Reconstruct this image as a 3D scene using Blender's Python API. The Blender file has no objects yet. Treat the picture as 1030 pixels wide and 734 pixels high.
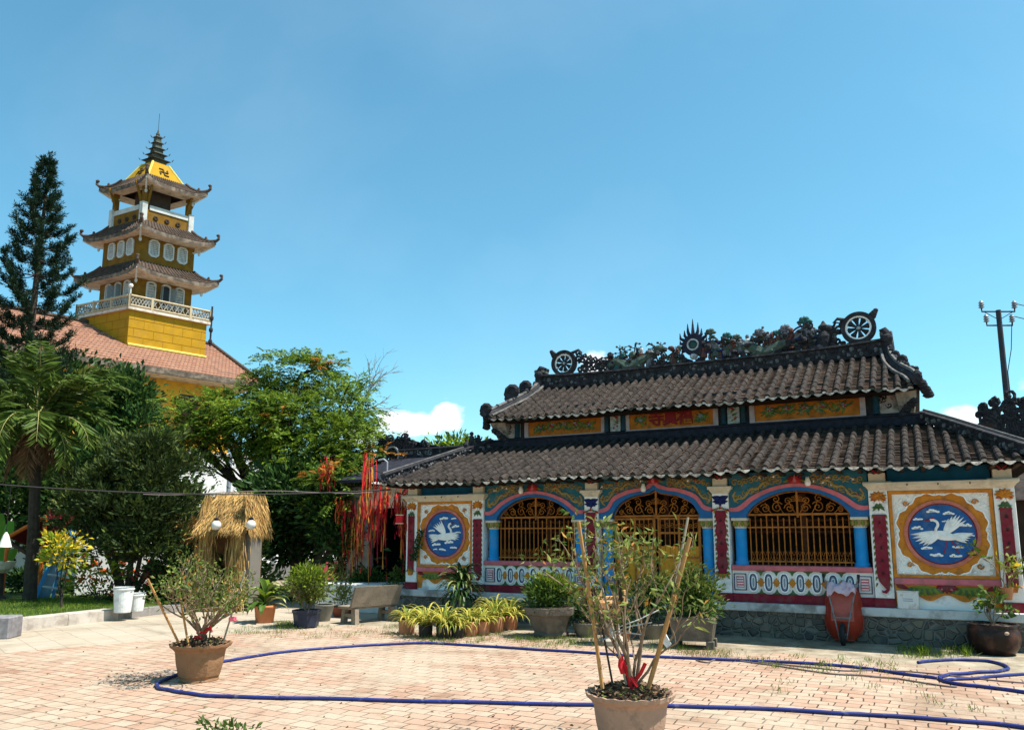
import bpy, math, random
import numpy as np
from mathutils import Vector, Matrix, noise

# ------------------------------------------------------------------ scene, camera, light
scene = bpy.context.scene
COL = scene.collection
EYE = 1.7
FPX, CXP, CYP = 770.0, 515.0, 420.0          # focal length and principal point in photograph pixels
PITCH = math.atan(118 / 770)

cam = bpy.data.cameras.new("camera")
cam.sensor_fit = 'HORIZONTAL'
cam.sensor_width = 36.0
cam.lens = FPX / 1030 * 36.0
cam.shift_y = (CYP - 367.0) / 1030
cam.clip_start = 0.05
cam.clip_end = 5000
cam_ob = bpy.data.objects.new("camera", cam)
COL.objects.link(cam_ob)
cam_ob.location = (0, 0, EYE)
cam_ob.rotation_euler = (math.pi / 2 + PITCH, 0, 0)
scene.camera = cam_ob

SUN_DIR = Vector((0.52, -0.135, 1.0)).normalized()      # towards the sun
SUN_ELEV = math.asin(SUN_DIR.z)
SUN_AZ = math.atan2(SUN_DIR.x, SUN_DIR.y)

world = bpy.data.worlds.new("World")
scene.world = world
world.use_nodes = True
wt = world.node_tree
wt.nodes.clear()


def N(tree, typ, **kw):
    n = tree.nodes.new(typ)
    for k, v in kw.items():
        if k.startswith('i_'):
            n.inputs[k[2:].replace('_', ' ')].default_value = v
        else:
            setattr(n, k, v)
    return n


def L(tree, a, b):
    tree.links.new(a, b)


def build_world():
    out = N(wt, 'ShaderNodeOutputWorld')
    bg = N(wt, 'ShaderNodeBackground')
    bg.inputs['Strength'].default_value = 0.078
    sky = N(wt, 'ShaderNodeTexSky', sky_type='NISHITA')
    sky.sun_disc = False
    sky.sun_elevation = SUN_ELEV
    sky.sun_rotation = SUN_AZ
    sky.altitude = 0
    sky.air_density = 1.0
    sky.dust_density = 0.6
    sky.ozone_density = 2.2
    hs = N(wt, 'ShaderNodeHueSaturation')
    hs.inputs['Hue'].default_value = 0.488
    hs.inputs['Saturation'].default_value = 1.0
    hs.inputs['Value'].default_value = 1.0
    tint = N(wt, 'ShaderNodeMix', data_type='RGBA', blend_type='MULTIPLY')
    tint.inputs[0].default_value = 1.0
    tint.inputs[7].default_value = (0.93, 1.46, 1.46, 1)
    L(wt, sky.outputs[0], tint.inputs[6])
    L(wt, tint.outputs[2], hs.inputs['Color'])
    # clouds: soft noise inside a few windows of direction
    tc = N(wt, 'ShaderNodeTexCoord')
    nz = N(wt, 'ShaderNodeTexNoise', noise_dimensions='3D')
    nz.inputs['Scale'].default_value = 26
    nz.inputs['Detail'].default_value = 8
    nz.inputs['Roughness'].default_value = 0.55
    mp = N(wt, 'ShaderNodeMapping')
    mp.inputs['Scale'].default_value = (1, 1, 1.6)
    L(wt, tc.outputs['Generated'], mp.inputs['Vector'])
    L(wt, mp.outputs[0], nz.inputs['Vector'])
    sep = N(wt, 'ShaderNodeSeparateXYZ')
    L(wt, tc.outputs['Generated'], sep.inputs[0])

    def M(op, a, b=None):
        m = N(wt, 'ShaderNodeMath', operation=op)
        for i, v in enumerate((a, b)):
            if v is None:
                continue
            if isinstance(v, (int, float)):
                m.inputs[i].default_value = v
            else:
                L(wt, v, m.inputs[i])
        return m.outputs[0]
    az = M('ARCTAN2', sep.outputs['X'], sep.outputs['Y'])
    el = M('ARCSINE', sep.outputs['Z'])
    mask = None
    #           azimuth,  elevation, half widths, weight   (radians)
    for (a0, e0, wa, we, k) in CLOUDS:
        da = M('DIVIDE', M('SUBTRACT', az, a0), wa)
        de = M('DIVIDE', M('SUBTRACT', el, e0), we)
        d = M('ADD', M('MULTIPLY', da, da), M('MULTIPLY', de, de))
        g = M('MULTIPLY', M('POWER', 2.718, M('MULTIPLY', d, -1.0)), k)
        mask = g if mask is None else M('MAXIMUM', mask, g)
    v = M('ADD', mask, M('MULTIPLY', M('SUBTRACT', nz.outputs['Fac'], 0.5), 1.5))
    mr = N(wt, 'ShaderNodeMapRange', interpolation_type='SMOOTHSTEP')
    mr.inputs['From Min'].default_value = 0.36
    mr.inputs['From Max'].default_value = 0.84
    L(wt, v, mr.inputs['Value'])
    cl = M('MULTIPLY', mr.outputs[0], M('MINIMUM', M('MULTIPLY', mask, 3.0), 1.0))
    # a very faint, large veil
    nz2 = N(wt, 'ShaderNodeTexNoise')
    nz2.inputs['Scale'].default_value = 2.2
    nz2.inputs['Detail'].default_value = 6
    mp2 = N(wt, 'ShaderNodeMapping')
    mp2.inputs['Scale'].default_value = (1.0, 2.2, 1.0)
    L(wt, tc.outputs['Generated'], mp2.inputs['Vector'])
    L(wt, mp2.outputs[0], nz2.inputs['Vector'])
    veil = N(wt, 'ShaderNodeMapRange')
    veil.inputs['From Min'].default_value = 0.5
    veil.inputs['From Max'].default_value = 0.8
    veil.inputs['To Max'].default_value = 0.08
    L(wt, nz2.outputs['Fac'], veil.inputs['Value'])
    tot = M('MAXIMUM', cl, veil.outputs[0])
    mix = N(wt, 'ShaderNodeMix', data_type='RGBA')
    L(wt, tot, mix.inputs[0])
    L(wt, hs.outputs[0], mix.inputs[6])
    mix.inputs[7].default_value = (9.6, 9.8, 10.2, 1)
    L(wt, mix.outputs[2], bg.inputs['Color'])
    L(wt, bg.outputs[0], out.inputs[0])


D2 = math.radians
CLOUDS = [(-0.128, 0.142, 0.060, 0.022, 1.0), (-0.088, 0.150, 0.028, 0.022, 1.0), (-0.19, 0.125, 0.05, 0.025, 0.8),
          (0.115, 0.222, 0.035, 0.018, 0.95), (0.55, 0.128, 0.06, 0.018, 0.8), (0.61, 0.16, 0.03, 0.012, 0.45),
          (0.70, 0.12, 0.12, 0.03, 0.7), (-0.75, 0.14, 0.2, 0.05, 0.7)]
build_world()

sun = bpy.data.lights.new("sun", 'SUN')
sun.energy = 5.0
sun.angle = math.radians(0.55)
sun.color = (1.0, 0.95, 0.87)
sun_ob = bpy.data.objects.new("sun", sun)
COL.objects.link(sun_ob)
sun_ob.rotation_euler = SUN_DIR.to_track_quat('Z', 'Y').to_euler()
sun_ob.location = (20, -5, 40)

scene.view_settings.view_transform = 'Standard'
scene.view_settings.look = 'None'
scene.view_settings.exposure = 0.88
scene.view_settings.gamma = 1.0
scene.view_settings.use_curve_mapping = False
scene.render.engine = 'CYCLES'
scene.cycles.max_bounces = 6
scene.cycles.transparent_max_bounces = 8

# ------------------------------------------------------------------ measuring helpers
_c, _s = math.cos(PITCH), math.sin(PITCH)


def ray(px, py):
    u = (px - CXP) / FPX
    v = (CYP - py) / FPX
    return Vector((u, _c - v * _s, _s + v * _c))


def gnd(px, py, z=0.0):
    d = ray(px, py)
    t = (z - EYE) / d.z
    return Vector((d.x * t, d.y * t, z))


def at(px, py, Y):
    d = ray(px, py)
    return Vector((d.x / d.y * Y, Y, EYE + d.z / d.y * Y))


HO = Vector((5.3015, 12.8101, 0))            # hall origin on the ground, facade plane
HU = Vector((0.88483, -0.46591, 0))          # along the facade, to the right
HN = Vector((0.46591, 0.88483, 0))           # into the hall
HROT = math.atan2(HU.y, HU.x)


def hl(px, py, b=0.0):
    """hall coordinates of a photograph point lying in the plane b"""
    d = ray(px, py)
    o = Vector((0, 0, EYE))
    t = (HO + HN * b - o).dot(HN) / d.dot(HN)
    q = o + d * t - HO
    return Vector((q.dot(HU), b, q.z))


def hw(a, b, z=0.0):
    return HO + HU * a + HN * b + Vector((0, 0, z))


# ------------------------------------------------------------------ materials
MATS = {}


def mat(name, col, rough=0.7, var=0.18, scale=6.0, bump=0.0, bscale=40.0, dirt=None, dirt_amt=0.0, dscale=3.0,
        spec=0.16, metal=0.0, island=0.0, translucent=0.0, dthr=0.5):
    """procedural surface: base colour with noise variation, optional stains of a second colour and a bump"""
    if name in MATS:
        return MATS[name]
    m = bpy.data.materials.new(name)
    m.use_nodes = True
    t = m.node_tree
    t.nodes.clear()
    out = N(t, 'ShaderNodeOutputMaterial')
    p = N(t, 'ShaderNodeBsdfPrincipled')
    p.inputs['Roughness'].default_value = rough
    p.inputs['Metallic'].default_value = metal
    p.inputs['Specular IOR Level'].default_value = spec
    tc = N(t, 'ShaderNodeTexCoord')
    nz = N(t, 'ShaderNodeTexNoise')
    nz.inputs['Scale'].default_value = scale
    nz.inputs['Detail'].default_value = 5
    L(t, tc.outputs['Object'], nz.inputs['Vector'])
    rgb = N(t, 'ShaderNodeMix', data_type='RGBA')
    rgb.inputs[6].default_value = (*[c * (1 - var) for c in col], 1)
    rgb.inputs[7].default_value = (*[min(1, c * (1 + var)) for c in col], 1)
    mr = N(t, 'ShaderNodeMapRange')
    mr.inputs['From Min'].default_value = 0.3
    mr.inputs['From Max'].default_value = 0.7
    L(t, nz.outputs['Fac'], mr.inputs['Value'])
    L(t, mr.outputs[0], rgb.inputs[0])
    c = rgb.outputs[2]
    if dirt is not None:
        n2 = N(t, 'ShaderNodeTexNoise')
        n2.inputs['Scale'].default_value = dscale
        n2.inputs['Detail'].default_value = 9
        n2.inputs['Roughness'].default_value = 0.65
        L(t, tc.outputs['Object'], n2.inputs['Vector'])
        m2 = N(t, 'ShaderNodeMapRange')
        m2.inputs['From Min'].default_value = dthr
        m2.inputs['From Max'].default_value = dthr + 0.14
        m2.inputs['To Max'].default_value = dirt_amt
        L(t, n2.outputs['Fac'], m2.inputs['Value'])
        mx = N(t, 'ShaderNodeMix', data_type='RGBA')
        L(t, m2.outputs[0], mx.inputs[0])
        L(t, c, mx.inputs[6])
        mx.inputs[7].default_value = (*dirt, 1)
        c = mx.outputs[2]
    if island > 0:
        g = N(t, 'ShaderNodeNewGeometry')
        hsv = N(t, 'ShaderNodeHueSaturation')
        ma = N(t, 'ShaderNodeMapRange')
        ma.inputs['To Min'].default_value = 1 - island
        ma.inputs['To Max'].default_value = 1 + island
        L(t, g.outputs['Random Per Island'], ma.inputs['Value'])
        L(t, ma.outputs[0], hsv.inputs['Value'])
        if translucent > 0:
            mb = N(t, 'ShaderNodeMapRange')
            mb.inputs['To Min'].default_value = 0.512
            mb.inputs['To Max'].default_value = 0.488
            mm = N(t, 'ShaderNodeMath', operation='FRACT')
            mk = N(t, 'ShaderNodeMath', operation='MULTIPLY')
            mk.inputs[1].default_value = 7.31
            L(t, g.outputs['Random Per Island'], mk.inputs[0])
            L(t, mk.outputs[0], mm.inputs[0])
            L(t, mm.outputs[0], mb.inputs['Value'])
            L(t, mb.outputs[0], hsv.inputs['Hue'])
        L(t, c, hsv.inputs['Color'])
        c = hsv.outputs[0]
    L(t, c, p.inputs['Base Color'])
    if bump > 0:
        nb = N(t, 'ShaderNodeTexNoise')
        nb.inputs['Scale'].default_value = bscale
        nb.inputs['Detail'].default_value = 6
        L(t, tc.outputs['Object'], nb.inputs['Vector'])
        bp = N(t, 'ShaderNodeBump')
        bp.inputs['Strength'].default_value = bump
        bp.inputs['Distance'].default_value = 0.02
        L(t, nb.outputs['Fac'], bp.inputs['Height'])
        L(t, bp.outputs[0], p.inputs['Normal'])
    if translucent > 0:
        tr = N(t, 'ShaderNodeBsdfTranslucent')
        L(t, c, tr.inputs['Color'])
        ms = N(t, 'ShaderNodeMixShader')
        ms.inputs[0].default_value = translucent
        L(t, p.outputs[0], ms.inputs[1])
        L(t, tr.outputs[0], ms.inputs[2])
        L(t, ms.outputs[0], out.inputs[0])
    else:
        L(t, p.outputs[0], out.inputs[0])
    MATS[name] = m
    return m


def leaf(name, col, island=0.45, tr=0.35, rough=0.5):
    return mat(name, col, rough=rough, var=0.3, scale=1.3, island=island, translucent=tr, spec=0.14)


# ------------------------------------------------------------------ mesh builder
class MB:
    def __init__(self):
        self.v, self.f, self.m, self.ms = [], [], [], []

    def mi(self, m):
        if m not in self.ms:
            self.ms.append(m)
        return self.ms.index(m)

    def add(self, vs, fs, m):
        o = len(self.v)
        self.v.extend([tuple(x) for x in vs])
        k = self.mi(m)
        for f in fs:
            self.f.append(tuple(o + i for i in f))
            self.m.append(k)

    def box(self, p0, p1, m):
        x0, y0, z0 = p0
        x1, y1, z1 = p1
        self.add([(x0, y0, z0), (x1, y0, z0), (x1, y1, z0), (x0, y1, z0), (x0, y0, z1), (x1, y0, z1), (x1, y1, z1), (x0, y1, z1)],
                 [(0, 3, 2, 1), (4, 5, 6, 7), (0, 1, 5, 4), (1, 2, 6, 5), (2, 3, 7, 6), (3, 0, 4, 7)], m)

    def bbox(self, p0, p1, m, c=0.01):
        """box with chamfered edges"""
        x0, y0, z0 = p0
        x1, y1, z1 = p1
        vs, idx = [], {}
        for i, x in enumerate((x0, x1)):
            for j, y in enumerate((y0, y1)):
                for k, z in enumerate((z0, z1)):
                    sx, sy, sz = (1, -1)[i] * c, (1, -1)[j] * c, (1, -1)[k] * c
                    idx[(i, j, k, 0)] = len(vs); vs.append((x, y + sy, z + sz))
                    idx[(i, j, k, 1)] = len(vs); vs.append((x + sx, y, z + sz))
                    idx[(i, j, k, 2)] = len(vs); vs.append((x + sx, y + sy, z))
        fs = []
        for s in (0, 1):
            q = [(s, 0, 0), (s, 1, 0), (s, 1, 1), (s, 0, 1)]
            fs.append([idx[(*a, 0)] for a in q])
            q = [(0, s, 0), (1, s, 0), (1, s, 1), (0, s, 1)]
            fs.append([idx[(*a, 1)] for a in q])
            q = [(0, 0, s), (1, 0, s), (1, 1, s), (0, 1, s)]
            fs.append([idx[(*a, 2)] for a in q])
        for i in (0, 1):
            for j in (0, 1):
                fs.append([idx[(i, j, 0, 0)], idx[(i, j, 1, 0)], idx[(i, j, 1, 1)], idx[(i, j, 0, 1)]])
                fs.append([idx[(i, 0, j, 0)], idx[(i, 1, j, 0)], idx[(i, 1, j, 2)], idx[(i, 0, j, 2)]])
                fs.append([idx[(0, i, j, 1)], idx[(1, i, j, 1)], idx[(1, i, j, 2)], idx[(0, i, j, 2)]])
                for k in (0, 1):
                    fs.append([idx[(i, j, k, 0)], idx[(i, j, k, 1)], idx[(i, j, k, 2)]])
        self.add(vs, fs, m)

    def hexa(self, bot, top, m):
        n = len(bot)
        fs = [tuple(reversed(range(n))), tuple(range(n, 2 * n))]
        for i in range(n):
            j = (i + 1) % n
            fs.append((i, j, n + j, n + i))
        self.add(list(bot) + list(top), fs, m)

    def tube(self, pts, r, m, n=6, cap=True):
        pts = [Vector(p) for p in pts]
        if len(pts) < 2:
            return
        k = len(pts)
        rs = r if isinstance(r, (list, tuple)) else [r] * k
        up = None
        vs = []
        for i, p in enumerate(pts):
            t = (pts[min(i + 1, k - 1)] - pts[max(i - 1, 0)])
            if t.length < 1e-9:
                t = Vector((0, 0, 1))
            t.normalize()
            if up is None:
                ref = Vector((0, 0, 1)) if abs(t.z) < 0.9 else Vector((1, 0, 0))
                up = t.cross(ref).normalized()
            else:
                up = (up - t * up.dot(t))
                if up.length < 1e-6:
                    up = t.orthogonal()
                up.normalize()
            w = t.cross(up)
            for j in range(n):
                a = 2 * math.pi * j / n
                vs.append(p + (up * math.cos(a) + w * math.sin(a)) * rs[i])
        fs = []
        for i in range(k - 1):
            for j in range(n):
                j2 = (j + 1) % n
                fs.append((i * n + j, i * n + j2, (i + 1) * n + j2, (i + 1) * n + j))
        if cap:
            fs.append(tuple(reversed(range(n))))
            fs.append(tuple(range((k - 1) * n, k * n)))
        self.add(vs, fs, m)

    def lathe(self, prof, m, c=(0, 0, 0), n=24, rot=0.0, cap=True):
        vs, fs = [], []
        for (r, z) in prof:
            for j in range(n):
                a = 2 * math.pi * j / n + rot
                vs.append((c[0] + r * math.cos(a), c[1] + r * math.sin(a), c[2] + z))
        for i in range(len(prof) - 1):
            for j in range(n):
                j2 = (j + 1) % n
                fs.append((i * n + j, i * n + j2, (i + 1) * n + j2, (i + 1) * n + j))
        if cap:
            fs.append(tuple(reversed(range(n))))
            fs.append(tuple(range((len(prof) - 1) * n, len(prof) * n)))
        self.add(vs, fs, m)

    def ball(self, c, r, m, n=8, k=6, jit=0.0, rnd=random):
        rx, ry, rz = r if isinstance(r, (tuple, list)) else (r, r, r)
        vs = [(c[0], c[1], c[2] - rz)]
        for i in range(1, k):
            ph = math.pi * i / k - math.pi / 2
            for j in range(n):
                th = 2 * math.pi * j / n
                q = 1 + (rnd.random() - 0.5) * jit
                vs.append((c[0] + rx * q * math.cos(ph) * math.cos(th), c[1] + ry * q * math.cos(ph) * math.sin(th), c[2] + rz * q * math.sin(ph)))
        vs.append((c[0], c[1], c[2] + rz))
        fs = []
        for j in range(n):
            j2 = (j + 1) % n
            fs.append((0, 1 + j2, 1 + j))
            for i in range(k - 2):
                a, b = 1 + i * n, 1 + (i + 1) * n
                fs.append((a + j, a + j2, b + j2, b + j))
            a = 1 + (k - 2) * n
            fs.append((a + j, a + j2, len(vs) - 1))
        self.add(vs, fs, m)

    # --- reliefs in a vertical plane: x along, z up, front towards -y
    def prism(self, poly, y0, y1, m):
        n = len(poly)
        vs = [(x, y0, z) for x, z in poly] + [(x, y1, z) for x, z in poly]
        ar = sum(poly[i][0] * poly[(i + 1) % n][1] - poly[(i + 1) % n][0] * poly[i][1] for i in range(n))
        idx = list(range(n)) if ar > 0 else list(reversed(range(n)))
        fs = [tuple(idx), tuple(n + i for i in reversed(idx))]
        for q in range(n):
            i, j = idx[q], idx[(q + 1) % n]
            fs.append((i, n + i, n + j, j))
        self.add(vs, fs, m)

    def petal(self, p0, p1, w, y, h, m, bend=0.0, tip=0.25, n=7, fat=0.45):
        """raised lens from p0 to p1 lying on plane y, ridge h proud"""
        a, b = Vector(p0), Vector(p1)
        d = b - a
        nrm = Vector((-d.y, d.x))
        if nrm.length < 1e-9:
            return
        nrm.normalize()
        Lh, Rh, C = [], [], []
        for i in range(n + 1):
            s = i / n
            ww = w * (math.sin(math.pi * (s ** fat)) ** 0.8 if 0 < s < 1 else 0.02)
            c = a + d * s + nrm * (bend * d.length * math.sin(math.pi * s))
            Lh.append((c + nrm * ww)); Rh.append((c - nrm * ww)); C.append(c)
        vs = []
        for i in range(n + 1):
            hh = h * (0.35 + 0.65 * math.sin(math.pi * i / n))
            vs += [(Lh[i].x, y, Lh[i].y), (C[i].x, y - hh, C[i].y), (Rh[i].x, y, Rh[i].y)]
        fs = []
        for i in range(n):
            o = i * 3
            fs += [(o, o + 1, o + 4, o + 3), (o + 1, o + 2, o + 5, o + 4)]
        self.add(vs, fs, m)

    def flat_tube(self, pts, r, y, m, n=5):
        self.tube([(p[0], y, p[1]) for p in pts], r, m, n)

    def build(self, name, parent=None, smooth=False, loc=None, rotz=0.0):
        me = bpy.data.meshes.new(name)
        me.from_pydata(self.v, [], self.f)
        for m in self.ms:
            me.materials.append(m)
        me.polygons.foreach_set('material_index', self.m)
        if smooth:
            me.polygons.foreach_set('use_smooth', [True] * len(self.f))
        me.update()
        o = bpy.data.objects.new(name, me)
        COL.objects.link(o)
        if parent is not None:
            o.parent = parent
        if loc is not None:
            o.location = loc
        o.rotation_euler = (0, 0, rotz)
        return o


def spiral(cx, cz, r, turns, a0, sgn=1, n=14, r1=0.12):
    out = []
    for i in range(n + 1):
        s = i / n
        a = a0 + sgn * s * turns * 2 * math.pi
        rr = r * (1 - s * (1 - r1))
        out.append((cx + rr * math.cos(a), cz + rr * math.sin(a)))
    return out


def tag(o, label=None, cat=None, group=None, kind=None):
    if label:
        o['label'] = label
    if cat:
        o['category'] = cat
    if group:
        o['group'] = group
    if kind:
        o['kind'] = kind
    return o


def empty(name, loc=(0, 0, 0), rotz=0.0, label=None, cat=None, group=None):
    o = bpy.data.objects.new(name, None)
    COL.objects.link(o)
    o.location = loc
    o.rotation_euler = (0, 0, rotz)
    o.empty_display_size = 0.2
    return tag(o, label, cat, group)


def copy_tree(o, parent=None):
    c = o.copy()
    COL.objects.link(c)
    if parent is not None:
        c.parent = parent
    for ch in list(o.children):
        copy_tree(ch, c)
    return c


# leaves as numpy quads ------------------------------------------------------
def leaf_mesh(name, P, D, size, aspect, material, parent=None, rng=None, fold=0.25, flat=0.0, mats=None, pick=None):
    """one rhombic, slightly folded leaf (two triangles sharing the midrib) per row of P, pointing along D"""
    n = len(P)
    if n == 0:
        return None
    rng = rng or np.random.default_rng(1)
    D = D / (np.linalg.norm(D, axis=1, keepdims=True) + 1e-9)
    R = rng.normal(size=(n, 3))
    if flat > 0:
        R[:, 2] *= (1 - flat)
    S = np.cross(D, R if flat <= 0 else np.tile([0, 0, 1.0], (n, 1)) + R * (1 - flat))
    S /= (np.linalg.norm(S, axis=1, keepdims=True) + 1e-9)
    U = np.cross(S, D)
    sz = size * (0.65 + 0.7 * rng.random((n, 1))) if np.isscalar(size) else size.reshape(-1, 1)
    a = P
    tip = P + D * sz - U * sz * 0.08
    mid = P + D * sz * 0.5
    l_ = mid + S * sz * aspect * 0.5 + U * sz * fold * aspect
    r_ = mid - S * sz * aspect * 0.5 + U * sz * fold * aspect
    V = np.stack([a, l_, tip, r_], axis=1).reshape(-1, 3)
    me = bpy.data.meshes.new(name)
    me.vertices.add(4 * n)
    me.vertices.foreach_set('co', V.astype(np.float32).ravel())
    me.loops.add(6 * n)
    base = (np.arange(n) * 4).reshape(-1, 1)
    me.loops.foreach_set('vertex_index', (base + np.array([[0, 2, 1, 0, 3, 2]])).astype(np.int32).ravel())
    me.polygons.add(2 * n)
    me.polygons.foreach_set('loop_start', (np.arange(2 * n) * 3).astype(np.int32))
    me.polygons.foreach_set('loop_total', np.full(2 * n, 3, np.int32))
    for m in (mats or [material]):
        me.materials.append(m)
    if mats is not None and pick is not None:
        me.polygons.foreach_set('material_index', np.repeat(pick, 2).astype(np.int32))
    me.update(calc_edges=True)
    me.validate()
    o = bpy.data.objects.new(name, me)
    COL.objects.link(o)
    if parent is not None:
        o.parent = parent
    return o

# ------------------------------------------------------------------ colours
WHITE = mat("white_limewash", (0.80, 0.785, 0.75), 0.85, 0.05, 5, 0.15, 60, dirt=(0.30, 0.27, 0.23), dirt_amt=0.7, dscale=3.0, dthr=0.53)
WHITE2 = mat("white_relief_plaster", (0.86, 0.855, 0.83), 0.8, 0.05, 9, 0.2, 70, dirt=(0.45, 0.42, 0.38), dirt_amt=0.3, dscale=8)
CREAM = mat("cream_plaster", (0.62, 0.54, 0.42), 0.85, 0.1, 6, 0.15, 60, dirt=(0.3, 0.26, 0.2), dirt_amt=0.5, dscale=5)
TEAL = mat("teal_paint", (0.02, 0.125, 0.18), 0.7, 0.25, 8, 0.1, 50, dirt=(0.10, 0.15, 0.14), dirt_amt=0.4, dscale=7)
TEALD = mat("deep_teal_board", (0.008, 0.095, 0.18), 0.7, 0.2, 6, 0.1, 50)
PINK = mat("pink_paint", (0.55, 0.14, 0.165), 0.7, 0.15, 8, 0.1, 50, dirt=(0.27, 0.12, 0.12), dirt_amt=0.6, dscale=6)
BLUE = mat("blue_paint", (0.02, 0.115, 0.30), 0.65, 0.15, 8, 0.1, 50)
COLBLUE = mat("bright_blue_paint", (0.012, 0.25, 0.60), 0.5, 0.12, 5, 0.08, 50, dirt=(0.10, 0.2, 0.28), dirt_amt=0.35, dscale=5)
DISC = mat("medallion_blue", (0.02, 0.10, 0.29), 0.75, 0.3, 5, 0.15, 50, dirt=(0.09, 0.14, 0.22), dirt_amt=0.6, dscale=6)
MAROON = mat("maroon_paint", (0.20, 0.016, 0.03), 0.75, 0.2, 6, 0.15, 50, dirt=(0.13, 0.055, 0.05), dirt_amt=0.7, dscale=6)
OCHRE = mat("ochre_paint", (0.53, 0.195, 0.025), 0.75, 0.2, 6, 0.2, 60, dirt=(0.25, 0.105, 0.035), dirt_amt=0.7, dscale=7)
ORANGE = mat("orange_fascia_paint", (0.40, 0.125, 0.014), 0.8, 0.3, 4, 0.15, 50, dirt=(0.17, 0.065, 0.02), dirt_amt=0.75, dscale=5)
IRON = mat("orange_iron_paint", (0.37, 0.125, 0.02), 0.5, 0.2, 12, 0.1, 60, dirt=(0.14, 0.05, 0.015), dirt_amt=0.7, dscale=10)
GATEY = mat("yellow_gate_sheet", (0.62, 0.26, 0.02), 0.5, 0.15, 8, 0.1, 40, dirt=(0.3, 0.12, 0.02), dirt_amt=0.5, dscale=6)
GREEN = mat("dull_green_paint", (0.07, 0.13, 0.05), 0.7, 0.25, 10)
OLIVE = mat("olive_leaf_relief", (0.16, 0.19, 0.03), 0.7, 0.25, 10)
GOLD = mat("faded_gold_relief", (0.30, 0.21, 0.075), 0.65, 0.3, 14, 0.2, 60)
NAVY = mat("navy_relief", (0.012, 0.02, 0.10), 0.6, 0.2, 9)
RED = mat("red_relief_paint", (0.38, 0.03, 0.03), 0.65, 0.2, 9, dirt=(0.15, 0.03, 0.03), dirt_amt=0.5, dscale=8)
INK = mat("ink_black", (0.02, 0.018, 0.018), 0.6, 0.2, 9)
SOOT = mat("black_weathered_mortar", (0.030, 0.029, 0.033), 0.9, 0.4, 9, 0.4, 45, dirt=(0.12, 0.115, 0.11), dirt_amt=0.6, dscale=6, dthr=0.56)
SOOT_SHADE = mat("blackened_ridge_and_porch_shade", (0.018, 0.019, 0.028), 0.85, 0.4, 9, 0.4, 45, dirt=(0.06, 0.06, 0.065), dirt_amt=0.5, dscale=6, dthr=0.58)
TILE = mat("old_clay_roof_tile", (0.033, 0.026, 0.022), 0.9, 0.55, 7, 0.35, 60, dirt=(0.11, 0.088, 0.07), dirt_amt=0.5, dscale=5.0, island=0.13, dthr=0.57)
PAN = mat("clay_pan_tile", (0.088, 0.058, 0.042), 0.92, 0.35, 9, 0.35, 60, dirt=(0.05, 0.04, 0.036), dirt_amt=0.7, dscale=2.5, island=0.5)
TEND = mat("limed_tile_end", (0.68, 0.65, 0.6), 0.85, 0.2, 14, 0.2, 60, dirt=(0.11, 0.10, 0.09), dirt_amt=0.75, dscale=9, island=0.3, dthr=0.45)
TENDD = mat("dark_glazed_tile_end", (0.06, 0.075, 0.065), 0.6, 0.3, 14, 0.2, 60, island=0.3)
WOODD = mat("dark_rafter_wood", (0.045, 0.03, 0.022), 0.8, 0.3, 9)
WOODB = mat("brown_carved_screen", (0.085, 0.027, 0.011), 0.6, 0.3, 10, 0.2, 50)
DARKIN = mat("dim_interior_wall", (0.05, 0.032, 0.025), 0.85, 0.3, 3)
FLOORT = mat("terracotta_floor", (0.22, 0.09, 0.06), 0.6, 0.2, 5)
GREYP = mat("grey_blue_inset", (0.24, 0.28, 0.34), 0.75, 0.15, 12)


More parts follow.
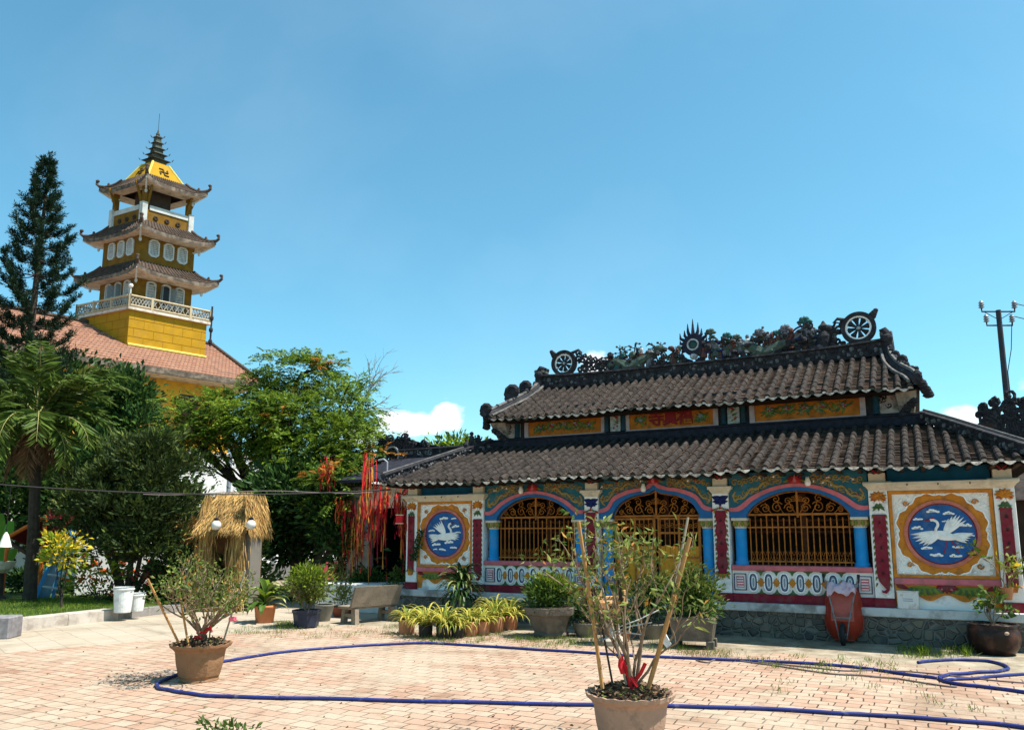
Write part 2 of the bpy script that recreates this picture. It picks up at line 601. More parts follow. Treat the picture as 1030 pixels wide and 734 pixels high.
def stone_wall():
    m = bpy.data.materials.new("rubble_stone_wall")
    m.use_nodes = True
    t = m.node_tree
    t.nodes.clear()
    out = N(t, 'ShaderNodeOutputMaterial')
    p = N(t, 'ShaderNodeBsdfPrincipled')
    p.inputs['Roughness'].default_value = 0.9
    tc = N(t, 'ShaderNodeTexCoord')
    mp = N(t, 'ShaderNodeMapping')
    mp.inputs['Scale'].default_value = (6.6, 2.0, 8.2)
    L(t, tc.outputs['Object'], mp.inputs['Vector'])
    vo = N(t, 'ShaderNodeTexVoronoi', feature='F1')
    ve = N(t, 'ShaderNodeTexVoronoi', feature='DISTANCE_TO_EDGE')
    for q in (vo, ve):
        q.inputs['Scale'].default_value = 1.0
        q.inputs['Randomness'].default_value = 0.85
        L(t, mp.outputs[0], q.inputs['Vector'])
    cr = N(t, 'ShaderNodeValToRGB')
    cr.color_ramp.elements[0].color = (0.055, 0.052, 0.050, 1)
    cr.color_ramp.elements[1].color = (0.20, 0.165, 0.115, 1)
    sp = N(t, 'ShaderNodeSeparateColor')
    L(t, vo.outputs['Color'], sp.inputs[0])
    L(t, sp.outputs[0], cr.inputs[0])
    ed = N(t, 'ShaderNodeMapRange')
    ed.inputs['From Min'].default_value = 0.03
    ed.inputs['From Max'].default_value = 0.14
    L(t, ve.outputs['Distance'], ed.inputs['Value'])
    mx = N(t, 'ShaderNodeMix', data_type='RGBA')
    mx.inputs[6].default_value = (0.17, 0.155, 0.135, 1)
    L(t, ed.outputs[0], mx.inputs[0])
    L(t, cr.outputs[0], mx.inputs[7])
    nz = N(t, 'ShaderNodeTexNoise')
    nz.inputs['Scale'].default_value = 3.0
    nz.inputs['Detail'].default_value = 8
    L(t, tc.outputs['Object'], nz.inputs['Vector'])
    nr = N(t, 'ShaderNodeMapRange')
    nr.inputs['From Min'].default_value = 0.46
    nr.inputs['From Max'].default_value = 0.62
    nr.inputs['To Max'].default_value = 0.8
    L(t, nz.outputs['Fac'], nr.inputs['Value'])
    m2 = N(t, 'ShaderNodeMix', data_type='RGBA')
    L(t, nr.outputs[0], m2.inputs[0])
    L(t, mx.outputs[2], m2.inputs[6])
    m2.inputs[7].default_value = (0.12, 0.105, 0.08, 1)
    L(t, m2.outputs[2], p.inputs['Base Color'])
    bp = N(t, 'ShaderNodeBump')
    bp.inputs['Strength'].default_value = 0.9
    bp.inputs['Distance'].default_value = 0.05
    L(t, ed.outputs[0], bp.inputs['Height'])
    L(t, bp.outputs[0], p.inputs['Normal'])
    L(t, p.outputs[0], out.inputs[0])
    return m


STONE = stone_wall()


def smooth2(pts, k=5):
    """Catmull-Rom through 2D points"""
    out = []
    n = len(pts)
    for i in range(n - 1):
        p0, p1, p2, p3 = pts[max(0, i - 1)], pts[i], pts[i + 1], pts[min(n - 1, i + 2)]
        for j in range(k):
            s = j / k
            out.append(tuple(0.5 * (2 * p1[d] + (p2[d] - p0[d]) * s + (2 * p0[d] - 5 * p1[d] + 4 * p2[d] - p3[d]) * s * s
                                    + (3 * p1[d] - p0[d] - 3 * p2[d] + p3[d]) * s ** 3) for d in range(len(p1))))
    out.append(tuple(pts[-1]))
    return out


def mirror(half):
    """half runs from the left spring to the apex at x = 0"""
    return half + [(-x, z) for x, z in reversed(half[:-1])]


# ------------------------------------------------------------------ roof tiles
def tile_slope(name, parent, b0, z0, b1, z1, aL0, aR0, aL1, aR1, sp=0.206, r=0.054, seed=1, sag=0.0, ends=True, pans=True):
    rnd = random.Random(seed)
    mb, me = MB(), MB()
    ln = math.hypot(b1 - b0, z1 - z0)
    sb, sz = (b1 - b0) / ln, (z1 - z0) / ln
    nb, nz_ = -sz, sb

    def pt(a, t, h, da=0.0):
        wob = 0.018 * math.sin(a * 1.7 + seed) + 0.012 * math.sin(a * 4.1 + t * 2.0)
        s_ = -sag * math.sin(math.pi * min(1, max(0, t / ln)))
        hh = h + wob + s_
        return (a + da, b0 + sb * t + nb * hh, z0 + sz * t + nz_ * hh)
    n = int((aR0 - aL0 - 0.1) / sp)
    off = ((aR0 - aL0) - n * sp) / 2
    rows = [aL0 + off + sp * i for i in range(n + 1)]

    def lim(a):
        tm = ln
        if a < aL1:
            tm = min(tm, ln * (a - aL0) / (aL1 - aL0))
        if a > aR1:
            tm = min(tm, ln * (aR0 - a) / (aR0 - aR1))
        return tm
    # under-sheet
    us = MB()
    us.add([pt(aL0, 0, -0.05), pt(aR0, 0, -0.05), pt(aR1, ln, -0.05), pt(aL1, ln, -0.05)], [(0, 1, 2, 3)], WOODD)
    K = 6
    for a in rows:
        tm = lim(a)
        if tm < 0.1:
            continue
        t = -0.02
        da = (rnd.random() - 0.5) * 0.012
        while t < tm:
            l_ = min(0.305, tm - t + 0.02)
            d1, d2 = da + (rnd.random() - 0.5) * 0.012, da + (rnd.random() - 0.5) * 0.012
            ra, rb = r * (1.0 + rnd.random() * 0.02), r * 0.99
            lift = rnd.random() * 0.003
            vs = []
            for (tt, rr, dd, hh) in ((t, ra, d1, 0.004 + lift), (t + l_, rb, d2, -0.004)):
                for k in range(K + 1):
                    an = math.pi * k / K
                    vs.append(pt(a, tt, math.sin(an) * rr * 1.45 + hh, -math.cos(an) * rr + dd))
            fs = [(k, k + 1, K + 2 + k, K + 1 + k) for k in range(K)]
            fs.append(tuple(reversed(range(K + 1))))
            mb.add(vs, fs, TILE)
            t += 0.29
        if ends:
            # limed plug in the tube's mouth
            rr = r * 1.0
            vs = [pt(a, -0.028, 0.0 + rr * 0.85 * math.sin(math.pi * k / 8) - 0.004, -rr * 0.9 * math.cos(math.pi * k / 8) + da) for k in range(9)]
            me.add(vs, [tuple(reversed(range(9)))], TEND if rnd.random() < 0.45 else TENDD)
    for i in range(len(rows) - 1):
        a = (rows[i] + rows[i + 1]) / 2
        tm = lim(a)
        if tm < 0.1:
            continue
        w = sp / 2 - r * 0.7
        if pans:
            t = -0.045
            while t < tm:
                l_ = 0.13
                j = (rnd.random() - 0.5) * 0.01
                h0 = 0.022 + rnd.random() * 0.008
                vs = []
                for (tt, hh) in ((t, h0), (t + l_, 0.0)):
                    for q in (-1, -0.45, 0.45, 1):
                        vs.append(pt(a, tt + j, hh - 0.028 + 0.022 * q * q, q * w * 1.15))
                for q in (-1, -0.45, 0.45, 1):
                    vs.append(pt(a, t + j, -0.03 + 0.022 * q * q, q * w * 1.15))
                fs = [(k, k + 1, 5 + k, 4 + k) for k in range(3)] + [(8 + k, 9 + k, 1 + k, k) for k in range(3)]
                mb.add(vs, fs, PAN)
                t += 0.098
        if ends:
            # drooping crescent under the pan
            w2 = sp / 2 - 0.028
            top = [pt(a, -0.05, 0.012, w2 * q) for q in (-1, -0.5, 0, 0.5, 1)]
            bot = [pt(a, -0.05, 0.012 - 0.055 * (1 - 0.8 * abs(q) ** 1.5) - 0.004, w2 * q) for q in (-1, -0.5, 0, 0.5, 1)]
            vs = top + bot
            me.add(vs, [(5 + k, 6 + k, 1 + k, k) for k in range(4)], TEND if rnd.random() < 0.86 else TENDD)
    o = mb.build(name, parent, smooth=False)
    us.build("roof_boarding", o)
    if ends:
        me.build("eave_tile_end", o)
    return o


# ------------------------------------------------------------------ the hall
hall = empty("temple_hall", HO, HROT,
             "low old temple hall with arched grilles, crane panels and a figured ridge", "temple")
AC = -3.03                                   # axis of the facade
rh = random.Random(5)

mb = MB(); mb.box((-8.72, -0.10, 0.0), (2.80, 5.6, 0.43), STONE); mb.build("plinth", hall)
mb = MB()
mb.bbox((-8.76, -0.14, 0.43), (2.84, 0.34, 0.565), mat("worn_white_coping", (0.56, 0.555, 0.545), 0.9, 0.08, 5, 0.3, 40, dirt=(0.16, 0.15, 0.135), dirt_amt=0.8, dscale=2.2, dthr=0.46), 0.012)
mb.build("plinth_coping", hall)
mb = MB(); mb.box((-8.6, 0.34, 0.43), (2.6, 5.6, 0.56), FLOORT); mb.build("floor", hall)
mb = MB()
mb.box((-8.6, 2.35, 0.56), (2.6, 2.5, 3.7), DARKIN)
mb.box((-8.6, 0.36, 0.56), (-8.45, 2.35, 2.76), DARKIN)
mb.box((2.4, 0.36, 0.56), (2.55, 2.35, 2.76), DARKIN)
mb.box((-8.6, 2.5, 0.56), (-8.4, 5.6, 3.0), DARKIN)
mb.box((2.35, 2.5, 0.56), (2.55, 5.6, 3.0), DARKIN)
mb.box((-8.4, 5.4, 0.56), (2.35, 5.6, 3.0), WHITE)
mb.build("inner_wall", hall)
# carved screen behind the grilles
mb = MB()
for a0, a1 in ((-6.6, -4.45), (-4.05, -2.0), (-1.62, 0.55)):
    for z0, z1 in ((1.74, 1.98), (1.16, 1.42)):
        mb.box((a0, 0.80, z0), (a1, 0.83, z0 + 0.035), WOODB)
        mb.box((a0, 0.80, z1 - 0.035), (a1, 0.83, z1), WOODB)
        x = a0 + 0.1
        while x < a1:
            zc = (z0 + z1) / 2
            mb.flat_tube(spiral(x, zc, 0.085, 1.3, rh.random() * 6, rh.choice((-1, 1)), 10), 0.014, 0.81, WOODB, 4)
            x += 0.15
    for x in (a0, (a0 + a1) / 2, a1):
        mb.box((x - 0.05, 0.78, 0.56), (x + 0.05, 0.86, 2.7), WOODB)
mb.build("carved_screen", hall)

# ---- pillars
BOARDS = []


def glyph(mb, x, z, s, y, m, rnd):
    """a small written sign of brush strokes"""
    for i in range(3):
        zz = z + s * (0.7 - 0.6 * i) * 0.6
        w = s * (0.35 + 0.2 * rnd.random())
        mb.box((x - w, y - 0.004, zz - s * 0.055), (x + w, y, zz + s * 0.055), m)
    xx = x + (rnd.random() - 0.5) * s * 0.3
    mb.box((xx - s * 0.06, y - 0.0065, z - s * 0.55), (xx + s * 0.06, y - 0.001, z + s * 0.6), m)
    mb.petal((x, z), (x - s * 0.5, z - s * 0.6), s * 0.07, y - 0.001, 0.005, m)
    mb.petal((x, z), (x + s * 0.5, z - s * 0.6), s * 0.07, y - 0.0015, 0.005, m)


def pillar(a0, a1, kind):
    w = a1 - a0
    c = (a0 + a1) / 2
    mb = MB()
    mb.bbox((a0, -0.035, 0.71), (a1, 0.30, 2.43), WHITE, 0.006)
    # stepped cap
    mb.hexa([(a0, -0.036, 2.43), (a1, -0.036, 2.43), (a1, 0.3, 2.43), (a0, 0.3, 2.43)],
            [(a0 - 0.05, -0.075, 2.50), (a1 + 0.05, -0.075, 2.50), (a1 + 0.05, 0.3, 2.50), (a0 - 0.05, 0.3, 2.50)], CREAM)
    mb.bbox((a0 - 0.07, -0.095, 2.50), (a1 + 0.07, 0.3, 2.555), CREAM, 0.006)
    mb.bbox((c - 0.125, -0.03, 2.555), (c + 0.125, 0.3, 2.70), CREAM, 0.006)
    p = mb.build("pillar", hall)
    b = MB(); b.box((a0 - 0.01, -0.05, 0.565), (a1 + 0.01, 0.3, 0.71), MAROON); b.build("base_band", p)
    # dark tuft above
    o = MB()
    for k in range(5):
        x = (k - 2) * 0.045
        o.petal((c, 2.69), (c + x * 2.0, 2.79 - abs(x) * 0.3), 0.028, -0.032 - 0.002 * k, 0.03, RED if k % 2 else SOOT)
    o.build("corbel_ornament", p)
    y = -0.037
    bd = MB()
    rnd = random.Random(int(a0 * 100))
    if kind == 'bat':
        zt, zb = 2.13, 1.00
        o = MB()
        for sg in (-1, 1):
            o.petal((c, 2.32), (c + sg * 0.15, 2.38), 0.06, y, 0.03, NAVY)
            o.petal((c, 2.30), (c + sg * 0.09, 2.24), 0.035, y - 0.002, 0.03, NAVY)
            o.petal((c, 2.28), (c + sg * 0.14, 2.29), 0.045, y - 0.001, 0.03, NAVY)
        o.petal((c, 2.36), (c, 2.19), 0.05, y - 0.003, 0.04, NAVY)
        o.build("bat_ornament", p)
        edge = []
        for i in range(13):
            z = zt - (zt - zb) * i / 12
            edge.append((c - 0.085 - 0.018 * math.sin(i * 2.1), z))
        poly = edge + [(2 * c - x, z) for x, z in reversed(edge)]
        bd.prism(poly, y - 0.022, y, MAROON)
        bo = bd.build("couplet_board", p)
        g = MB()
        for i in range(5):
            glyph(g, c, zt - 0.17 - i * 0.2, 0.055, y - 0.023, INK, rnd)
        g.build("painted_character", bo)
        g = MB()
        for i in range(15):
            z = zt - (zt - zb) * i / 14
            for sg in (-1, 1):
                g.petal((c + sg * 0.085, z), (c + sg * (0.11 + 0.02 * rnd.random()), z - 0.055), 0.02, y - 0.004, 0.022, OLIVE if rnd.random() < .6 else GOLD)
        for q in range(9):
            x = (q - 4) * 0.028
            g.petal((c + x, zt + 0.02), (c + x * 1.5, zt + 0.09 - abs(x)), 0.022, y - 0.026 - 0.001 * q, 0.02, OLIVE if q % 2 else RED)
            g.petal((c + x, zb + 0.04), (c + x * 1.3, zb - 0.07 + abs(x)), 0.022, y - 0.026 - 0.001 * q, 0.02, OCHRE if q % 2 else OLIVE)
        g.build("leaf_border", bo)
    else:
        # orange flower head, white petals, then the board
        o = MB()
        for k in range(11):
            an = 2 * math.pi * (k + 0.5) / 11
            o.petal((c, 2.31), (c + 0.135 * math.cos(an), 2.31 + 0.10 * math.sin(an)), 0.045, y - 0.002 * k, 0.03, OCHRE)
        for sg in (-1, 1):
            o.petal((c + sg * 0.02, 2.30), (c + sg * 0.115, 2.25), 0.03, y - 0.02, 0.02, RED)
            o.petal((c, 2.26), (c + sg * 0.07, 2.20), 0.028, y - 0.022, 0.02, WHITE2)
        o.petal((c, 2.27), (c, 2.19), 0.03, y - 0.023, 0.02, WHITE2)
        for sg in (-1, 0, 1):
            o.petal((c, 2.20), (c + sg * 0.09, 2.08), 0.03, y - 0.004 - 0.002 * sg, 0.02, GREEN)
        o.petal((c - 0.1, 2.14), (c + 0.1, 2.14), 0.02, y - 0.012, 0.02, GREEN)
        o.build("flower_cap", p)
        zt = 2.03 if kind == 'curl' else 2.11
        bw = 0.092 if kind == 'curl' else 0.078
        zb = 0.95
        if kind == 'curl':
            poly = [(c - bw, zt), (c - bw, zb + 0.15), (c - bw * 0.7, zb + 0.02), (c, zb - 0.06), (c + 0.03, zb - 0.1), (c - 0.01, zb - 0.13), (c - 0.035, zb - 0.11), (c - 0.03, zb - 0.15), (c + 0.03, zb - 0.165), (c + 0.075, zb - 0.11), (c + bw, zb), (c + bw, zt)]
        else:
            poly = [(c - bw, zt), (c - bw, zb), (c + bw, zb), (c + bw, zt)]
        bd.prism(poly, y - 0.022, y, MAROON)
        bo = bd.build("couplet_board", p)
        g = MB()
        for i in range(5):
            glyph(g, c, zt - 0.13 - i * 0.2, 0.05, y - 0.023, INK, rnd)
        g.build("painted_character", bo)
        g = MB()
        if kind == 'curl':
            for sg in (-1, 1):
                g = MB()
                for i in range(12):
                    z = zt - (zt - zb) * i / 11
                    g.petal((c + sg * bw, z), (c + sg * (bw + 0.022), z - 0.07), 0.014, y - 0.004, 0.02, OLIVE)
                if sg < 0:
                    g.build("leaf_border", bo)
        else:
            for q in range(7):
                x = (q - 3) * 0.03
                g.petal((c + x, zb - 0.01), (c + x * 1.4, zb + 0.08 - abs(x)), 0.02, y - 0.024 - 0.001 * q, 0.02, OLIVE if q % 2 else OCHRE)
            g.prism([(c - 0.07, zb - 0.01), (c - 0.05, zb - 0.09), (c + 0.05, zb - 0.09), (c + 0.07, zb - 0.01)], y - 0.03, y, OCHRE)
        g.build("leaf_border", bo)
    return p


PILL = [(-8.56, -8.29, 'plain'), (-6.91, -6.64, 'curl'), (-4.40, -4.12, 'bat'), (-1.95, -1.67, 'bat'), (0.58, 0.86, 'curl'), (2.31, 2.59, 'plain')]
for q in PILL:
    pillar(*q)

# ---- arched bays
SIDE_OUT = [(-1.125, 2.18), (-0.97, 2.195), (-0.73, 2.37), (-0.47, 2.49), (-0.21, 2.555), (0, 2.572)]
SIDE_MID = [(-1.125, 2.112), (-0.93, 2.122), (-0.69, 2.305), (-0.43, 2.435), (-0.18, 2.50), (0, 2.515)]
SIDE_IN = [(-0.83, 2.06), (-0.70, 2.21), (-0.46, 2.355), (-0.22, 2.432), (0, 2.455)]
MID_OUT = [(-1.085, 2.185), (-0.93, 2.235), (-0.79, 2.42), (-0.52, 2.53), (-0.27, 2.572), (-0.10, 2.63), (0, 2.70)]
MID_MID = [(-1.085, 2.115), (-0.90, 2.165), (-0.75, 2.355), (-0.48, 2.47), (-0.25, 2.512), (-0.08, 2.56), (0, 2.625)]
MID_IN = [(-0.83, 2.06), (-0.70, 2.27), (-0.46, 2.405), (-0.24, 2.45), (-0.08, 2.485), (0, 2.53)]


def arch_bay(ac, hwid, OUT, MID, IN, seed):
    o_, m_, i_ = [[(x + ac, z) for x, z in smooth2(mirror(q), 5)] for q in (OUT, MID, IN)]
    l, r = ac - hwid, ac + hwid
    o_[0] = (l, o_[0][1]); o_[-1] = (r, o_[-1][1]); m_[0] = (l, m_[0][1]); m_[-1] = (r, m_[-1][1])
    w = MB()
    w.prism(o_ + [(r, 2.80), (l, 2.80)], 0.035, 0.24, TEAL)
    w_o = w.build("arch_wall", hall)
    p = MB()
    p.prism(m_ + list(reversed(o_)), -0.005, 0.236, PINK)
    p.build("arch_moulding", w_o)
    p = MB()
    p.prism([(l, 2.0)] + [(i_[0][0], 2.0)] + i_ + [(i_[-1][0], 2.0), (r, 2.0)] + list(reversed(m_)), 0.012, 0.232, BLUE)
    p.build("arch_soffit_band", w_o)
    # gilt scrolls and dragons on the spandrels
    rnd = random.Random(seed)
    def top_of(x):
        best = 2.2
        for k in range(len(o_) - 1):
            if o_[k][0] <= x <= o_[k + 1][0]:
                s = (x - o_[k][0]) / max(1e-6, o_[k + 1][0] - o_[k][0])
                best = o_[k][1] * (1 - s) + o_[k + 1][1] * s
        return best
    for sg in (-1, 1):
        g = MB()
        for k in range(9):
            x = ac + sg * (0.28 + 0.092 * k)
            zb = top_of(x) + 0.02
            if zb > 2.70:
                continue
            for q in range(2):
                z = zb + (2.735 - zb) * (0.25 + 0.5 * q) + rnd.uniform(-0.02, 0.02)
                rr = min(0.06, (2.75 - zb) * 0.35)
                g.flat_tube(spiral(x, z, rr, 1.25, rnd.random() * 6, rnd.choice((-1, 1)), 11), 0.012, 0.03, GOLD, 4)
                if rnd.random() < 0.75:
                    an = rnd.random() * 6.28
                    g.petal((x, z), (x + 0.085 * math.cos(an), z + 0.05 * math.sin(an)), 0.02, 0.034, 0.016, rnd.choice((GOLD, GOLD, OLIVE, RED, WHITE2)))
        # dragon body
        pts = []
        for k in range(22):
            s = k / 21
            x = ac + sg * (1.03 - 0.62 * s)
            zb = top_of(x)
            pts.append((x, min(2.72, zb + 0.11 + 0.03 * math.sin(s * 17))))
        g.flat_tube(pts, 0.022, 0.026, GOLD, 5)
        xh, zh = ac + sg * 1.0, 2.36
        g.flat_tube([(xh, zh + 0.1), (xh + sg * 0.05, zh + 0.03), (xh + sg * 0.02, zh - 0.06), (xh - sg * 0.04, zh - 0.1)], [0.016, 0.02, 0.02, 0.012], 0.026, GOLD, 5)
        g.build("scroll_relief", w_o)
    # key flower
    k_ = MB()
    kz = 2.66 if IN is SIDE_IN else 2.735
    for j in range(9):
        an = math.pi * (j / 8.0) * 1.2 - 0.3
        k_.petal((ac, kz - 0.05), (ac + 0.14 * math.cos(an), kz - 0.03 + 0.10 * math.sin(an)), 0.035, -0.008 - 0.003 * (j % 2), 0.035, RED)
    k_.petal((ac, kz - 0.08), (ac, kz + 0.06), 0.035, -0.03, 0.02, PINK)
    for sg in (-1, 1):
        k_.petal((ac + sg * 0.06, kz - 0.03), (ac + sg * 0.2, kz - 0.06), 0.03, -0.006, 0.02, OLIVE)
    k_.build("keystone_ornament", w_o)
    return w_o


def grille_top(mb, ac, IN, y, rnd):
    """scrolls filling the arch head, between the top rail and the arch"""
    arch = smooth2(mirror(IN), 4)

    def zt(x):
        for k in range(len(arch) - 1):
            if arch[k][0] <= x <= arch[k + 1][0]:
                s = (x - arch[k][0]) / max(1e-6, arch[k + 1][0] - arch[k][0])
                return arch[k][1] * (1 - s) + arch[k + 1][1] * s
        return 2.06
    mb.flat_tube([(ac + x, z - 0.012) for x, z in arch], 0.012, y, IRON, 4)
    mb.box((ac - 0.83, y - 0.014, 2.035), (ac + 0.83, y + 0.014, 2.07), IRON)
    mb.box((ac - 0.016, y - 0.016, 2.0), (ac + 0.016, y + 0.016, arch[len(arch) // 2][1]), IRON)
    for sg in (-1, 1):
        for (x, r, a0, d) in ((0.13, 0.085, 0.0, 1), (0.33, 0.10, 2.6, -1), (0.53, 0.085, 0.4, 1), (0.68, 0.05, 2.6, -1)):
            h = zt(sg * x) - 2.07
            r = min(r, h * 0.42)
            zc = 2.075 + r
            mb.flat_tube(spiral(ac + sg * x, zc, r, 1.6, a0 if sg > 0 else math.pi - a0, d * sg, 18), 0.0085, y, IRON, 4)
            if h > 0.26:
                mb.flat_tube(spiral(ac + sg * (x + 0.02), 2.07 + 2.5 * r, r * 0.75, 1.4, (math.pi - a0) if sg > 0 else a0, -d * sg, 16), 0.008, y, IRON, 4)
            mb.flat_tube([(ac + sg * (x - 0.1), 2.07), (ac + sg * (x - 0.04), zc), (ac + sg * x, zc + r * 1.2)], 0.007, y, IRON, 4)
        for k in range(4):
            an = math.pi / 2 + sg * (0.35 + 0.4 * k)
            mb.flat_tube([(ac, 2.28), (ac + 0.07 * math.cos(an) * 1.2, 2.28 + 0.1 * math.sin(an)), (ac + 0.13 * math.cos(an), 2.28 + 0.12 * math.sin(an) - 0.02)], 0.007, y, IRON, 4)


def blue_column(a, z0, z1=1.82):
    c = MB()
    c.lathe([(0.118, z0), (0.118, z0 + 0.05), (0.098, z0 + 0.075), (0.097, z1)], COLBLUE, (a, 0.135, 0), 20, cap=False)
    o = c.build("column", hall, smooth=True)
    k = MB()
    k.lathe([(0.10, z1), (0.115, z1 + 0.02), (0.10, z1 + 0.035), (0.12, z1 + 0.12)], CREAM, (a, 0.135, 0), 16)
    for j in range(7):
        an = math.pi + math.pi * (j + 0.5) / 7
        x, y = a + 0.118 * math.cos(an), 0.135 + 0.118 * math.sin(an)
        k.ball((x, y, z1 + 0.085), (0.03, 0.02, 0.055), GOLD if j % 2 else OLIVE, 6, 5)
    k.bbox((a - 0.135, 0.0, z1 + 0.13), (a + 0.135, 0.24, z1 + 0.178), CREAM, 0.006)
    k.build("capital", o)
    return o


def oval(cx, cz, rx, rz, n=20, p=2.6):
    out = []
    for i in range(n):
        t = 2 * math.pi * i / n
        c, s = math.cos(t), math.sin(t)
        out.append((cx + rx * math.copysign(abs(c) ** (2 / p), c), cz + rz * math.copysign(abs(s) ** (2 / p), s)))
    return out


def ring_poly(mb, outer, inner, y0, y1, m):
    n = len(outer)
    vs = [(x, y0, z) for x, z in outer] + [(x, y0, z) for x, z in inner] + [(x, y1, z) for x, z in outer] + [(x, y1, z) for x, z in inner]
    fs = []
    for i in range(n):
        j = (i + 1) % n
        fs += [(i, j, n + j, n + i), (i, 2 * n + i, 2 * n + j, j), (n + i, n + j, 3 * n + j, 3 * n + i)]
    mb.add(vs, fs, m)


def window_bay(ac, seed):
    arch_bay(ac, 1.118, SIDE_OUT, SIDE_MID, SIDE_IN, seed)
    for sg in (-1, 1):
        blue_column(ac + sg * 0.96, 1.19)
    # grille
    g = MB()
    y = 0.14
    grille_top(g, ac, SIDE_IN, y, random.Random(seed))
    for z in (1.835, 1.255):
        g.box((ac - 0.84, y - 0.011, z - 0.012), (ac + 0.84, y + 0.011, z + 0.012), IRON)
    nb = 18
    for i in range(nb):
        x = ac - 0.80 + 1.6 * i / (nb - 1)
        g.tube([(x, y, 1.19), (x, y, 1.96 + 0.05 * (i % 2))], 0.0115, IRON, 5)
        g.tube([(x, y, 1.96 + 0.05 * (i % 2)), (x, y, 2.0 + 0.05 * (i % 2))], [0.022, 0.002], IRON, 5)
        if i < nb - 1:
            xm = x + 0.047
            g.flat_tube([(xm - 0.03, 1.26), (xm, 1.33), (xm + 0.03, 1.26)], 0.006, y, IRON, 4)
            g.flat_tube([(xm - 0.03, 1.42), (xm, 1.34), (xm + 0.03, 1.42)], 0.006, y, IRON, 4)
    g.build("window_grille", hall)
    # sill, balustrade
    s = MB()
    s.bbox((ac - 1.112, -0.03, 1.10), (ac + 1.112, 0.28, 1.19), PINK, 0.012)
    s.build("window_sill", hall)
    b = MB()
    b.box((ac - 1.115, 0.03, 0.71), (ac + 1.115, 0.22, 1.10), WHITE)
    bo = b.build("balustrade", hall)
    b = MB()
    b.box((ac - 1.118, -0.02, 0.565), (ac + 1.118, 0.25, 0.71), MAROON)
    b.build("base_band", bo)
    b = MB()
    for sg in (-1, 1):
        x = ac + sg * 0.985
        ring_poly(b, [(x - .105, .765), (x + .105, .765), (x + .105, 1.045), (x - .105, 1.045)], [(x - .094, .776), (x + .094, .776), (x + .094, 1.034), (x - .094, 1.034)], 0.008, 0.03, NAVY)
        b.box((x - 0.062, 0.016, 0.81), (x + 0.062, 0.03, 1.0), PINK)
        for k in range(4):
            b.box((x - 0.052, 0.0125, 0.825 + k * 0.045), (x + 0.052, 0.0165, 0.84 + k * 0.045), WHITE2)
    n = 7
    for i in range(n):
        x = ac - 0.765 + 0.255 * i
        ring_poly(b, oval(x, 0.905, 0.084, 0.165), oval(x, 0.905, 0.062, 0.142), 0.0, 0.03, WHITE2)
        ring_poly(b, oval(x, 0.905, 0.061, 0.141), oval(x, 0.905, 0.048, 0.126), 0.006, 0.03, NAVY)
        b.prism(oval(x, 0.905, 0.047, 0.125), 0.018, 0.03, GREYP)
        ring_poly(b, oval(x, 0.905, 0.03, 0.095), oval(x, 0.905, 0.018, 0.08), 0.012, 0.018, WHITE2)
        if i < n - 1:
            xm = x + 0.1275
            b.prism([(xm - .066, .905), (xm - .03, .87), (xm, .825), (xm + .03, .87), (xm + .066, .905), (xm + .03, .94), (xm, .985), (xm - .03, .94)], -0.006, 0.029, OCHRE)
            for z_, s_ in ((1.098, -1), (0.712, 1)):
                b.prism([(xm - .085, z_), (xm - .03, z_ + s_ * .03), (xm, z_ + s_ * .085), (xm + .03, z_ + s_ * .03), (xm + .085, z_)], 0.014, 0.0295, GREEN)
    b.build("oval_relief", bo)


window_bay(-5.52, 21)
window_bay(-0.545, 22)

# centre bay with the gate
arch_bay(AC, 1.082, MID_OUT, MID_MID, MID_IN, 23)
for sg in (-1, 1):
    blue_column(AC + sg * 0.95, 0.57)
g = MB(); grille_top(g, AC, MID_IN, 0.14, random.Random(3)); g.build("gate_fanlight", hall)
for sg in (-1, 1):
    gl = MB()
    x0, x1 = (AC + sg * 0.02, AC + sg * 0.82)
    lo, hi = min(x0, x1), max(x0, x1)
    for x in (lo + 0.02, hi - 0.02, (lo + hi) / 2):
        gl.box((x - 0.018, 0.12, 0.60), (x + 0.018, 0.16, 2.03), IRON)
    for z in (0.62, 1.30, 1.74, 2.0):
        gl.box((lo, 0.122, z - 0.018), (hi, 0.158, z + 0.018), IRON)
    for i in range(9):
        x = lo + 0.05 + (hi - lo - 0.1) * i / 8
        gl.tube([(x, 0.14, 1.30), (x, 0.14, 2.0)], 0.010, IRON, 5)
        if i < 8:
            gl.flat_tube(spiral(x + 0.045, 1.87, 0.05, 1.3, i, 1 if i % 2 else -1, 10), 0.007, 0.13, IRON, 4)
    o = gl.build("gate_leaf", hall)
    sh = MB(); sh.box((lo + 0.03, 0.132, 0.64), (hi - 0.03, 0.148, 1.50), GATEY)
    for k in range(5):
        x = lo + 0.1 + (hi - lo - 0.2) * k / 4
        sh.box((x - 0.012, 0.122, 0.66), (x + 0.012, 0.132, 1.48), GATEY)
    sh.build("gate_sheet", o)
mb = MB()
mb.bbox((AC - 1.1, -0.46, 0.0), (AC + 1.1, -0.145, 0.28), STONE, 0.02)
mb.bbox((AC - 0.83, -0.05, 0.565), (AC + 0.83, 0.3, 0.60), CREAM, 0.01)
mb.build("entrance_step", hall)


# ---- crane panels
def wing(mb, base, dirs, y, m, w=0.03):
    for i, (x, z) in enumerate(dirs):
        mb.petal((base[0], base[1]), (base[0] + x, base[1] + z), w, y - 0.0025 * i, 0.016, m, bend=0.06 if x < 0 else -0.06, fat=0.7)


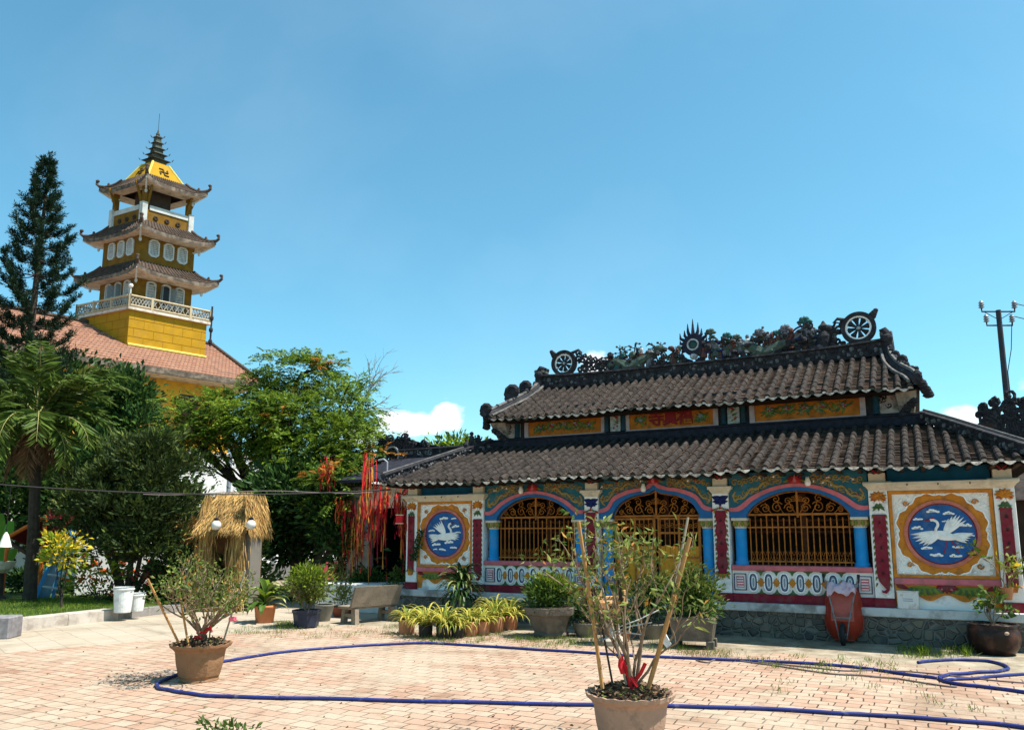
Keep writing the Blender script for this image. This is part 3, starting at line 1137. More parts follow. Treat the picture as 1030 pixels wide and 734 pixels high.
def cloud(mb, cx, cz, s, y, rnd):
    for k in range(5):
        dx = (k - 2) * 0.32 * s
        mb.ball((cx + dx, y, cz + s * 0.12 * rnd.uniform(-1, 1) + (0.12 * s if k in (1, 2, 3) else 0)), (0.26 * s, 0.010, 0.17 * s), WHITE2, 8, 5)
    mb.petal((cx - s * 0.5, cz - s * 0.12), (cx + s * 0.95, cz - s * 0.08), 0.05 * s, y, 0.012, WHITE2)


def crane_panel(a0, a1, flip, has_tin):
    c = (a0 + a1) / 2
    zc = 1.72
    rnd = random.Random(9 + flip)
    b = MB()
    b.box((a0, 0.02, 0.565), (a1, 0.28, 2.40), WHITE)
    p = b.build("crane_panel", hall)
    f = MB()
    w, h = (a1 - a0) / 2, 0.68
    O = [(c - w, 1.04), (c + w, 1.04), (c + w, 2.40), (c - w, 2.40)]
    I = [(c - w + .05, 1.09), (c + w - .05, 1.09), (c + w - .05, 2.35), (c - w + .05, 2.35)]
    ring_poly(f, O, I, -0.012, 0.02, OCHRE)
    lob, lob2 = [], []
    nn = 96
    for i in range(nn):
        t = 2 * math.pi * i / nn
        q = abs(math.cos(2 * t)) ** 0.7
        r = 0.66 - 0.015 * q - 0.028 * math.cos(8 * t) + 0.012 * math.cos(24 * t)
        rx = min(r, 0.655 / max(abs(math.cos(t)), abs(math.sin(t))))
        lob.append((c + rx * math.cos(t), zc + rx * math.sin(t)))
        lob2.append((c + (rx - 0.022) * math.cos(t), zc + (rx - 0.022) * math.sin(t)))
    f.prism(lob2, 0.004, 0.02, OCHRE)
    ring_poly(f, lob, lob2, -0.002, 0.02, WHITE2)
    # a fretted lower fringe, little scroll ends on the diagonals
    for sg in (-1, 1):
        for sz in (-1, 1):
            f.flat_tube(spiral(c + sg * 0.475, zc + sz * 0.485, 0.05, 1.2, 0, sg * sz, 10), 0.012, 0.0, OCHRE, 5)
    for sg in (-1, 1):
        f.flat_tube(spiral(c + sg * 0.055, zc + 0.62, 0.035, 1.2, 1.5, sg, 9), 0.009, -0.004, WHITE2, 4)
        f.flat_tube(spiral(c + sg * 0.055, zc - 0.62, 0.035, 1.2, 1.5, sg, 9), 0.009, -0.004, WHITE2, 4)
        f.flat_tube(spiral(c + sg * 0.62, zc + 0.05, 0.035, 1.2, 1.5, sg, 9), 0.009, -0.004, WHITE2, 4)
        f.flat_tube(spiral(c + sg * 0.62, zc - 0.05, 0.035, 1.2, 1.5, -sg, 9), 0.009, -0.004, WHITE2, 4)
    f.build("panel_frame", p)
    for sg in (-1, 1):
        for sz in (-1, 1):
            g = MB()                           # white relief leaves in the corner
            for k in range(30):
                x = c + sg * rnd.uniform(0.36, w - 0.07)
                z = zc + sz * rnd.uniform(0.36, 0.61)
                if math.hypot(x - c, z - zc) < 0.70:
                    continue
                an = rnd.random() * 6.28
                if k % 2:
                    g.petal((x, z), (x + 0.09 * math.cos(an), z + 0.06 * math.sin(an)), 0.02, 0.018, 0.016, WHITE2)
                else:
                    g.flat_tube(spiral(x, z, 0.035, 1.2, an, rnd.choice((-1, 1)), 9), 0.008, 0.016, WHITE2, 4)
            g.build("corner_relief", p)
    m = MB()
    circ = [(math.cos(2 * math.pi * i / 48), math.sin(2 * math.pi * i / 48)) for i in range(48)]
    C = lambda r: [(c + r * x, zc + r * y) for x, y in circ]
    ring_poly(m, C(0.525), C(0.475), -0.022, 0.02, mat('salmon_ring', (0.5, 0.16, 0.12), 0.7, 0.2, 9, 0.15, 50, dirt=(0.28, 0.12, 0.08), dirt_amt=0.6, dscale=7))
    ring_poly(m, C(0.474), C(0.458), -0.014, 0.02, MAROON)
    m.prism(C(0.457), -0.004, 0.02, DISC)
    mo = m.build("medallion", p)
    k = MB()
    s = -1 if flip else 1
    y = -0.005
    X = lambda u: c + s * u * 0.475
    Z = lambda v: zc + v * 0.475

    def pet(u0, v0, u1, v1, w_, m_=WHITE2, h_=0.016, bend=0.0, yy=0.0, fat=0.6):
        k.petal((X(u0), Z(v0)), (X(u1), Z(v1)), w_ * 0.45, y - yy, h_, m_, bend * s, fat=fat)
    if not flip:
        for i, (u, v) in enumerate([(-.93, -.02), (-.88, -.14), (-.80, -.25), (-.70, -.33), (-.58, -.38), (-.46, -.38), (-.36, -.34)]):
            pet(-0.05, 0.05, u, v, 0.075, yy=0.002 * i)
        for i, (u, v) in enumerate([(.22, .50), (.34, .58), (.46, .62), (.56, .60), (.66, .54), (.72, .44)]):
            pet(0.08, 0.0, u, v, 0.07, yy=0.002 * i)
        pet(-0.25, 0.0, 0.55, -0.16, 0.16, yy=0.012, h_=0.025)
        for i in range(5):
            pet(0.25, -0.06, 0.90 - 0.05 * i, 0.02 - 0.08 * i, 0.07, yy=0.008 + 0.001 * i)
        neck = [(-0.15, -0.02), (-0.17, 0.14), (-0.10, 0.28), (-0.13, 0.40), (-0.24, 0.46)]
        k.flat_tube([(X(u), Z(v)) for u, v in smooth2(neck, 4)], 0.022, y - 0.014, WHITE2, 6)
        k.ball((X(-.26), y - 0.016, Z(.46)), (0.034, 0.016, 0.026), WHITE2, 8, 6)
        pet(-0.28, 0.455, -0.52, 0.44, 0.022, m_=RED, yy=0.016)
        pet(-0.18, 0.52, -0.32, 0.50, 0.03, m_=RED, yy=0.026)
        for u0, u1 in ((0.1, 0.02), (0.25, 0.42)):
            k.flat_tube([(X(u0), Z(-.2)), (X((u0 + u1) / 2 + .02), Z(-.42)), (X(u1), Z(-.62))], 0.007, y - 0.006, RED, 4)
        cl = [(-.70, .50, .13), (-.74, .20, .15), (-.22, .78, .17), (.25, .70, .15), (.12, .42, .08), (.72, .28, .16), (-.5, -.50, .15), (.45, -.46, .15), (-.22, -.74, .17), (.36, -.76, .16), (.85, -.05, .1)]
    else:
        for i, (u, v) in enumerate([(.30, .55), (.42, .50), (.52, .44), (.60, .35), (.20, .62)]):
            pet(-0.05, 0.0, u, v, 0.075, yy=0.002 * i)
        for i, (u, v) in enumerate([(-.80, -.12), (-.78, -.02), (-.70, .08), (-.75, -.22), (-.62, -.26)]):
            pet(0.0, -0.05, u, v, 0.07, yy=0.002 * i)
        pet(-0.55, -0.1, 0.75, -0.14, 0.17, yy=0.012, h_=0.025)
        for i in range(5):
            pet(0.2, -0.1, 0.85 - 0.04 * i, -0.02 - 0.09 * i, 0.07, yy=0.008 + 0.001 * i)
        neck = [(-0.25, -0.05), (-0.36, 0.06), (-0.34, 0.2), (-0.24, 0.32), (-0.28, 0.44), (-0.36, 0.47)]
        k.flat_tube([(X(u), Z(v)) for u, v in smooth2(neck, 4)], 0.022, y - 0.014, WHITE2, 6)
        pet(-0.33, 0.47, -0.55, 0.50, 0.025, m_=RED, yy=0.016)
        cl = [(.05, .72, .2), (-.5, .72, .12), (-.6, .35, .17), (.72, .15, .15), (.72, -.1, .13), (-.25, -.38, .2), (.45, -.48, .2), (-.5, -.62, .16), (.1, -.72, .16), (.5, -.7, .1), (-.75, .08, .12)]
    k.build("crane_relief", mo)
    for (u, v, sc) in cl:
        if math.hypot(u, v) < 0.9:
            q = MB()
            cloud(q, X(u * .95), Z(v * .95), sc * 0.62, -0.006, rnd)
            q.build("cloud_relief", mo)
    e = MB()
    e.bbox((a0, -0.045, 0.935), (a1, 0.02, 1.035), PINK, 0.012)
    e.build("panel_sill", p)
    # painted valance below
    v = MB()
    bot = []
    for i in range(41):
        u = i / 40
        x = a0 + (a1 - a0) * u
        z = 0.735 + 0.05 * math.cos((u - 0.5) * 2 * math.pi * 3.0) * (1 if 0.15 < u < 0.85 else 0.4) + 0.03 * abs(u - 0.5)
        if u < 0.09 or u > 0.91:
            z = 0.60
        bot.append((x, z))
    v.prism(bot + [(a1, 0.935), (a0, 0.935)], 0.0, 0.02, OCHRE)
    for sg in (-1, 1):
        v.prism(oval(c + sg * 0.31, 0.848, 0.25, 0.075, 20, 2), -0.006, 0.0, OLIVE)
        for k_ in range(11):
            u = (k_ - 5) / 5
            v.petal((c + sg * 0.30 + 0.15 * u, 0.875), (c + sg * 0.30 + 0.26 * u, 0.765 + 0.05 * abs(u)), 0.04, -0.007 - 0.001 * k_, 0.015, OLIVE if k_ % 2 else GREEN)
    for k_ in range(7):
        u = (k_ - 3) / 3
        v.petal((c + 0.04 * u, 0.93), (c + 0.16 * u, 0.80 + 0.07 * abs(u)), 0.045, -0.012 - 0.001 * k_, 0.018, MAROON)
    for sg in (-1, 1):
        v.petal((c + sg * 0.05, 0.885), (c + sg * 0.09, 0.855), 0.018, -0.034, 0.01, PINK)
        v.petal((c + sg * (w - .02), 0.93), (c + sg * (w - .22), 0.86), 0.04, -0.004, 0.014, MAROON)
    v.build("painted_valance", p)
    # cornice
    q = MB()
    q.hexa([(a0 - 0.27, -0.03, 2.405), (a1 + 0.27, -0.03, 2.405), (a1 + 0.27, 0.28, 2.405), (a0 - 0.27, 0.28, 2.405)],
           [(a0 - 0.33, -0.105, 2.485), (a1 + 0.33, -0.105, 2.485), (a1 + 0.33, 0.28, 2.485), (a0 - 0.33, 0.28, 2.485)], CREAM)
    q.bbox((a0 - 0.35, -0.125, 2.485), (a1 + 0.35, 0.28, 2.54), CREAM, 0.008)
    qo = q.build("cornice", p)
    q = MB()
    for u in (0.2, 0.5, 0.8):
        x = a0 + (a1 - a0) * u
        q.tube([(x, -0.12, 2.50), (x, -0.15, 2.50), (x, -0.155, 2.475)], 0.009, INK, 5)
    q.build("hook", qo)
    q = MB(); q.box((a0 + 0.0, 0.12, 2.54), (a1, 0.2, 2.80), TEALD); q.build("frieze_board", p)
    return p


crane_panel(0.868, 2.302, 0, True)
crane_panel(-8.282, -6.918, 1, False)
# wall head between pillars under the rafters
mb = MB()
mb.box((-8.6, 0.0, 2.805), (2.62, 0.32, 2.92), WOODD)
for i in range(38):
    a = -8.6 + i * 0.303
    mb.box((a - 0.03, -0.68, 2.70), (a + 0.03, 0.4, 2.735), WOODD)
mb.build("eave_rafter", hall)
# bulbs hung on the arches
for a, z in ((-5.75, 2.60), (-3.2, 2.575), (-0.33, 2.60)):
    q = MB()
    q.lathe([(0.03, 0.07), (0.034, 0.03), (0.05, -0.01), (0.05, -0.05), (0.03, -0.085)], mat("opal_glass", (0.8, 0.78, 0.72), 0.25, 0.05), (a, -0.075, z), 12)
    q.tube([(a, 0.03, z + 0.06), (a, -0.075, z + 0.07)], 0.01, INK, 5)
    q.build("wall_lamp", hall, smooth=True)

# ---- lower roof
tile_slope("lower_roof", hall, -0.72, 2.755, 1.95, 3.72, -8.78, 2.86, -7.62, 1.52, seed=3)
# side and rear slopes
mb = MB()
mb.add([(-8.78, -0.72, 2.73), (-7.62, 1.95, 3.69), (-7.62, 5.0, 3.69), (-8.9, 6.2, 2.73)], [(3, 2, 1, 0)], TILE)
mb.add([(2.86, -0.72, 2.73), (1.52, 1.95, 3.69), (1.52, 5.0, 3.69), (2.95, 6.2, 2.73)], [(0, 1, 2, 3)], TILE)
mb.add([(-8.9, 6.2, 2.73), (-7.62, 5.0, 3.69), (1.52, 5.0, 3.69), (2.95, 6.2, 2.73)], [(3, 2, 1, 0)], TILE)
mb.build("side_roof", hall)


RELG = mat("grey_lichened_relief", (0.13, 0.125, 0.125), 0.9, 0.4, 12, 0.3, 45, dirt=(0.04, 0.04, 0.04), dirt_amt=0.7, dscale=8)


def ridge_band(name, pts, w, h, m, parent, capm=None, seed=1, bumps=True, lift=0.0):
    """mortar ridge along pts: a wall w wide, h high with a rounded cap and knobbly relief"""
    mb = MB()
    rnd = random.Random(seed)
    P = [Vector(p) for p in pts]
    n = len(P)
    rows = []
    for i, p in enumerate(P):
        t = (P[min(i + 1, n - 1)] - P[max(i - 1, 0)])
        t.z = 0
        t.normalize()
        s = Vector((-t.y, t.x, 0))
        q = w / 2
        rows.append([p + s * q, p + s * q + Vector((0, 0, h * .78)), p + s * q * 1.5 + Vector((0, 0, h * .8)), p + s * q * 1.4 + Vector((0, 0, h * .92)), p + Vector((0, 0, h)),
                     p - s * q * 1.4 + Vector((0, 0, h * .92)), p - s * q * 1.5 + Vector((0, 0, h * .8)), p - s * q + Vector((0, 0, h * .78)), p - s * q])
    vs = [v for r in rows for v in r]
    k = 9
    fs = []
    for i in range(n - 1):
        for j in range(k - 1):
            fs.append((i * k + j, (i + 1) * k + j, (i + 1) * k + j + 1, i * k + j + 1))
    fs.append(tuple(range(k)))
    fs.append(tuple(reversed(range((n - 1) * k, n * k))))
    mb.add(vs, fs, m)
    if bumps:
        for i in range(n - 1):
            d = P[i + 1] - P[i]
            t = Vector((d.x, d.y, 0)).normalized()
            s = Vector((-t.y, t.x, 0))
            c_ = max(1, int(d.length / 0.045))
            for j in range(c_):
                b = P[i] + d * ((j + rnd.random()) / c_)
                for sg in (-1, 1):
                    mb.ball(tuple(b + s * sg * w * 0.5 + Vector((0, 0, h * rnd.uniform(0.12, 0.7)))), (rnd.uniform(.02, .06), 0.035, rnd.uniform(.02, .06)), m if rnd.random() < .6 else RELG, 5, 4)
    return mb.build(name, parent)


def curl(mb, p, d, s, m, y_th=0.05, rnd=random):
    """an upright volute on a ridge, in the vertical plane through direction d"""
    d = Vector(d).normalized()
    pts = []
    for u, v in spiral(0, 0.0, s * 0.5, 1.3, -1.57, 1, 12, 0.15):
        pts.append(Vector(p) + d * u + Vector((0, 0, v + s * 0.5)))
    mb.tube(pts, [s * 0.25 * (1 - 0.6 * i / len(pts)) for i in range(len(pts))], m, 6)
    mb.ball(Vector(p) + Vector((0, 0, s * .48)), (s * .34, s * .2, s * .34), m, 8, 6, .3, rnd)
    mb.ball(Vector(p) + d * s * .25 + Vector((0, 0, s * .15)), (s * .4, s * .2, s * .25), m, 8, 6, .3, rnd)


hipL = [(-8.74, -0.68, 2.78), (-8.35, 0.25, 3.12), (-7.95, 1.18, 3.46), (-7.60, 1.98, 3.75)]
hipR = [(2.83, -0.68, 2.78), (2.37, 0.25, 3.12), (1.92, 1.18, 3.46), (1.50, 1.98, 3.75)]
for pts, sd in ((hipL, 4), (hipR, 5)):
    o = ridge_band("hip_ridge", pts, 0.14, 0.21, SOOT, hall, seed=sd)
    c2 = MB()
    c2.tube([Vector(p) + Vector((0, 0, 0.22)) for p in pts], 0.022, mat("greyed_ridge_capping", (0.13, 0.12, 0.112), 0.9, 0.4, 8, 0.3, 40, dirt=(0.05, 0.05, 0.05), dirt_amt=0.8, dscale=5), 6)
    c2.build("ridge_capping", o)
# figures on the left hip
fg = MB()
for (t, h) in ((0.70, 0.34), (0.80, 0.22), (0.62, 0.2)):
    p = Vector(hipL[1]) * (1 - t) + Vector(hipL[3]) * t + Vector((0, 0, 0.2))
    fg.lathe([(0.07, 0), (0.08, h * .3), (0.05, h * .62), (0.03, h * .7)], SOOT, p, 8)
    fg.ball(p + Vector((0, 0, h * .82)), h * .15, SOOT, 7, 6)
    fg.tube([p + Vector((0, 0, h * .55)), p + Vector((0.09, 0, h * .45)), p + Vector((.1, 0, h * .7))], 0.018, SOOT, 5)
fg.build("ridge_figure", hall)

# ---- clerestory
mb = MB()
mb.box((-7.35, 2.02, 3.5), (1.28, 2.2, 4.62), SOOT)
mb.box((-7.35, 2.2, 3.5), (-7.2, 5.1, 4.62), WHITE)
mb.box((1.13, 2.2, 3.5), (1.28, 5.1, 4.62), WHITE)
mb.box((-7.2, 4.95, 3.5), (1.13, 5.1, 4.62), WHITE)
cw = mb.build("clerestory_wall", hall)
ridge_band("roof_flashing", [(-7.6 + i * 0.38, 1.95, 3.70) for i in range(25)], 0.12, 0.23, SOOT_SHADE, cw, bumps=False)
FR = mat("faded_pinkish_frame", (0.40, 0.31, 0.30), 0.8, 0.15, 9, dirt=(0.2, 0.16, 0.16), dirt_amt=0.5, dscale=6)


def fascia(a0, a1, seed, text=None):
    z0, z1 = 3.955, 4.40
    m = MB()
    m.box((a0, 1.985, z0), (a1, 2.02, z1), ORANGE)
    o = m.build("fascia_board", cw)
    f = MB()
    f.box((a0 - 0.10, 1.965, z0 - 0.03), (a0, 2.02, z1 + 0.02), FR)
    f.box((a1, 1.965, z0 - 0.03), (a1 + 0.10, 2.02, z1 + 0.02), FR)
    f.box((a0, 1.967, z0 - 0.05), (a1, 2.02, z0), FR)
    f.build("board_frame", o)
    rnd = random.Random(seed)
    spots = [a0 + (a1 - a0) * u for u in ((0.14, 0.86) if text else (0.15, 0.32, 0.5, 0.66, 0.84))]
    for x in spots:
        g = MB()
        big = rnd.uniform(0.7, 1.1)
        zc = z0 + 0.19 + rnd.uniform(-0.02, 0.02)
        g.flat_tube([(x - 0.18 * big, zc - 0.09), (x - 0.06, zc - 0.02), (x + 0.08, zc + 0.01), (x + 0.2 * big, zc + 0.09)], 0.012, 1.98, GREEN, 5)
        for k in range(14):
            an = rnd.random() * 6.28
            g.petal((x + rnd.uniform(-.13, .13), zc + rnd.uniform(-.06, .06)), (x + 0.22 * big * math.cos(an), zc + 0.14 * math.sin(an)), 0.026, 1.984 - .0008 * k, 0.02, rnd.choice((GREEN, GREEN, OLIVE, GOLD)))
        cx, cz = x + rnd.uniform(-.04, .04), zc + 0.03
        for k in range(8):
            an = k / 8 * 6.28
            g.petal((cx, cz), (cx + 0.085 * big * math.cos(an), cz + 0.065 * big * math.sin(an)), 0.026, 1.977 - .0008 * k, 0.02, GREYP if text or rnd.random() < .5 else RED)
        g.build("flower_relief", o)
    if text:
        cu = bpy.data.curves.new("board_text", 'FONT')
        for k, ch in enumerate(text):
            cu.body = ch
            cu.size = 0.34
            cu.extrude = 0.012
            cu.offset = 0.010
            to = bpy.data.objects.new("t", cu)
            COL.objects.link(to)
            dg = bpy.context.evaluated_depsgraph_get()
            dg.update()
            me = bpy.data.meshes.new_from_object(to.evaluated_get(dg))
            bpy.data.objects.remove(to)
            xs = [v.co.x for v in me.vertices]
            zs = [v.co.y for v in me.vertices]
            mx, mz = (min(xs) + max(xs)) / 2, (min(zs) + max(zs)) / 2
            cx = a0 + (a1 - a0) * (0.33 + 0.17 * k)
            for v in me.vertices:
                x, y2, z2 = v.co
                v.co = (cx + (x - mx), 1.975 - z2, 4.17 + (y2 - mz))
            me.materials.clear()
            me.materials.append(mat("red_lettering", (0.20, 0.010, 0.014), 0.6, 0.15))
            ob = bpy.data.objects.new("board_character", me)
            COL.objects.link(ob)
            ob.parent = o
    return o


fascia(-6.60, -4.80, 31)
fascia(-4.14, -2.33, 32, "寺真福")
fascia(-1.50, 0.44, 33)
TEALP = mat('sooty_teal_post', (0.012, 0.045, 0.06), 0.8, 0.3, 9, dirt=(.04, .04, .04), dirt_amt=.7, dscale=7)
PALE = mat("pale_mosaic_panel", (0.35, 0.36, 0.33), 0.7, 0.3, 16, 0.2, 60, dirt=(0.12, 0.13, 0.12), dirt_amt=0.7, dscale=9)
for x in (-4.47, -1.92):
    m = MB()
    m.box((x - 0.12, 1.98, 3.95), (x + 0.12, 2.02, 4.38), PALE)
    for k in range(9):
        m.petal((x + rh.uniform(-.08, .08), 4.0 + .04 * k), (x + rh.uniform(-.1, .1), 4.05 + .04 * k), 0.02, 1.978, 0.018, rh.choice((GREEN, RED, GOLD)))
    for sg in (-1, 1):
        m.lathe([(0.06, 3.94), (0.05, 4.0), (0.05, 4.34), (0.065, 4.4)], TEALP, (x + sg * 0.195, 1.96, 0), 10)
    m.build("relief_pier", cw)
for (x0, x1) in ((-7.33, -6.78), (0.62, 1.26)):
    m = MB()
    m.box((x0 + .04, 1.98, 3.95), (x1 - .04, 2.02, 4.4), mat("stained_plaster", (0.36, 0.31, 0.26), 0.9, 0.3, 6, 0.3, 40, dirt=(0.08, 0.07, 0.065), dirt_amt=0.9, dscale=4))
    xs = x0 + 0.1 if x0 > 0 else x1 - 0.1
    m.lathe([(0.07, 3.94), (0.06, 4.0), (0.06, 4.34), (0.075, 4.42)], TEALP, (xs, 1.95, 0), 10)
    for k in range(14):
        m.flat_tube(spiral(rh.uniform(x0 + .1, x1 - .1), rh.uniform(4.0, 4.35), 0.06, 1.2, rh.random() * 6, 1, 9), 0.015, 1.975, SOOT if k % 2 else FR, 4)
    m.build("relief_pier", cw)

# ---- upper roof
tile_slope("upper_roof", hall, 1.50, 4.335, 3.60, 5.38, -7.48, 1.46, -6.98, 0.92, seed=8)
mb = MB()
mb.add([(-6.98, 3.60, 5.33), (0.92, 3.60, 5.33), (1.46, 5.7, 4.29), (-7.48, 5.7, 4.29)], [(0, 1, 2, 3)], TILE)
mb.add([(-7.48, 1.5, 4.29), (-6.98, 3.6, 5.33), (-7.48, 5.7, 4.29)], [(2, 1, 0)], SOOT)
mb.add([(1.46, 1.5, 4.29), (0.92, 3.6, 5.33), (1.46, 5.7, 4.29)], [(0, 1, 2)], SOOT)
mb.add([(-7.48, 1.5, 4.285), (1.46, 1.5, 4.285), (1.46, 5.7, 4.285), (-7.48, 5.7, 4.285)], [(3, 2, 1, 0)], WOODD)
mb.build("rear_roof", hall)
RB = 3.60
rp = []
for i in range(23):
    s = i / 22
    a = -7.0 + 7.95 * s
    rp.append((a, RB, 5.33 + 0.08 * (2 * s - 1) ** 4))
main_ridge = ridge_band("main_ridge", rp, 0.24, 0.36, SOOT, hall, seed=12)
for i in range(38):
    sp_ = MB()
    a = -6.9 + 7.7 * i / 37
    sp_.tube([(a, RB - 0.15, 5.36), (a, RB - 0.16, 5.64)], 0.008, SOOT, 4)
    sp_.build("ridge_pin", main_ridge)

# ---- figured ridge: everything stands in the plane of the ridge
DGREEN = mat("weathered_green_glaze", (0.06, 0.088, 0.066), 0.55, 0.35, 12, 0.2, 60, dirt=(0.05, 0.055, 0.055), dirt_amt=0.7, dscale=8)
DRED = mat("weathered_red_glaze", (0.10, 0.038, 0.03), 0.6, 0.35, 12, 0.2, 60, dirt=(0.05, 0.045, 0.045), dirt_amt=0.7, dscale=8)
DTEAL = mat("weathered_teal_glaze", (0.02, 0.085, 0.08), 0.55, 0.3, 12, 0.2, 60, dirt=(0.04, 0.05, 0.05), dirt_amt=0.6, dscale=8)
DGREY = mat("weathered_grey_mosaic", (0.13, 0.13, 0.145), 0.7, 0.4, 14, 0.2, 60, dirt=(0.05, 0.05, 0.055), dirt_amt=0.7, dscale=8)
DPALE = mat("pale_crackle_mosaic", (0.42, 0.43, 0.43), 0.6, 0.3, 14, 0.2, 60, dirt=(0.1, 0.1, 0.1), dirt_amt=0.7, dscale=9)
RIDGEZ = 5.68
ro = random.Random(77)


def ctr(mb, pts, r, m, n=6):
    mb.tube([(p[0], RB, p[1]) for p in pts], r, m, n)


def fan(mb, x, z, r, n, m, spread=1.5, th=0.05, base=None):
    for k in range(n):
        an = math.pi / 2 + spread * (k / (n - 1) - 0.5) * 2
        d = (math.cos(an), math.sin(an))
        mb.ball((x + d[0] * r * 0.6, RB + 0.01 * ((k % 3) - 1), z + d[1] * r * 0.6), (r * (0.16 + 0.4 * abs(d[0])), th, r * (0.16 + 0.4 * abs(d[1]))), m, 7, 5)


def wheel(px, py, r, swirl):
    p = hl(px, py, RB)
    mb = MB()
    circ = [(math.cos(2 * math.pi * i / 40), math.sin(2 * math.pi * i / 40)) for i in range(40)]
    C = lambda q: [(p.x + q * r * x, p.z + q * r * z) for x, z in circ]
    ring_poly(mb, C(1.16), C(0.88), RB - 0.07, RB + 0.07, SOOT)
    ring_poly(mb, C(1.17), C(0.87), RB + 0.069, RB - 0.069, SOOT)
    if swirl:
        ctr(mb, [(p.x + r * 0.80 * math.cos(a / 10), p.z + r * 0.80 * math.sin(a / 10)) for a in range(-20, 38)], [0.045 * min(1, (k + 6) / 30) for k in range(58)], WHITE2, 6)
    else:
        ring_poly(mb, C(0.88), C(0.76), RB - 0.05, RB + 0.05, WHITE2)
        ring_poly(mb, C(0.88), C(0.76), RB + 0.049, RB - 0.049, WHITE2)
    mb.ball((p.x, RB, p.z), (r * 0.14, 0.06, r * 0.14), DPALE, 10, 6)
    for k in range(8):
        an = k / 8 * 2 * math.pi + 0.2
        d = (math.cos(an), math.sin(an))
        c = (p.x + d[0] * r * 0.47, p.z + d[1] * r * 0.47)
        ctr(mb, [(p.x + d[0] * r * 0.14, p.z + d[1] * r * 0.14), c, (p.x + d[0] * r * 0.66, p.z + d[1] * r * 0.66), (p.x + d[0] * r * 0.74, p.z + d[1] * r * 0.74)],
            [r * 0.07, r * 0.15, r * 0.235, r * 0.10], SOOT, 7)
    mb.box((p.x - r * .8, RB - .06, RIDGEZ - .03), (p.x + r * .8, RB + .06, RIDGEZ + .06), SOOT)
    mb.build("ridge_wheel", main_ridge)
    return p


wl = wheel(567.5, 365.5, 0.285, True)
wr = wheel(863.5, 330.0, 0.295, False)
# leafy scrolls beside the wheels
for (w0, sg) in ((wl, 1), (wr, -1)):
    mb = MB()
    x = w0.x + sg * 0.38
    for i in range(8):
        h = 0.46 * (1 - i / 9.5) + 0.08
        r = 0.10 - 0.006 * i
        xx = x + sg * 0.135 * i
        ctr(mb, spiral(xx, RIDGEZ + h * 0.72, r, 1.35, ro.random() * 6, ro.choice((-1, 1)), 14), 0.030, SOOT, 6)
        ctr(mb, spiral(xx + sg * .05, RIDGEZ + h * 0.25, .085, 1.3, ro.random() * 6, ro.choice((-1, 1)), 12), 0.03, SOOT, 6)
        for _ in range(3):
            mb.ball((xx + ro.uniform(-.08, .08), RB, RIDGEZ + h * ro.random()), (ro.uniform(.03, .07), .05, ro.uniform(.03, .06)), SOOT, 6, 5, .4, ro)
        ctr(mb, [(xx, RIDGEZ + h * .8), (xx - sg * .07, RIDGEZ + h * 1.12), (xx - sg * .16, RIDGEZ + h * 1.05)], [0.03, 0.03, 0.012], SOOT, 6)
    ctr(mb, [(w0.x + sg * .2, RIDGEZ + .56), (w0.x + sg * .4, RIDGEZ + .62), (w0.x + sg * .5, RIDGEZ + .54)], [0.04, 0.035, 0.01], SOOT, 6)
    mb.build("ridge_scroll", main_ridge)
# corner flame at the outer top of each wheel
for (w0, sg) in ((wl, -1), (wr, 1)):
    mb = MB()
    for k in range(4):
        mb.ball((w0.x + sg * (0.26 + 0.03 * k), RB, w0.z + 0.22 + 0.04 * k), (0.10 - .015 * k, 0.05, 0.08 - .01 * k), SOOT, 7, 5)
    mb.build("ridge_flame", main_ridge)

NAVYB = mat("sooty_navy_glaze", (0.02, 0.021, 0.04), 0.7, 0.3, 9)
# flaming pearl
p = hl(697.5, 347, RB)
mb = MB()
circ = [(math.cos(2 * math.pi * i / 32), math.sin(2 * math.pi * i / 32)) for i in range(32)]
C = lambda q: [(p.x + q * x, p.z + q * z) for x, z in circ]
ring_poly(mb, C(0.14), C(0.105), RB - 0.07, RB + 0.07, DPALE)
mb.ball((p.x, RB, p.z), (0.108, 0.055, 0.108), DTEAL, 14, 10)
ring_poly(mb, C(0.25), C(0.139), RB - 0.05, RB + 0.05, NAVYB)
ring_poly(mb, C(0.25), C(0.139), RB + 0.049, RB - 0.049, NAVYB)
for k in range(13):
    an = math.pi * (k / 12) * 1.3 - 0.47
    ln = 0.10 + (0.22 if k == 6 else 0.09 * (k % 2) + 0.06)
    d = (math.cos(an), math.sin(an))
    up = 0.06
    ctr(mb, [(p.x + 0.20 * d[0], p.z + 0.20 * d[1]), (p.x + (0.25 + ln * .4) * d[0], p.z + (0.25 + ln * .4) * d[1]), (p.x + (0.24 + ln * .5) * d[0], p.z + (0.25 + ln) * d[1] + up)], [0.055, 0.035, 0.006], NAVYB, 6)
mb.ball((p.x, RB, p.z - 0.27), (0.10, 0.08, 0.08), DPALE, 9, 6)
for sg in (-1, 1):
    ctr(mb, [(p.x + sg * .05, RIDGEZ), (p.x + sg * .22, RIDGEZ + .08), (p.x + sg * .26, RIDGEZ + .2)], [0.06, 0.05, 0.03], NAVYB, 6)
mb.build("flaming_pearl", main_ridge)


def figurine(mb, px, py, h, m1, m2):
    q = hl(px, py, RB)
    x = q.x
    z = RIDGEZ - 0.02 + (.10 if px > 700 else 0)
    h *= 1.15
    mb.lathe([(0.08, 0), (0.085, h * .2), (0.06, h * .5), (0.075, h * .66), (0.03, h * .76)], m1, (x, RB, z), 9)
    mb.ball((x, RB, z + h * .86), (h * .10, h * .1, h * .13), m2, 8, 6)
    for sg in (-1, 1):
        mb.tube([(x + sg * .06, RB, z + h * .66), (x + sg * .12, RB - .03, z + h * .5), (x + sg * .06, RB - .09, z + h * .48)], 0.02, m1, 5)


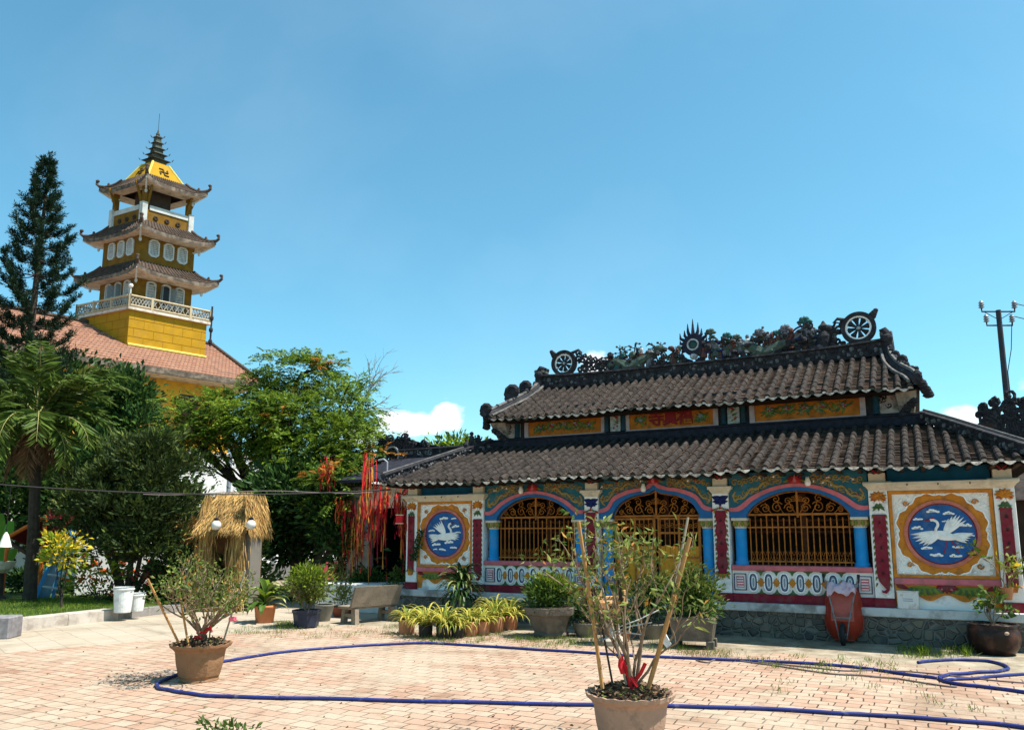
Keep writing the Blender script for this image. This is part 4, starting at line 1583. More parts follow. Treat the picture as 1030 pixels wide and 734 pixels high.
def lotus(mb, px, py, r, m, stem=SOOT):
    q = hl(px, py, RB)
    ctr(mb, [(q.x, RIDGEZ - .05), (q.x + ro.uniform(-.03, .03), (RIDGEZ + q.z) / 2), (q.x, q.z)], 0.022, stem, 5)
    r *= 1.25
    fan(mb, q.x, q.z, r, 5, m, 1.25, 0.05)
    fan(mb, q.x + r * .3, q.z - r * .9, r * .7, 5, ro.choice((SOOT, DGREEN)), 1.4, 0.05)
    mb.ball((q.x, RB, q.z + r * .1), (r * .4, .05, r * .35), m, 7, 5)


def pavilion(mb, px, py, r):
    q = hl(px, py, RB)
    pts = [(q.x + r * math.cos(math.pi * i / 16), q.z + r * math.sin(math.pi * i / 16)) for i in range(17)]
    ctr(mb, pts, 0.022, NAVY, 6)
    ctr(mb, [(q.x + r * .8 * math.cos(math.pi * i / 16), q.z + r * .8 * math.sin(math.pi * i / 16)) for i in range(17)], 0.016, DPALE, 5)
    mb.prism([(q.x + r * .76 * math.cos(math.pi * i / 12), q.z + r * .76 * math.sin(math.pi * i / 12)) for i in range(13)], RB - 0.03, RB + 0.03, DGREY)
    for sg in (-1, 1):
        ctr(mb, [(q.x + sg * r, RIDGEZ - .05), (q.x + sg * r, q.z + .02)], 0.03, NAVY, 6)
    mb.box((q.x - r * 1.05, RB - .06, q.z - .035), (q.x + r * 1.05, RB + .06, q.z), NAVY)


for (px, py, r) in ((716, 353, 0.24), (808, 340, 0.27)):
    mb = MB(); pavilion(mb, px, py, r); mb.build("ridge_pavilion", main_ridge)
for (px, py, r) in ((714.5, 336, 0.105), (731, 340, 0.105), (809, 325, 0.12), (790, 333, 0.12), (781, 337, 0.09), (764, 337, 0.12), (774, 340, 0.08), (741, 341, 0.09), (819, 335, 0.08)):
    mb = MB(); lotus(mb, px, py, r, ro.choice((DGREEN, SOOT, DGREY, DTEAL))); mb.build("ridge_lotus", main_ridge)
for (px, py, h, m1, m2) in ((677.5, 362, 0.36, DRED, SOOT), (686, 366, 0.2, DGREEN, DRED), (737, 352, 0.34, DRED, DPALE), (745, 352, 0.33, DGREY, DPALE), (752, 350, 0.38, DPALE, DGREY),
                            (776, 348, 0.32, DRED, DGREY), (783, 348, 0.36, DRED, DPALE), (795, 346, 0.30, DRED, DGREEN), (720, 358, 0.24, DGREEN, DRED), (708, 358, 0.28, DRED, DPALE), (645, 362, 0.46, DRED, DPALE), (634, 364, 0.34, DGREY, DRED), (653, 360, 0.40, DGREY, DPALE)):
    mb = MB(); figurine(mb, px, py, h, m1, m2); mb.build("ridge_figurine", main_ridge)
# urn
q = hl(829, 343, RB)
mb = MB()
mb.lathe([(0.10, -0.02), (0.13, 0.1), (0.15, 0.26), (0.11, 0.36), (0.06, 0.40), (0.10, 0.45), (0.11, 0.50), (0.05, 0.56), (0.02, 0.62)], SOOT, (q.x, RB, RIDGEZ - 0.01), 14)
for sg in (-1, 1):
    ctr(mb, [(q.x + sg * .13, RIDGEZ + .3), (q.x + sg * .22, RIDGEZ + .36), (q.x + sg * .18, RIDGEZ + .48)], 0.025, SOOT, 6)
mb.build("ridge_urn", main_ridge)


def dragon(px0, px1, py, sg, hd):
    a0, a1 = hl(px0, py, RB).x, hl(px1, py, RB).x
    mb = MB()
    pts, rs = [], []
    n = 30
    for i in range(n + 1):
        s = i / n
        x = a0 + (a1 - a0) * s
        z = RIDGEZ + 0.12 + 0.09 * math.sin(s * 10) + (hd * max(0, (s - 0.78) / 0.22) ** 1.3)
        pts.append((x, z))
        rs.append(0.05 + 0.10 * math.sin(math.pi * min(1, s * 1.05)) if s < 0.95 else 0.06)
    ctr(mb, pts, rs, DGREEN, 8)
    for i in range(2, n, 1):
        x, z = pts[i]
        mb.tube([(x, RB, z + rs[i] * .8), (x - sg * .02, RB, z + rs[i] + 0.07)], [0.022, 0.003], DPALE if i % 3 else DGREEN, 5)
    x, z = pts[-1]
    mb.ball((x + sg * 0.06, RB, z + 0.05), (0.13, 0.08, 0.085), DGREEN, 10, 7)
    mb.ball((x + sg * 0.18, RB, z + 0.03), (0.09, 0.06, 0.035), DGREEN, 8, 5)
    mb.ball((x + sg * 0.15, RB, z - 0.03), (0.08, 0.05, 0.025), DRED, 8, 5)
    for k in range(4):
        ctr(mb, [(x - sg * .02, z + .09), (x - sg * (.1 + .03 * k), z + .15 + .02 * k), (x - sg * (.12 + .05 * k), z + .22 - .03 * k)], [0.022, 0.02, 0.005], SOOT, 5)
    ctr(mb, [(x + sg * .24, z + .03), (x + sg * .34, z + .0), (x + sg * .42, z + .03)], [0.012, 0.012, 0.004], SOOT, 5)
    for s in (0.3, 0.6):
        i = int(s * n)
        xx, zz = pts[i]
        for y_ in (-0.1, 0.1):
            mb.tube([(xx, RB + y_ * .6, zz), (xx + sg * .08, RB + y_ * 1.3, zz - .08), (xx + sg * .15, RB + y_ * 1.3, RIDGEZ)], [0.035, 0.03, 0.02], DGREEN, 6)
    mb.build("ridge_dragon", main_ridge)


dragon(612, 661, 370, 1, 0.30)
dragon(800, 738, 352, -1, 0.14)
# rockwork, branches and small bits that fill between the figures
for (px0, px1, hmax, cols, nm, cnt) in ((608, 690, 0.30, (DGREEN, DTEAL, DRED, DGREY, SOOT, SOOT, SOOT, SOOT), "ridge_rockwork", 130), (702, 842, 0.36, (DGREEN, DRED, DGREY, SOOT, SOOT, SOOT, SOOT), "ridge_rockwork", 300)):
    mb = MB()
    for k in range(cnt):
        px = px0 + (px1 - px0) * ro.random()
        x = hl(px, 360, RB).x
        h = 2.5 * hmax * ro.random() ** 1.15
        if k % 2:
            ctr(mb, spiral(x, RIDGEZ + h * .5, ro.uniform(.04, .08), 1.2, ro.random() * 6, ro.choice((-1, 1)), 8), ro.uniform(.014, .026), ro.choice(cols), 5)
            continue
        mb.ball((x, RB + ro.uniform(-.1, .1), RIDGEZ + h * .5), (ro.uniform(.03, .085), ro.uniform(.04, .08), .03 + .06 * ro.random()), ro.choice(cols), 7, 5, 0.5, ro)
    mb.build(nm, main_ridge)
q = hl(624, 369, RB)
mb = MB()
mb.hexa([(q.x - .16, RB - .08, RIDGEZ), (q.x + .16, RB - .08, RIDGEZ), (q.x + .16, RB + .08, RIDGEZ), (q.x - .16, RB + .08, RIDGEZ)],
        [(q.x - .03, RB - .04, RIDGEZ + .3), (q.x + .1, RB - .04, RIDGEZ + .27), (q.x + .1, RB + .04, RIDGEZ + .27), (q.x - .03, RB + .04, RIDGEZ + .3)], DTEAL)
mb.build("ridge_rockwork", main_ridge)
for k in range(22):
    px = 606 + 60 * ro.random() if k < 10 else 725 + 110 * ro.random()
    x = hl(px, 360, RB).x
    mb = MB()
    h = ro.uniform(0.34, 0.62)
    lean = ro.uniform(-.15, .15)
    ctr(mb, [(x, RIDGEZ), (x + lean * .5, RIDGEZ + h * .5), (x + lean, RIDGEZ + h)], [0.025, 0.02, 0.01], DRED if k % 2 else SOOT, 5)
    for j in range(6):
        s = 0.4 + 0.6 * ro.random()
        an = ro.uniform(-.5, 3.6)
        b = (x + lean * s, RIDGEZ + h * s)
        t = (b[0] + .12 * math.cos(an), b[1] + .08 * math.sin(an))
        ctr(mb, [b, t], [0.012, 0.008], SOOT, 4)
        mb.ball((t[0], RB, t[1]), (.035, .04, .028), ro.choice((DRED, DGREEN, DGREY, SOOT)), 6, 4)
    mb.build("ridge_branch", main_ridge)

# ---- upturned ridge ends and verge scrolls of the upper roof
CAPP = MATS["greyed_ridge_capping"]
for sg, ar, ae in ((-1, -6.98, -7.48), (1, 0.92, 1.46)):
    mb = MB()
    x = ar + sg * 0.04
    # the big upright scroll
    for w_, mm in ((0.0, SOOT), (0.13, SOOT), (-0.13, SOOT)):
        mb.tube([(x - sg * .02, RB + w_, 5.28), (x + sg * .03, RB + w_, 5.56), (x + sg * .02, RB + w_ * 1.1, 5.80), (x - sg * .05, RB + w_ * 1.1, 5.90), (x - sg * .12, RB + w_, 5.88)], [0.10, 0.10, 0.09, 0.08, 0.05], mm, 8)
    mb.bbox((x - .13, RB - .2, 5.78), (x + .11, RB + .2, 5.87), CAPP, 0.02)
    mb.ball((x, RB - .2, 5.72), (.12, .07, .10), SOOT, 9, 6)
    o = mb.build("ridge_end_scroll", main_ridge)
    # front verge: two greyed rails sweeping to the corner
    mb = MB()
    pts = [(x + sg * .02, RB - .15, 5.44), (x + sg * .05, 3.1, 5.22), (x + sg * .12, 2.75, 5.02), (x + sg * .24, 2.3, 4.80), (ae - sg * .10, 1.9, 4.61), (ae - sg * .03, 1.52, 4.45)]
    sm = smooth2(pts, 5)
    mb.tube(sm, 0.085, SOOT, 8)
    mb.tube([(a, b - .0, z + .11) for a, b, z in sm], 0.04, CAPP, 6)
    mb.tube([(a - sg * .14, b, z - .0) for a, b, z in sm], 0.035, CAPP, 6)
    n = len(sm)
    for k in range(2, n, 2):
        a, b, z = sm[k]
        for j in range(2):
            mb.ball((a + sg * ro.uniform(.0, .07), b, z + ro.uniform(.05, .14)), (ro.uniform(.04, .07), .06, ro.uniform(.04, .07)), SOOT, 7, 5, 0.3, ro)
    q_ = 1.0 if sg < 0 else .5
    curl(mb, (sm[-1][0], sm[-1][1], sm[-1][2]), (sg, 0, 0), 0.30 * q_, SOOT)
    curl(mb, (sm[n // 2][0] + sg * .05, sm[n // 2][1], sm[n // 2][2] + .06), (sg, 0, 0), 0.40 * q_, SOOT)
    curl(mb, (sm[n // 2 - 6][0] + sg * .05, sm[n // 2 - 6][1], sm[n // 2 - 6][2] + .04), (sg, 0, 0), 0.34 * q_, SOOT)
    for k in range(5):
        mb.ball((ae + sg * (.02 + .03 * k), 1.6 + .05 * k, 4.36 - .05 * k + .06), (.10, .10, .07), SOOT, 8, 5, 0.3, ro)
    mb.build("verge_scroll", hall)
    # below the corner: stained bracket down to the hip
    mb = MB()
    mb.hexa([(ae - sg * .35, 1.98, 3.95), (ae - sg * .12, 1.98, 3.85), (ae - sg * .12, 2.2, 3.85), (ae - sg * .35, 2.2, 3.95)],
            [(ae - sg * .4, 1.7, 4.30), (ae - sg * .05, 1.6, 4.30), (ae - sg * .05, 2.2, 4.30), (ae - sg * .4, 2.2, 4.30)], MATS["stained_plaster"])
    for k in range(6):
        mb.ball((ae - sg * (.1 + .05 * k), 1.75 + .04 * k, 4.12 - .05 * k), (.09, .08, .06), SOOT, 7, 5, 0.4, ro)
    mb.build("corner_bracket", hall)

# ------------------------------------------------------------------ neighbouring halls
def carved_gable(mb, a_pts, b, m, seed, dens=40):
    """dark openwork of curls standing on a ridge; a_pts = outline (a, z)"""
    r = random.Random(seed)
    zmin = min(z for a, z in a_pts)
    for k in range(dens):
        i = r.randrange(len(a_pts) - 1)
        s = r.random()
        a = a_pts[i][0] * (1 - s) + a_pts[i + 1][0] * s
        zt = a_pts[i][1] * (1 - s) + a_pts[i + 1][1] * s
        z = zmin - 0.1 + (zt - zmin + 0.1) * r.random()
        q = r.uniform(0.06, 0.12)
        z = min(z, zt - q * .6)
        mb.tube([(u, b + r.uniform(-.03, .03), v) for u, v in spiral(a, z, q, 1.3, r.random() * 6, r.choice((-1, 1)), 11)], 0.028, m, 5)
        mb.ball((a + r.uniform(-.1, .1), b, z + r.uniform(-.05, .05)), (.05, .05, .045), m, 6, 4, .4, r)


# left side hall with a dark open porch
side = empty("side_hall", hw(-10.6, 2.4), HROT, "dark side hall left of the crane panel, with open shaded porch and carved ridge", "temple")
sx = -10.6
sy = 2.4


def S(a, b, z):
    return (a - sx, b - sy, z)


mb = MB()
mb.box(S(-11.2, 1.2, 0), S(-8.9, 5.5, 0.6), STONE); mb.build("plinth", side)
mb = MB(); mb.bbox(S(-11.1, 0.0, 0.0), S(-8.78, 1.3, 0.62), mat("lime_washed_slab", (0.68, 0.66, 0.62), 0.85, 0.06, 4, dirt=(0.4, 0.36, 0.3), dirt_amt=0.4, dscale=3), 0.02); mb.build("porch_floor", side)
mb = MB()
mb.box(S(-11.2, 3.4, 0.6), S(-8.9, 3.6, 3.0), SOOT_SHADE)  # porch inner walls coloured near-black to stand in for the shade inside
mb.box(S(-11.2, 1.2, 0.6), S(-10.55, 1.4, 2.9), MATS['stained_plaster'])  # darker plaster than the other front walls
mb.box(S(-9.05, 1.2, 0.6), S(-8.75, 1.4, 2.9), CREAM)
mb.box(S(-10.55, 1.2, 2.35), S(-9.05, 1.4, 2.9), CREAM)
mb.box(S(-8.95, 1.4, 0.6), S(-8.8, 5.5, 3.0), SOOT_SHADE)
mb.box(S(-11.2, 1.4, 0.6), S(-11.0, 5.5, 3.0), SOOT_SHADE)
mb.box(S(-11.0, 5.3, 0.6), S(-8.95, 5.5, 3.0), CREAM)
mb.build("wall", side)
mb = MB()
for z in (0.95, 1.15):
    mb.tube([S(-10.5, 1.45, z), S(-10.2, 1.45, z)], 0.03, WOODD, 6)
mb.build("porch_rail", side)
mb = MB(); mb.hexa([S(-11, .55, 2.93), S(-8.5, .55, 2.93), S(-8.5, 2.75, 3.66), S(-11, 2.75, 3.66)], [S(-11, .55, 3.0), S(-8.5, .55, 3.0), S(-8.5, 2.75, 3.74), S(-11, 2.75, 3.74)], SOOT_SHADE); mb.build("roof", side)
mb = MB()
mb.add([S(-11.0, 2.75, 3.68), S(-8.4, 2.75, 3.68), S(-8.4, 5.9, 2.9), S(-11.0, 5.9, 2.9)], [(0, 1, 2, 3)], TILE)
mb.build("rear_roof", side)
q0, q1, q2 = hl(386, 441, 2.75), hl(411, 437.5, 2.75), hl(458, 454.5, 2.75)
r0 = ridge_band("carved_ridge", [S(-11.0, 2.75, 3.66), S(-10.0, 2.75, 3.66), S(-8.45, 2.75, 3.66)], 0.2, 0.3, SOOT, side, seed=31)
mb = MB()
out = [(q0.x - .1, q0.z - .05), (q0.x + .12, q0.z + .1), (q1.x, q1.z), (q2.x, q2.z)]
for (a, z) in [(q0.x - .1, 3.9), ]:
    pass
mb.prism([(q0.x + .02 - sx, 3.92), (q2.x - sx, 3.92), (q2.x - sx, q2.z - .03), (q1.x - sx, q1.z - .1), (q0.x + .1 - sx, q0.z - .05)], 2.72 - sy, 2.80 - sy, SOOT_SHADE)
carved_gable(mb, [(a - sx, z) for a, z in out], 2.70 - sy, SOOT, 8, 70)
cm = hl(395, 458, 2.66)
C = lambda q: [(cm.x - sx + q * math.cos(2 * math.pi * i / 32), cm.z + q * math.sin(2 * math.pi * i / 32)) for i in range(32)]
ring_poly(mb, C(0.245), C(0.205), 2.60 - sy, 2.72 - sy, mat("grey_mosaic_ring", (0.3, 0.3, 0.31), 0.7, 0.3, 12))
for k in range(6):
    an = k / 6 * 6.28
    mb.ball((cm.x - sx + .11 * math.cos(an), 2.64 - sy, cm.z + .11 * math.sin(an)), (.055, .03, .055), SOOT, 7, 5)
for px in (409, 422, 433):
    c5 = hl(px, 455, 2.66)
    mb.tube([(u, 2.66 - sy, v) for u, v in spiral(c5.x - sx, c5.z, 0.09, 1.2, 1.0, 1, 10)], 0.016, MATS["grey_mosaic_ring"], 5)
mb.build("ridge_carving", side)
mb = MB()
q = hl(389, 485, 0.3)
mb.tube([S(q.x, 0.3, 2.92), S(q.x, 0.3, 3.35), S(q.x - .1, 0.3, 3.42), S(q.x - .25, 0.3, 3.40)], 0.022, mat("grey_pvc_pipe", (0.3, 0.31, 0.33), 0.5, 0.1), 7)
mb.build("vent_pipe", side)

# right side hall: only its carved ridge end shows past the hip
rsid = empty("rear_hall", hw(5.6, 6.4), HROT, "rear hall beyond the right hip, only its black openwork ridge carving showing", "temple")
rx, ry = 5.6, 6.4
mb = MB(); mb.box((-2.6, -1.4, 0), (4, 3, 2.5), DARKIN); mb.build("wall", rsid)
mb = MB()
mb.add([(-2.9, -1.7, 2.4), (4.2, -1.7, 2.4), (4.2, 0.6, 3.6), (-2.6, 0.6, 3.6), (4.2, 3.2, 2.4), (-2.9, 3.2, 2.4)], [(0, 1, 2, 3), (3, 2, 4, 5)], TILE); mb.build("roof", rsid)
bq = 7.0
cl = [hl(983, 413, bq), hl(990, 405, bq), hl(1003, 396, bq), hl(1016, 393, bq), hl(1034, 393, bq), hl(1060, 398, bq)]
base = hl(990, 440, bq).z
ridge_band("carved_ridge", [(cl[0].x - rx, bq - ry, 3.52), (cl[0].x - rx + 2, bq - ry, 3.52), (4.0, bq - ry, 3.52)], 0.2, 0.3, SOOT, rsid, seed=41)
mb = MB()
rr = random.Random(4)
zb = min(base, 3.85)
for k in range(60):
    i = rr.randrange(len(cl) - 1)
    s = rr.random()
    a = cl[i].x * (1 - s) + cl[i + 1].x * s - rx
    zt = cl[i].z * (1 - s) + cl[i + 1].z * s
    z = zb + (zt - zb) * rr.random() ** 0.8
    q = rr.uniform(.09, .16)
    mb.tube([(u, bq - ry + rr.uniform(-.03, .03), v) for u, v in spiral(a, z - q * .5, q, 1.25, rr.random() * 6, rr.choice((-1, 1)), 11)], 0.042, SOOT, 6)
    mb.tube([(a, bq - ry, z - q), (a + rr.uniform(-.2, .2), bq - ry, zb - .15)], 0.035, SOOT, 5)
mb.build("ridge_carving", rsid)

# ------------------------------------------------------------------ ground
def ground_mats():
    m = bpy.data.materials.new("brick_paving")
    m.use_nodes = True
    t = m.node_tree
    t.nodes.clear()
    out = N(t, 'ShaderNodeOutputMaterial')
    p = N(t, 'ShaderNodeBsdfPrincipled')
    p.inputs['Roughness'].default_value = 0.85
    p.inputs['Specular IOR Level'].default_value = 0.2
    tc = N(t, 'ShaderNodeTexCoord')
    # hand laid: slow wander of the joints
    nzw = N(t, 'ShaderNodeTexNoise')
    nzw.inputs['Scale'].default_value = 1.7
    nzw.inputs['Detail'].default_value = 3
    L(t, tc.outputs['Object'], nzw.inputs['Vector'])
    sub = N(t, 'ShaderNodeVectorMath', operation='SUBTRACT')
    sub.inputs[1].default_value = (0.5, 0.5, 0.5)
    L(t, nzw.outputs['Color'], sub.inputs[0])
    scl = N(t, 'ShaderNodeVectorMath', operation='SCALE')
    scl.inputs['Scale'].default_value = 0.10
    L(t, sub.outputs[0], scl.inputs[0])
    nzf = N(t, 'ShaderNodeTexNoise')
    nzf.inputs['Scale'].default_value = 9
    L(t, tc.outputs['Object'], nzf.inputs['Vector'])
    sub2 = N(t, 'ShaderNodeVectorMath', operation='SUBTRACT')
    sub2.inputs[1].default_value = (0.5, 0.5, 0.5)
    L(t, nzf.outputs['Color'], sub2.inputs[0])
    scl2 = N(t, 'ShaderNodeVectorMath', operation='SCALE')
    scl2.inputs['Scale'].default_value = 0.022
    L(t, sub2.outputs[0], scl2.inputs[0])
    ad = N(t, 'ShaderNodeVectorMath', operation='ADD')
    L(t, tc.outputs['Object'], ad.inputs[0])
    L(t, scl.outputs[0], ad.inputs[1])
    ad2 = N(t, 'ShaderNodeVectorMath', operation='ADD')
    L(t, ad.outputs[0], ad2.inputs[0])
    L(t, scl2.outputs[0], ad2.inputs[1])
    br = N(t, 'ShaderNodeTexBrick')
    br.offset = 0.42
    br.offset_frequency = 2
    br.inputs['Scale'].default_value = 1.0
    br.inputs['Brick Width'].default_value = 0.245
    br.inputs['Row Height'].default_value = 0.185
    br.inputs['Mortar Size'].default_value = 0.0082
    br.inputs['Mortar Smooth'].default_value = 0.35
    br.inputs['Bias'].default_value = -0.1
    br.inputs['Color1'].default_value = (0.41, 0.305, 0.22, 1)
    br.inputs['Color2'].default_value = (0.37, 0.215, 0.145, 1)
    br.inputs['Mortar'].default_value = (0.055, 0.036, 0.024, 1)
    L(t, ad2.outputs[0], br.inputs['Vector'])
    # broad patches: bleached cream / rosy
    nb = N(t, 'ShaderNodeTexNoise')
    nb.inputs['Scale'].default_value = 0.55
    nb.inputs['Detail'].default_value = 6
    nb.inputs['Roughness'].default_value = 0.62
    L(t, tc.outputs['Object'], nb.inputs['Vector'])
    cr = N(t, 'ShaderNodeMapRange')
    cr.inputs['From Min'].default_value = 0.45
    cr.inputs['From Max'].default_value = 0.64
    cr.inputs['To Max'].default_value = 0.55
    L(t, nb.outputs['Fac'], cr.inputs['Value'])
    mx = N(t, 'ShaderNodeMix', data_type='RGBA')
    L(t, cr.outputs[0], mx.inputs[0])
    L(t, br.outputs['Color'], mx.inputs[6])
    mx.inputs[7].default_value = (0.40, 0.335, 0.25, 1)
    # grit and dirt, fine
    ns = N(t, 'ShaderNodeTexNoise')
    ns.inputs['Scale'].default_value = 6
    ns.inputs['Detail'].default_value = 10
    ns.inputs['Roughness'].default_value = 0.75
    L(t, tc.outputs['Object'], ns.inputs['Vector'])
    sr = N(t, 'ShaderNodeMapRange')
    sr.inputs['From Min'].default_value = 0.52
    sr.inputs['From Max'].default_value = 0.72
    sr.inputs['To Max'].default_value = 0.65
    L(t, ns.outputs['Fac'], sr.inputs['Value'])
    m2 = N(t, 'ShaderNodeMix', data_type='RGBA')
    L(t, sr.outputs[0], m2.inputs[0])
    L(t, mx.outputs[2], m2.inputs[6])
    m2.inputs[7].default_value = (0.17, 0.12, 0.08, 1)
    # towards the hall: washed-over sand and cement; towards the left: old grey-cream slabs
    sep = N(t, 'ShaderNodeSeparateXYZ')
    L(t, tc.outputs['Object'], sep.inputs[0])

    def M(op, a, b=None):
        q = N(t, 'ShaderNodeMath', operation=op)
        for i, v in enumerate((a, b)):
            if v is None:
                continue
            if isinstance(v, (int, float)):
                q.inputs[i].default_value = v
            else:
                L(t, v, q.inputs[i])
        return q.outputs[0]
    nm = N(t, 'ShaderNodeTexNoise')
    nm.inputs['Scale'].default_value = 1.1
    nm.inputs['Detail'].default_value = 8
    nm.inputs['Roughness'].default_value = 0.65
    L(t, tc.outputs['Object'], nm.inputs['Vector'])
    wob = M('MULTIPLY', M('SUBTRACT', nm.outputs['Fac'], 0.5), 2.6)
    d1 = M('ADD', M('ADD', sep.outputs['Y'], wob), 2.15)            # > 0 near the hall
    d1 = M('SMOOTH_MIN', d1, 1.0) if False else d1
    k1 = N(t, 'ShaderNodeMapRange')
    k1.inputs['From Min'].default_value = -0.1
    k1.inputs['From Max'].default_value = 0.35
    L(t, d1, k1.inputs['Value'])
    sandn = N(t, 'ShaderNodeTexNoise')
    sandn.inputs['Scale'].default_value = 2.2
    sandn.inputs['Detail'].default_value = 10
    sandn.inputs['Roughness'].default_value = 0.7
    L(t, tc.outputs['Object'], sandn.inputs['Vector'])
    sc = N(t, 'ShaderNodeValToRGB')
    sc.color_ramp.elements[0].position = 0.33
    sc.color_ramp.elements[0].color = (0.14, 0.108, 0.07, 1)
    sc.color_ramp.elements[1].position = 0.62
    sc.color_ramp.elements[1].color = (0.37, 0.315, 0.23, 1)
    L(t, sandn.outputs['Fac'], sc.inputs[0])
    m3 = N(t, 'ShaderNodeMix', data_type='RGBA')
    L(t, k1.outputs[0], m3.inputs[0])
    L(t, m2.outputs[2], m3.inputs[6])
    L(t, sc.outputs[0], m3.inputs[7])
    # left slabs, in world-parallel direction (kerb direction)
    d2 = M('ADD', M('MULTIPLY', M('ADD', sep.outputs['X'], 9.9), -0.93), M('MULTIPLY', M('ADD', sep.outputs['Y'], 5.1), 0.36))
    d2 = M('ADD', d2, M('MULTIPLY', wob, 0.10))
    k2 = N(t, 'ShaderNodeMapRange')
    k2.inputs['From Min'].default_value = -0.04
    k2.inputs['From Max'].default_value = 0.04
    L(t, d2, k2.inputs['Value'])
    rot = N(t, 'ShaderNodeMapping')
    rot.inputs['Rotation'].default_value = (0, 0, -1.2)
    L(t, ad2.outputs[0], rot.inputs['Vector'])
    b2 = N(t, 'ShaderNodeTexBrick')
    b2.inputs['Scale'].default_value = 1.0
    b2.inputs['Brick Width'].default_value = 0.4
    b2.inputs['Row Height'].default_value = 0.4
    b2.offset = 0.0
    b2.inputs['Mortar Size'].default_value = 0.006
    b2.inputs['Mortar Smooth'].default_value = 0.4
    b2.inputs['Color1'].default_value = (0.39, 0.335, 0.26, 1)
    b2.inputs['Color2'].default_value = (0.375, 0.31, 0.23, 1)
    b2.inputs['Mortar'].default_value = (0.22, 0.18, 0.13, 1)
    L(t, rot.outputs[0], b2.inputs['Vector'])
    m4a = N(t, 'ShaderNodeMix', data_type='RGBA')
    L(t, sr.outputs[0], m4a.inputs[0])
    L(t, b2.outputs['Color'], m4a.inputs[6])
    m4a.inputs[7].default_value = (0.34, 0.29, 0.22, 1)
    m4 = N(t, 'ShaderNodeMix', data_type='RGBA')
    L(t, k2.outputs[0], m4.inputs[0])
    L(t, m3.outputs[2], m4.inputs[6])
    L(t, m4a.outputs[2], m4.inputs[7])
    n5 = N(t, 'ShaderNodeTexNoise')
    n5.inputs['Scale'].default_value = 0.8
    n5.inputs['Detail'].default_value = 12
    n5.inputs['Roughness'].default_value = 0.7
    n5.inputs['Distortion'].default_value = 0.8
    L(t, rot.outputs[0], n5.inputs['Vector'])
    k5 = N(t, 'ShaderNodeMapRange')
    k5.inputs['From Min'].default_value = 0.50
    k5.inputs['From Max'].default_value = 0.68
    k5.inputs['To Max'].default_value = 0.75
    L(t, n5.outputs['Fac'], k5.inputs['Value'])
    m5 = N(t, 'ShaderNodeMix', data_type='RGBA', blend_type='MULTIPLY')
    L(t, k5.outputs[0], m5.inputs[0])
    L(t, m4.outputs[2], m5.inputs[6])
    m5.inputs[7].default_value = (0.56, 0.50, 0.44, 1)
    L(t, m5.outputs[2], p.inputs['Base Color'])
    bp = N(t, 'ShaderNodeBump')
    bp.inputs['Strength'].default_value = 0.5
    bp.inputs['Distance'].default_value = 0.012
    inv = M('SUBTRACT', 1.0, br.outputs['Fac'])
    hgt = M('ADD', M('MULTIPLY', inv, M('SUBTRACT', 1.0, k1.outputs[0])), M('MULTIPLY', ns.outputs['Fac'], 0.8))
    L(t, hgt, bp.inputs['Height'])
    L(t, bp.outputs[0], p.inputs['Normal'])
    L(t, p.outputs[0], out.inputs[0])
    return m


EARTH = mat("bare_earth", (0.24, 0.19, 0.13), 0.95, 0.3, 1.2, 0.4, 12, dirt=(0.12, 0.1, 0.07), dirt_amt=0.7, dscale=0.8)
mb = MB(); mb.box((-900, -300, -0.5), (900, 1500, 0.0), EARTH)
tag(mb.build("ground"), kind="structure")
mb = MB()
mb.add([(-20, -14, 0.006), (16, -14, 0.006), (16, 3, 0.006), (-20, 3, 0.006)], [(0, 1, 2, 3)], ground_mats())
tag(mb.build("courtyard_paving", loc=HO, rotz=HROT), kind="structure")

# raised lawn with its kerb, left
K0, K1, K2 = gnd(-60, 645), gnd(160, 618.5), gnd(300, 601)
kd = (K2 - K0).normalized()
kn = Vector((-kd.y, kd.x, 0))
GRASSD = mat("lawn_soil", (0.06, 0.10, 0.025), 0.95, 0.35, 3, 0.4, 30)
mb = MB()
A, B = K0, K2 + kd * 1.5
mb.hexa([A, B, B + kn * 9, A + kn * 9], [v + Vector((0, 0, 0.16)) for v in (A + kn * .25, B + kn * .25, B + kn * 9, A + kn * 9)], GRASSD)
tag(mb.build("lawn"), kind="structure")
KERB = mat("pale_stone_kerb", (0.44, 0.385, 0.33), 0.85, 0.12, 5, 0.25, 40, dirt=(0.24, 0.2, 0.16), dirt_amt=0.7, dscale=4)
KERBD = mat("grey_stone_kerb", (0.25, 0.23, 0.215), 0.9, 0.2, 5, 0.3, 40, dirt=(0.1, 0.09, 0.08), dirt_amt=0.7, dscale=4)
kb = empty("lawn_kerb", K1, 0, "low pale stone kerb along the edge of the lawn", "kerb")
d = 0.0
tot = (B - A).length
i = 0
while d < tot:
    l_ = 1.15
    p0, p1 = A + kd * (d + .004) - K1, A + kd * (d + l_ - .004) - K1
    mb = MB()
    ww = 0.42 if d < (K1 - K0).length - 1.0 else 0.26
    q = [p0, p1, p1 + kn * ww, p0 + kn * ww]
    hgt = 0.215 if ww > .3 else 0.17
    mb.hexa(q, [v + Vector((0, 0, hgt - .012)) for v in q], KERB if ww > .3 else KERBD)
    q2 = [p0 + (kd + kn) * .01, p1 + (kn - kd) * .01, p1 + kn * (ww - .01) - kd * .01, p0 + kn * (ww - .01) + kd * .01]
    mb.hexa([v + Vector((0, 0, hgt - .011)) for v in q2], [v + Vector((0, 0, hgt)) for v in q2], KERB if ww > .3 else KERBD)
    mb.build("kerb_stone", kb)
    d += l_
    i += 1
g0 = gnd(-8, 642)
mb = MB()
mb.bbox((-1.4, -0.15, 0), (0.32, 0.3, 0.36), mat("grey_granite_block", (0.2, 0.185, 0.19), 0.8, 0.3, 9, 0.2, 40), 0.02)
